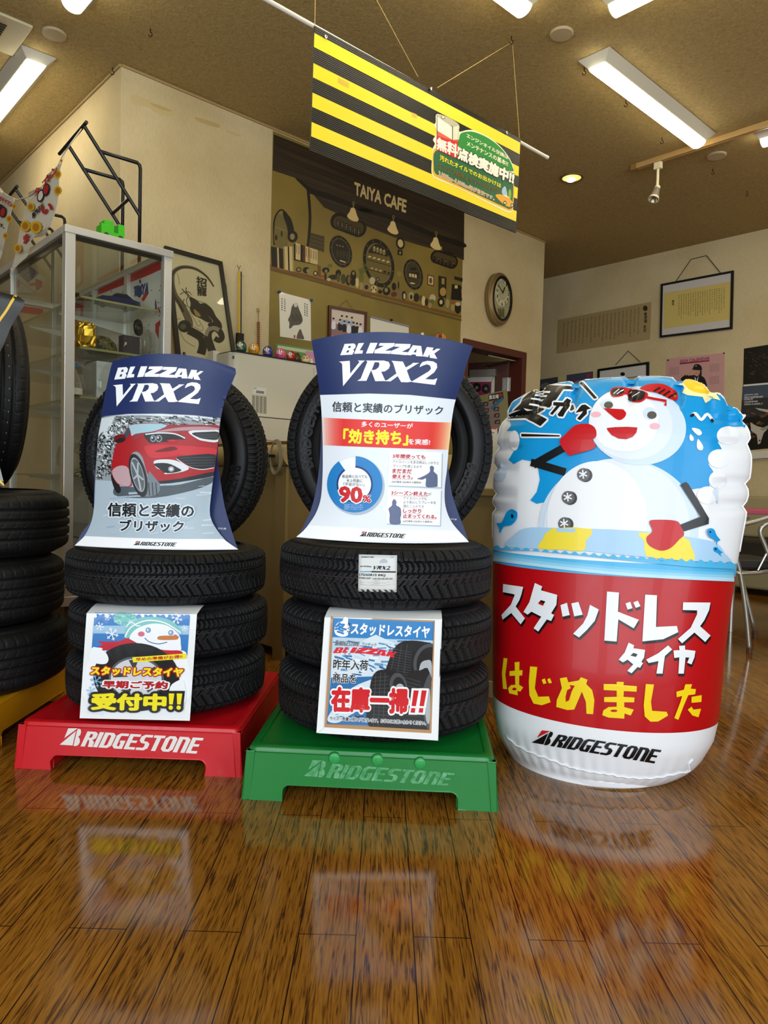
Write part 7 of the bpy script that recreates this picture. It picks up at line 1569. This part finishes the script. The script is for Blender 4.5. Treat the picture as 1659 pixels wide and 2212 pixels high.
# cloth banners on a cord in front of the brackets
BNP = (Wp(-.60, 0, 0), DA)
def banner(label, poly, fl, deco):
    mb = MB(); C_ = M('#d9d2bc', .8); q = [(0 + x * .19289, 330 + y * .19289) for x, y in poly]
    pts = [at(x, y, *BNP) + DA * (.012 * math.sin(x * .22 + y * .05)) for x, y in q]
    mb.prism(pts, DA * .0015, C_); ar = Art(mb, plane=(Wp(-.60 - .013, 0, 0), DA), fr=(0, 330, .19289)); deco(ar)
    # artwork follows the same gentle waves as the cloth
    solo(mb, 'cloth_banner', label, 'banner', 'advertising banners on the cord')
SUY = M('#e2b416', .7); SUO = M('#b8781c', .7); BRD = M('#b41e26', .7); BKI = M('#1d1a16', .7)
def flowers(ar, pts):
    for x, y, r in pts:
        o = [(x + r * (1 if k % 2 else .86) * math.cos(R(15 * k)), y + 1.1 * r * (1 if k % 2 else .86) * math.sin(R(15 * k))) for k in range(24)]; ar.poly(o, SUY, 1); ar.poly(ell(x, y, r * .55, r * .65), SUO, 2)
def deco1(ar):
    flowers(ar, ((645, 240, 48), (650, 425, 50), (345, 605, 46), (285, 820, 60), (405, 835, 68), (200, 1070, 46), (690, 90, 16)))
    for s_, x, y, w in (('タ', 415, 440, 30), ('イ', 505, 320, 30), ('ヤ', 548, 290, 30), ('ン', 612, 215, 30)): ar.text(s_, [(x - w, y - 30), (x + w, y - 62), (x + w, y + 18), (x - w, y + 50)], BRD, 2, .05)
    ar.poly(ell(456, 482, 36, 72, 14), BKI, 2); ar.poly(ell(458, 482, 26, 56, 14), C_W, 3); ar.poly(ell(520, 415, 38, 72, 12), BKI, 4); ar.poly(ell(520, 412, 27, 56, 12), BRD, 5)
    ar.text('専門店が', [(360, 680), (480, 550), (488, 610), (365, 745)], BKI, 2, .04); ar.text('い', [(470, 600), (580, 560), (585, 650), (475, 690)], BRD, 2, .06); ar.text('ま', [(265, 930), (320, 900), (325, 985), (270, 1020)], BRD, 2, .06)
C_W = M('#e6e0d0', .7)
def deco2(ar):
    flowers(ar, ((160, 600, 28), (105, 740, 38), (65, 930, 34))); ar.text('タイヤマン', [(0, 480), (138, 555), (130, 610), (-5, 540)], BRD, 2, .05); ar.poly(ell(0, 640, 40, 66, 10), BKI, 2); ar.poly(ell(35, 665, 36, 62, 10), BKI, 3); ar.poly(ell(35, 665, 25, 48, 10), BRD, 4); ar.text('ます。', [(-30, 770), (48, 810), (46, 850), (-32, 810)], BKI, 2, .04)
banner('white sunflower banner draped from a bracket over the showcase front edge', sm([(300, 490), (450, 380), (600, 200), (682, 40), (702, 30), (695, 300), (682, 420), (640, 640), (560, 870), (400, 960), (330, 1080), (240, 1200), (185, 1300), (135, 1390), (150, 1150), (240, 880), (275, 690)], 3), None, deco1)
banner('white sunflower banner at the left edge beside the second pipe bracket', sm([(-60, 380), (0, 420), (60, 470), (190, 528), (160, 620), (140, 740), (100, 850), (40, 1050), (0, 1110), (-60, 1180)], 3), None, deco2)
solo(MB().tube([at(x, y, *BNP) + DA * .002 for x, y in ((-12, 403), (12, 420), (36, 432), (58, 425), (88, 404), (116, 374), (133, 338), (150, 312))] + [Wp(-.374, .47, 2.375)], .0025, M('#d6ccb0', .7), 6), 'banner_cord', 'pale cord carrying the sunflower banners, tied to the pipe bracket', 'cord', smooth=True)

# ================================================================== beside the showcase: dragon picture, rods, beads
tiltn = (DB - UZ * .15).normalized()
TPL = (Wp(0, .022, 2.09), tiltn)
px = [(353, 533), (477, 567.5), (510, 795), (382, 795)]
c = [at(x, y, *TPL) for x, y in px]; inn = []
t = thing('dragon_picture', (c[2] + c[3]) / 2, 'tall black framed ink painting of a coiling dragon behind the white printer', 'framed painting')
for i in range(4): inn.append(c[i] + ((c[(i + 1) % 4] - c[i]).normalized() + (c[i - 1] - c[i]).normalized()) * .024)
fr = MB(); nn = -tiltn
for i in range(4):
    j = (i + 1) % 4; fr.hexa([c[i], c[j], inn[j], inn[i], c[i] + nn * .02, c[j] + nn * .02, inn[j] + nn * .02, inn[i] + nn * .02], M('#17110c', .35))
fr.build('frame', t)
bd = MB().hexa(inn + [p + nn * .008 for p in inn], M('#c6b994', .35)); ar = Art(bd, plane=(inn[0] + nn * .008, tiltn), fr=(360, 530, .15672)); I1 = M('#2a2418', .5); I2 = M('#5d523c', .5); I3 = M('#8d8068', .5)
def body_(pts, w0, w1, m, l): ar.line(sm(pts, 6, False), w0, m, l, w1)
body_([(650, 570), (560, 440), (430, 340), (300, 300), (180, 310), (90, 380), (75, 520), (110, 680), (190, 800), (260, 930), (310, 1060), (300, 1170)], 20, 110, I2, 0); body_([(650, 570), (560, 440), (430, 345), (300, 305), (180, 312), (85, 390), (70, 520), (100, 680), (170, 800), (230, 920)], 8, 34, I1, 1)
ar.poly(ell(245, 1115, 90, 85), I1, 2); ar.poly(ell(225, 1120, 40, 38), I2, 3)
body_([(300, 1170), (400, 1220), (480, 1280), (500, 1380), (470, 1500)], 110, 120, I1, 1); body_([(360, 1130), (330, 1200), (420, 1240)], 60, 70, I3, 0)
body_([(640, 1500), (600, 1380), (570, 1260), (590, 1180), (660, 1140), (730, 1190), (760, 1270), (720, 1310), (660, 1280)], 110, 70, I1, 2); body_([(540, 1250), (570, 1170), (650, 1140), (720, 1170)], 50, 60, I3, 3)
ar.poly(sm([(420, 830), (520, 800), (620, 870), (680, 980), (750, 1070), (760, 1150), (720, 1190), (650, 1150), (570, 1110), (580, 1070), (640, 1050), (560, 960), (480, 880)], 4), I1, 2)
ar.poly(sm([(310, 720), (390, 740), (480, 830), (560, 960), (630, 1050), (560, 1060), (470, 1010), (370, 960), (320, 880), (330, 800)], 4), I1, 3); ar.poly(sm([(370, 880), (430, 920), (470, 980), (400, 970)], 3), M('#9a7c3c', .5), 4)
for q in ([(180, 680), (260, 640), (300, 700)], [(210, 600), (250, 650), (310, 720)], [(270, 580), (270, 640), (340, 720), (440, 770), (560, 810)], [(240, 740), (230, 800), (300, 850), (340, 860)], [(260, 660), (300, 640), (350, 690)], [(300, 700), (270, 760), (290, 830)]): ar.line(sm(q, 4, False), 12, I1, 4, 4)
for q in ([(140, 1060), (150, 1020), (200, 1010)], [(180, 1190), (260, 1320), (390, 1400)], [(310, 900), (380, 1020), (430, 1110), (470, 1090)], [(380, 1120), (480, 1180), (500, 1130), (440, 1030)], [(500, 1250), (600, 1370), (600, 1440), (540, 1430)], [(140, 380), (165, 450), (175, 540)]): ar.line(sm(q, 5, False), 9, M('#8d7a4a', .5), 1)
ar.text('招龍', [(408, 425), (555, 470), (545, 700), (420, 690)], I1, 5, .03, vert=True); ar.text('昇', [(215, 1470), (262, 1480), (260, 1530), (215, 1525)], I1, 5, .03)
bd.build('painted_sheet', t)
pp = inn[0] + nn * .0125; q4 = [p + nn * .0125 for p in inn]; MB().add(q4, [(3, 2, 1, 0)], PANE).build('glass', t)
g = [at(x, y, Wp(0, .012, 2.09), tiltn) for x, y in ((455, 604), (489, 613.5), (507, 790), (470, 780))]
solo(MB().prism(g, tiltn * .006, M('#1d6a2c', .5)), 'green_board', 'thin green board showing behind the dragon picture frame', 'board')
p0, p1 = atA(516, 586, .05), atA(516, 745, .05)
t = thing('measuring_rod', p1, 'thin yellow and black rod standing against the wall behind the green daruma', 'rod')
MB().tube([p0, p1], .006, M('#c9a81c', .5), 8).build('yellow_rod', t); MB().tube([p0 + DA * .014 - DB * .004, p1 + DA * .012 - DB * .004], .0035, BLACK, 8).build('black_rod', t); MB().box(p1 + UZ * .035 + DA * .006, (.045, .02, .07), BLACK, AXW).build('clip_base', t); mb = MB()
for k in (-1, 1): mb.tube([p0, p0 + UZ * .015, p0 + UZ * .035 + DA * .012 * k], .002, M('#2b4a66', .4), 6)
mb.build('wire_tip', t); MB().tube([p0 - UZ * .015, p0 - UZ * .02 + DA * .03, p0 - UZ * .028 + DA * .035], .002, M('#b8a02c', .5), 6).build('strap', t)
P = atA(558, 667, .012); t = thing('bead_string', P, 'string of brown wooden beads hanging on the wall left of the mural', 'beads')
MB().tube([P, atA(558.5, 758, .012)], .0015, M('#5c4426', .6), 6).build('thread', t); MB().lathe([(0, -.012), (.008, -.008), (.006, .004), (.009, .012), (0, .014)], P - UZ * .01, M('#b8944a', .35, .4), 12).build('bell', t, smooth=True); mb = None
for k in range(13): MB().lathe([(0, -.0085), (.0075, -.005), (.0098, 0), (.0075, .005), (0, .0085)], atA(558.5, 697 + k * 4.9, .013), M('#8a5a2e', .4), 12).build('bead', t, smooth=True)

# ================================================================== desk, printer, darumas
DESK = M('#8f7a4c', .5); DESK2 = M('#b09a66', .45)
t = thing('office_desk', Wp(.7, .7, 0), 'beige desk carrying the white printer behind the two tyre stacks', 'desk')
wbx(.24, 1.3, .06, 1.24, .04, .86, DESK).build('side_panel', t, bev=.004); wbx(.225, .24, 1.20, 1.28, .0, .86, DESK).build('corner_post', t)
mb = MB(); n = 8; prof = [(.20 + .05 - .05 * math.sin(R(q)), .91 - .05 * math.cos(R(q))) for q in range(0, 181, 22)]; prof = [(1.3, .86)] + prof + [(1.3, .96)]
mb.prism([Wp(a, .05, z) for a, z in prof], -DB * 1.24, DESK2); mb.build('rounded_top', t, smooth='auto'); wbx(.25, 1.3, .06, 1.27, .9605, .974, M('#7a4a1e', .4)).build('wooden_board', t)
t = thing('cable_loop', Wp(.19, 1.2, .9), 'grey cable loops held by a black tie at the desk edge', 'cable'); CB = M('#8d8468', .5)
pc = at(600, 985, Wp(.19, 0, 0), DA)
for k in range(3): MB().tube([pc + (-DB) * (.045 * math.cos(R(q)) * (1 - .1 * k)) + UZ * (.07 * math.sin(R(q)) - .006 * k) - DA * (.006 + .004 * k) for q in range(0, 360, 20)], .004, CB, 6, closed=True).build('cable', t, smooth=True)
MB().box(pc - DA * .012 + DB * .03, (.022, .02, .012), BLACK, AXW).build('cable_tie', t)
PRW = M('#c9c5b2', .42); PRW2 = M('#bcb8a6', .42)
PA0, PB1, PZ0, PZ1 = .457, .414, .9745, 1.5
t = thing('office_printer', Wp(.76, .27, PZ0), 'large white office printer on the desk below the row of darumas', 'printer')
def rounded_body(a0, a1, b0, b1, z0, z1, r, m):
    pts = [Wp(a1, b1, z0)] + [Wp(a0 + r - r * math.sin(R(q)), b1 - r + r * math.cos(R(q)), z0) for q in range(0, 91, 15)] + [Wp(a0, b0, z0), Wp(a1, b0, z0)]
    return MB().prism(pts, UZ * (z1 - z0), m)
rounded_body(PA0, 1.12, .165, PB1, 1.157, PZ1 - .008, .045, PRW).build('upper_body', t, smooth='auto', bev=.004); rounded_body(PA0 + .003, 1.12, .165, PB1 - .002, PZ0, 1.151, .045, PRW).build('lower_body', t, smooth='auto')
wbx(PA0 + .008, 1.11, .17, PB1 - .012, 1.15, 1.158, M('#55524a', .6)).build('seam_gap', t); wbx(PA0 - .02, PA0 + .02, .19, .25, 1.42, 1.515, PRW).build('side_latch', t, bev=.003)
mb = wbx(PA0 + .01, 1.12, .17, PB1 + .004, PZ1 - .008, PZ1, M('#17130f', .6)); mb.build('black_mat', t)
fm = MB(); ar = Art(fm, plane=(Wp(0, PB1, 0), DB), fr=(370, 700, .23508)); LBL = M('#d8d6cc', .4); DKG = M('#35332c', .6); MID = M('#8f8b7c', .5)
ar.poly([(750, 575), (873, 590), (870, 655), (745, 640)], LBL); ar.text('Canon', [(755, 582), (785, 586), (784, 594), (754, 590)], DKG, 1, .03)
for k in range(14): ar.line([(782 + k * 5.3, 610 + k * .6), (780 + k * 5.3, 634 + k * .6)], 2.6 + (k % 3) * .8, DKG, 1)
for i in range(20):
    for j in range(4):
        x, y = 742 + j * 35 - i * .1, 655 + i * 7.9 + j * 4; ar.poly([(x, y), (x + 28, y + 3), (x + 28, y + 7), (x, y + 4)], DKG)
fm.build('vent_and_label', t)
fm = MB(); ar = Art(fm, plane=(Wp(0, PB1, 0), DB), fr=(370, 700, .23508)); ar.poly(sm([(572, 765), (600, 758), (700, 764), (716, 775), (712, 805), (690, 812), (620, 812), (570, 800)], 3), MID); ar.poly(sm([(590, 775), (690, 782), (688, 800), (620, 802), (592, 795)], 3), M('#6f6b5e', .5), 1); ar.poly(rect(610, 775, 626, 805), PRW, 2)
ar.poly([(815, 1058), (1040, 1076), (1040, 1104), (812, 1106)], MID); ar.poly([(822, 1068), (1040, 1086), (1040, 1104), (820, 1104)], PRW2, 1); ar.poly(rect(562, 292, 578, 318), DKG)
ar.line([(1308, 405), (1312, 640)], 4, MID); fm.build('handle_recess', t)
fm = MB(); ar = Art(fm, plane=(Wp(0, PB1, 0), DB), fr=(370, 700, .23508)); ar.poly(sm([(726, 930), (760, 880), (795, 900), (795, 950), (740, 955)], 4), MID); ar.poly(sm([(728, 928), (762, 884), (790, 902), (790, 946), (742, 950)], 4), PRW, 1); ar.poly(ell(776, 886, 20, 22), MID, 1); ar.poly(ell(776, 886, 17, 19), PRW, 2); ar.poly(sm([(762, 890), (790, 890), (788, 955), (775, 962), (762, 955)], 3), MID, 2); ar.poly(sm([(765, 890), (787, 890), (785, 950), (775, 957), (765, 950)], 3), PRW, 3); ar.poly(ell(776, 890, 5, 6), DKG, 4); fm.build('lock', t)
DAR = [('#0f4a44', 521, 752, 1.0, 'dark green'), ('#d8920c', 548, 757, 1.0, 'golden yellow'), ('#26307e', 578.5, 763, .97, 'blue'), ('#e04e86', 606, 768, .97, 'pink'), ('#a8161c', 628, 773, .9, 'dark red')]
FCE = M('#e6dcc6', .4); GLD = M('#c8a02c', .35, .5)
for h_, x, y, s_, nm in DAR:
    P = atA(x, y - 2, .375); o = V((P.x, P.y, PZ1)); m = M(h_, .25, coat=.4); fd = (V((EYE.x, EYE.y, o.z)) - o).normalized(); fs_ = fd.cross(UZ)
    t = thing('daruma_doll', o, nm + ' round daruma doll in the row on the white printer', 'daruma', 'daruma dolls on the printer'); r = .031 * s_
    MB().lathe([(.0, .0005), (r * .62, .0008), (r * .9, r * .4), (r, r * .9), (r * .93, r * 1.4), (r * .68, r * 1.85), (r * .3, r * 2.08), (0, r * 2.12)], o, m, 28).build('body', t, smooth=True)
    fd2 = (fd + fs_ * .25).normalized(); sd = fd2.cross(UZ); cz = o + UZ * r * 1.32
    def cap_(cx, cz_, rx, rz, mm, k, mb):
        ring = []; cc = None
        for q in range(0, 361, 24):
            for kk in (1,):
                u = cx + rx * math.cos(R(q)); v = cz_ + rz * math.sin(R(q)); ring.append((u, v))
        f = lambda u, v: cz + sd * (u * r) + UZ * (v * r) + fd2 * (r * math.sqrt(max(0, 1.0 - u * u * 1.02 - max(0, v + .3) ** 2 * .8)) * 1.0 + k * .0005)
        k0 = [f(cx, cz_)] + [f(cx + (u - cx) * .5, cz_ + (v - cz_) * .5) for u, v in ring] + [f(u, v) for u, v in ring]; n_ = len(ring)
        mb.add(k0, [(0, 1 + i, 1 + (i + 1) % n_) for i in range(n_)] + [(1 + i, 1 + n_ + i, 1 + n_ + (i + 1) % n_, 1 + (i + 1) % n_) for i in range(n_)], mm)
    mb = MB(); cap_(0, .0, .5, .42, FCE, 1, mb)
    for k in (-1, 1): cap_(.2 * k, .08, .09, .11, BLACK, 3, mb); cap_(.22 * k, .26, .16, .05, BLACK, 3, mb); cap_(.2 * k, -.2, .15, .06, BLACK, 3, mb)
    mb.build('painted_face', t, smooth=True); mb = MB()
    for k in range(-2, 3): cap_(k * .27, -.72, .045, .2, GLD if nm != 'pink' and nm != 'golden yellow' else BLACK, 2, mb)
    mb.build('painted_stripes', t, smooth=True)
for h_, x, y, sx, sz, nm, lb in (('#4a3518', 641, 772, .9, 1.0, 'owl_figurine', 'small brown gold owl figurine between the red daruma and the cream cat'), ('#d8bc86', 660, 776, .95, .8, 'cat_figurine', 'cream crouching cat figurine at the right end of the daruma row'), ('#dcd6c8', 672, 779, .5, .6, 'white_figurine', 'tiny white figurine partly behind the tall display card, last in the daruma row')):
    P = atA(x, y - 1, .37); o = V((P.x, P.y, PZ1)); m = M(h_, .35); t = thing(nm, o, lb, 'figurine'); r = .03
    MB().lathe([(0, .0005), (r * .8 * sx, .001), (r * sx, r * .5 * sz), (r * .9 * sx, r * 1.1 * sz), (r * .55 * sx, r * 1.6 * sz), (0, r * 1.85 * sz)], o, m, 22).build('body', t, smooth=True)
    for k in (-1, 1): MB().lathe([(r * .2 * sx, 0), (r * .12 * sx, r * .25), (0, r * .38)], o + UZ * r * 1.55 * sz + RGT * (.35 * k * r * sx), m, 10).build('ear', t)
    mb = MB(); fd = (V((EYE.x, EYE.y, o.z)) - o).normalized()
    for k in (-1, 1): mb.lathe([(.0045 * sx, 0), (.003 * sx, .0015), (0, .002)], o + UZ * r * 1.15 * sz + fd * r * .86 * sx + fd.cross(UZ) * (.3 * k * r * sx), BLACK, 10, (fd.cross(UZ), UZ, fd))
    mb.build('eyes', t)
c = [atA(x, y, .2) for x, y in ((597, 742), (690, 756), (690, 790), (598, 778))]; mb = MB().prism(c, DB * .004, M('#5f8a4a', .5)); ar = Art(mb, plane=(c[0], DB)); ar.poly([(600, 746), (690, 760), (690, 768), (600, 752)], M('#b8c4a0', .5)); ar.poly([(660, 757), (690, 762), (690, 790), (662, 784)], M('#c98aa0', .5), 1)
solo(mb, 'picture_card', 'green and pink picture card standing behind the darumas', 'card')

# ================================================================== reception counter, payment cards, sticker board on the door
CNT = M('#a08c5c', .5)
t = thing('reception_counter', Wp(1.2, 1.85, 0), 'beige reception counter behind the middle tyre stack with a white kickboard', 'counter')
wbx(.545, 1.9, 1.34, 2.26, .06, .76, CNT).build('counter_body', t); wbx(.525, 1.92, 1.32, 2.28, .76, .79, DESK2).build('counter_top', t, bev=.004); wbx(.535, 1.9, 1.35, 2.255, .0, .06, M('#cfccc0', .5)).build('kickboard', t)
def card_stand(name, label, px, Y, m, deco, z0=.7905, cat='card'):
    c = [aty(x, y, Y) for x, y in px]; mb = MB().prism(c, V((0, .004, 0)), m)
    deco(Art(mb, plane=(V((0, Y, 0)), V((0, 1, 0))), fr=(990, 800, .0904)))
    low = min(p.z for p in c); cx = sum(p.x for p in c) / len(c)
    mb.box((cx, Y + .008, z0 + .004), (.06, .02, .008), m)
    solo(mb, name, label, cat)
PRED = M('#c8281e', .45); CRD = M('#e6e0cc', .45)
PS = lambda y: y
card_stand('round_card', 'cream round topped card at the back of the counter card group', [(x * .0904 + 990, y * .0904 + 800) for x, y in sm([(60, 640), (130, 595), (250, 600), (380, 650), (465, 720), (470, 1100), (500, 2400), (300, 2760), (40, 2760)], 3)], 2.74, M('#d9cba0', .5), lambda a: None)
def d2(a): a.poly([(150, 762), (548, 785), (545, 815), (150, 795)], PRED); a.text('PayPay', [(240, 880), (470, 905), (465, 945), (235, 925)], BKI, 0, .03)
card_stand('payment_card', 'white payment card with a thin red top line, taller of the two on the counter', [(x * .0904 + 990, y * .0904 + 800) for x, y in ((150, 762), (548, 785), (650, 1360), (700, 2770), (200, 2770))], 2.70, CRD, d2)
def d3(a):
    a.poly([(560, 1350), (930, 1372), (900, 1410), (560, 1395)], PRED); a.poly([(645, 1440), (705, 1440), (705, 1510), (645, 1500)], PRED); a.text('P', [(655, 1448), (695, 1448), (695, 1500), (655, 1495)], CRD, 1, .06); a.text('PayPay', [(712, 1455), (862, 1475), (860, 1515), (710, 1500)], BKI, 0, .03); a.line([(680, 1555), (840, 1560)], 8, MID)
card_stand('payment_card', 'white payment card with a thick red top band, lower and nearer on the counter', [(x * .0904 + 990, y * .0904 + 800) for x, y in ((560, 1350), (930, 1372), (1000, 2790), (650, 2790))], 2.66, CRD, d3)
LP2 = (leaf(0, .03 * sgn, 0), LN)
mb = MB(); c = [at(990 + x * .0904, 800 + y * .0904, *LP2) for x, y in ((430, 620), (1165, 462), (1230, 1400), (620, 1420))]; mb.prism(c, LN * .006 * -sgn, M('#8a8450', .5)); ar = Art(mb, plane=LP2, fr=(990, 800, .0904))
ar.poly([(720, 590), (1065, 512), (1085, 680), (725, 735)], BKI); ar.text('東北魂', [(735, 600), (960, 570), (965, 665), (735, 700)], C_W, 1, .04); ar.poly(ell(1010, 590, 50, 50), M('#a01c22', .5), 1)
ar.poly([(570, 760), (960, 700), (1000, 900), (1010, 1400), (640, 1400)], M('#8c7464', .5))
for i in range(4):
    for j in range(2):
        x, y = 585 + j * 240 + i * 14, 770 + i * 155 - j * 35; ar.poly([(x, y + 20), (x + 30, y - 15), (x + 135, y - 20), (x + 125, y + 85), (x, y + 80)], M('#2c201c', .5), 1); ar.poly([(x + 30, y + 60), (x + 60, y + 10), (x + 110, y + 5), (x + 95, y + 65)], M('#8c7464', .5), 2)
ar.line([(790, 920), (1070, 660)], 60, M('#1f6a92', .5), 3); ar.text('CCCCCC', [(500, 650), (650, 620), (655, 650), (505, 680)], M('#5c4a2c', .5), 1) if False else None
t = thing('sticker_board', (c[2] + c[3]) / 2, 'olive board of printed stickers hung by a string on the brown door', 'board'); mb.build('board', t)
q1 = at(1067, 811, *LP2); MB().tube([at(1051, 848, *LP2), q1, at(1075, 843, *LP2)], .0016, M('#5c5040', .6), 6).build('hanging_string', t)

# ================================================================== summer tyres and their card at the left edge
ty_.location = (-1.415, 2.31, 0); ty_.rotation_euler = (0, 0, R(24))
w = TY['summer'][3]
for i, l in enumerate(('lowest summer tyre with a white line, resting on the yellow pallet', 'middle summer tyre of the stack on the yellow pallet', 'top summer tyre of the yellow pallet stack')):
    make_tyre('summer', (-1.345 - (.014 if i == 1 else 0) , 2.30, PH + w * (i + .5) + .0006 * i), (0, 0, R(31 * i)), l, 'summer tyres stacked on the yellow pallet', lines=((-.05, WLINE),))
make_tyre('summer', (-1.335, 2.36, PH + w * 3 + .3165), (R(90), 0, R(-50)), 'summer tyre standing upright on the summer stack at the left edge', None, lines=((-.35, WLINE),))
DKC = M('#1e1b16', .4)
Lr = [(600, -330), (650, -332), (700, -306), (745, -287), (780, -271), (850, -254), (950, -257), (1000, -276), (1047, -290)]; Rr2 = [(640, 40), (655, 54), (700, 27), (745, 8), (780, -8), (850, -25), (950, -22), (1000, -3), (1050, 10)]
mb = card(1.98, Lr, Rr2, -14, 5, .04, DKC); base = MB(); base.v = list(mb.v); base.f = list(mb.f); thicken(mb, .0025); ar = Art(mb, bvh_from=base, fr=(0, 600, .235), maxlen=40)
ar.line(sm([(152, 152), (110, 215), (60, 300), (0, 385), (-60, 480)], 3, False), 24, M('#e2b81c', .4), 0); ar.poly([(-100, 1500), (-10, 1480), (40, 1870), (-100, 1860)], M('#8d8f8c', .4), 0); ar.line([(-60, 1840), (0, 1870), (44, 1908)], 24, M('#e2b81c', .4), 1)
t = thing('display_card', aty(-140, 1050, 1.98), 'black display card with a yellow line, cut by the left edge', 'display card'); mb.build('printed_sheet', t, smooth='auto')

# ================================================================== table and chair at the right edge, seat beyond
PIP = M('#b8b8b4', .3, .8)
t = thing('folding_table', V((2.5, 4.2, 0)), 'table with a pink top behind the inflatable at the right edge', 'table'); TB = M('#b8506a', .4)
MB().box((2.55, 4.36, .69), (1.2, .6, .025), TB).build('tabletop', t, bev=.004)
for x in (2.0, 3.1):
    for y in (4.12, 4.6): MB().tube([V((x, y, .678)), V((x, y, .001))], .014, PIP, 10).build('leg', t, smooth='auto')
t = thing('folding_chair', V((1.98, 3.7, 0)), 'silver tube framed folding chair with a dark seat beside the inflatable', 'chair')
def cpts(l, Y): return [aty(x, y, Y) for x, y in l]
for Y, dx in ((3.57, 0), (3.95, 4)):
    g = lambda l: [(x + dx, y) for x, y in l]
    MB().tube([V(aty(x, y, 3.57)) + V((0, Y - 3.57, 0)) for x, y in sm([(1688, 1108), (1659, 1118), (1630, 1127), (1600, 1135), (1583, 1150), (1585, 1190), (1597, 1230), (1607, 1290), (1614, 1350), (1618.5, 1404)], 4, False)], .011, PIP, 10).build('side_frame', t, smooth=True)
    MB().tube([V(aty(x, y, 3.57)) + V((0, Y - 3.57, 0)) for x, y in sm([(1700, 1125), (1662, 1130), (1645, 1140), (1643, 1155), (1655, 1185), (1680, 1260), (1715, 1400)], 4, False)], .011, PIP, 10).build('leg_frame', t, smooth=True)
    MB().tube([V(aty(x, y, 3.57)) + V((0, Y - 3.57, 0)) for x, y in ((1672, 1165), (1637, 1232))], .006, PIP, 8).build('stay_rod', t)
    MB().tube([V(aty(x, y, 3.57)) + V((0, Y - 3.57, 0)) for x, y in ((1588, 1237), (1603, 1239), (1640, 1237), (1690, 1228))], .010, PIP, 10).build('seat_rail', t, smooth=True)
    for x, y in ((1619, 1405), (1715.5, 1402)): p = V(aty(x, y, 3.57)) + V((0, Y - 3.57, 0)); MB().tube([V((p.x, p.y, p.z + .012)), V((p.x, p.y, .001))], .0145, M('#5f3a24', .6), 10).build('rubber_foot', t, smooth='auto')
p = aty(1640, 1222, 3.57); MB().box((p.x + .02, 3.76, p.z), (.24, .36, .05), M('#1c1a18', .6)).build('seat', t, bev=.015)
for Yk in (0,): MB().tube([V(aty(1640, 1237, 3.57)), V(aty(1640, 1237, 3.57)) + V((0, .38, 0))], .008, PIP, 8).build('cross_tube', t)
t = thing('waiting_sofa', V((3.28, 5.55, 0)), 'beige low sofa with a dark seat against the far right wall', 'sofa')
AXS = (DB, -DA, UZ); sc_ = V((3.28, 5.55, 0))
for nm, dz, z, dd, off, m in (('base', .24, .17, .5, 0, M('#8f8664', .6)), ('seat', .14, .36, .5, .0, M('#2b2620', .6)), ('backrest', .34, .60, .1, -.2, M('#a89c76', .6))): MB().box(sc_ + AXS[1] * off + UZ * z, (1.3, dd, dz), m, AXS).build(nm, t, bev=.02)
for x in (-.55, .55):
    for y in (-.18, .18): MB().box(sc_ + DB * x - DA * y + UZ * .0255, (.05, .05, .05), BLACK, AXS).build('leg', t)
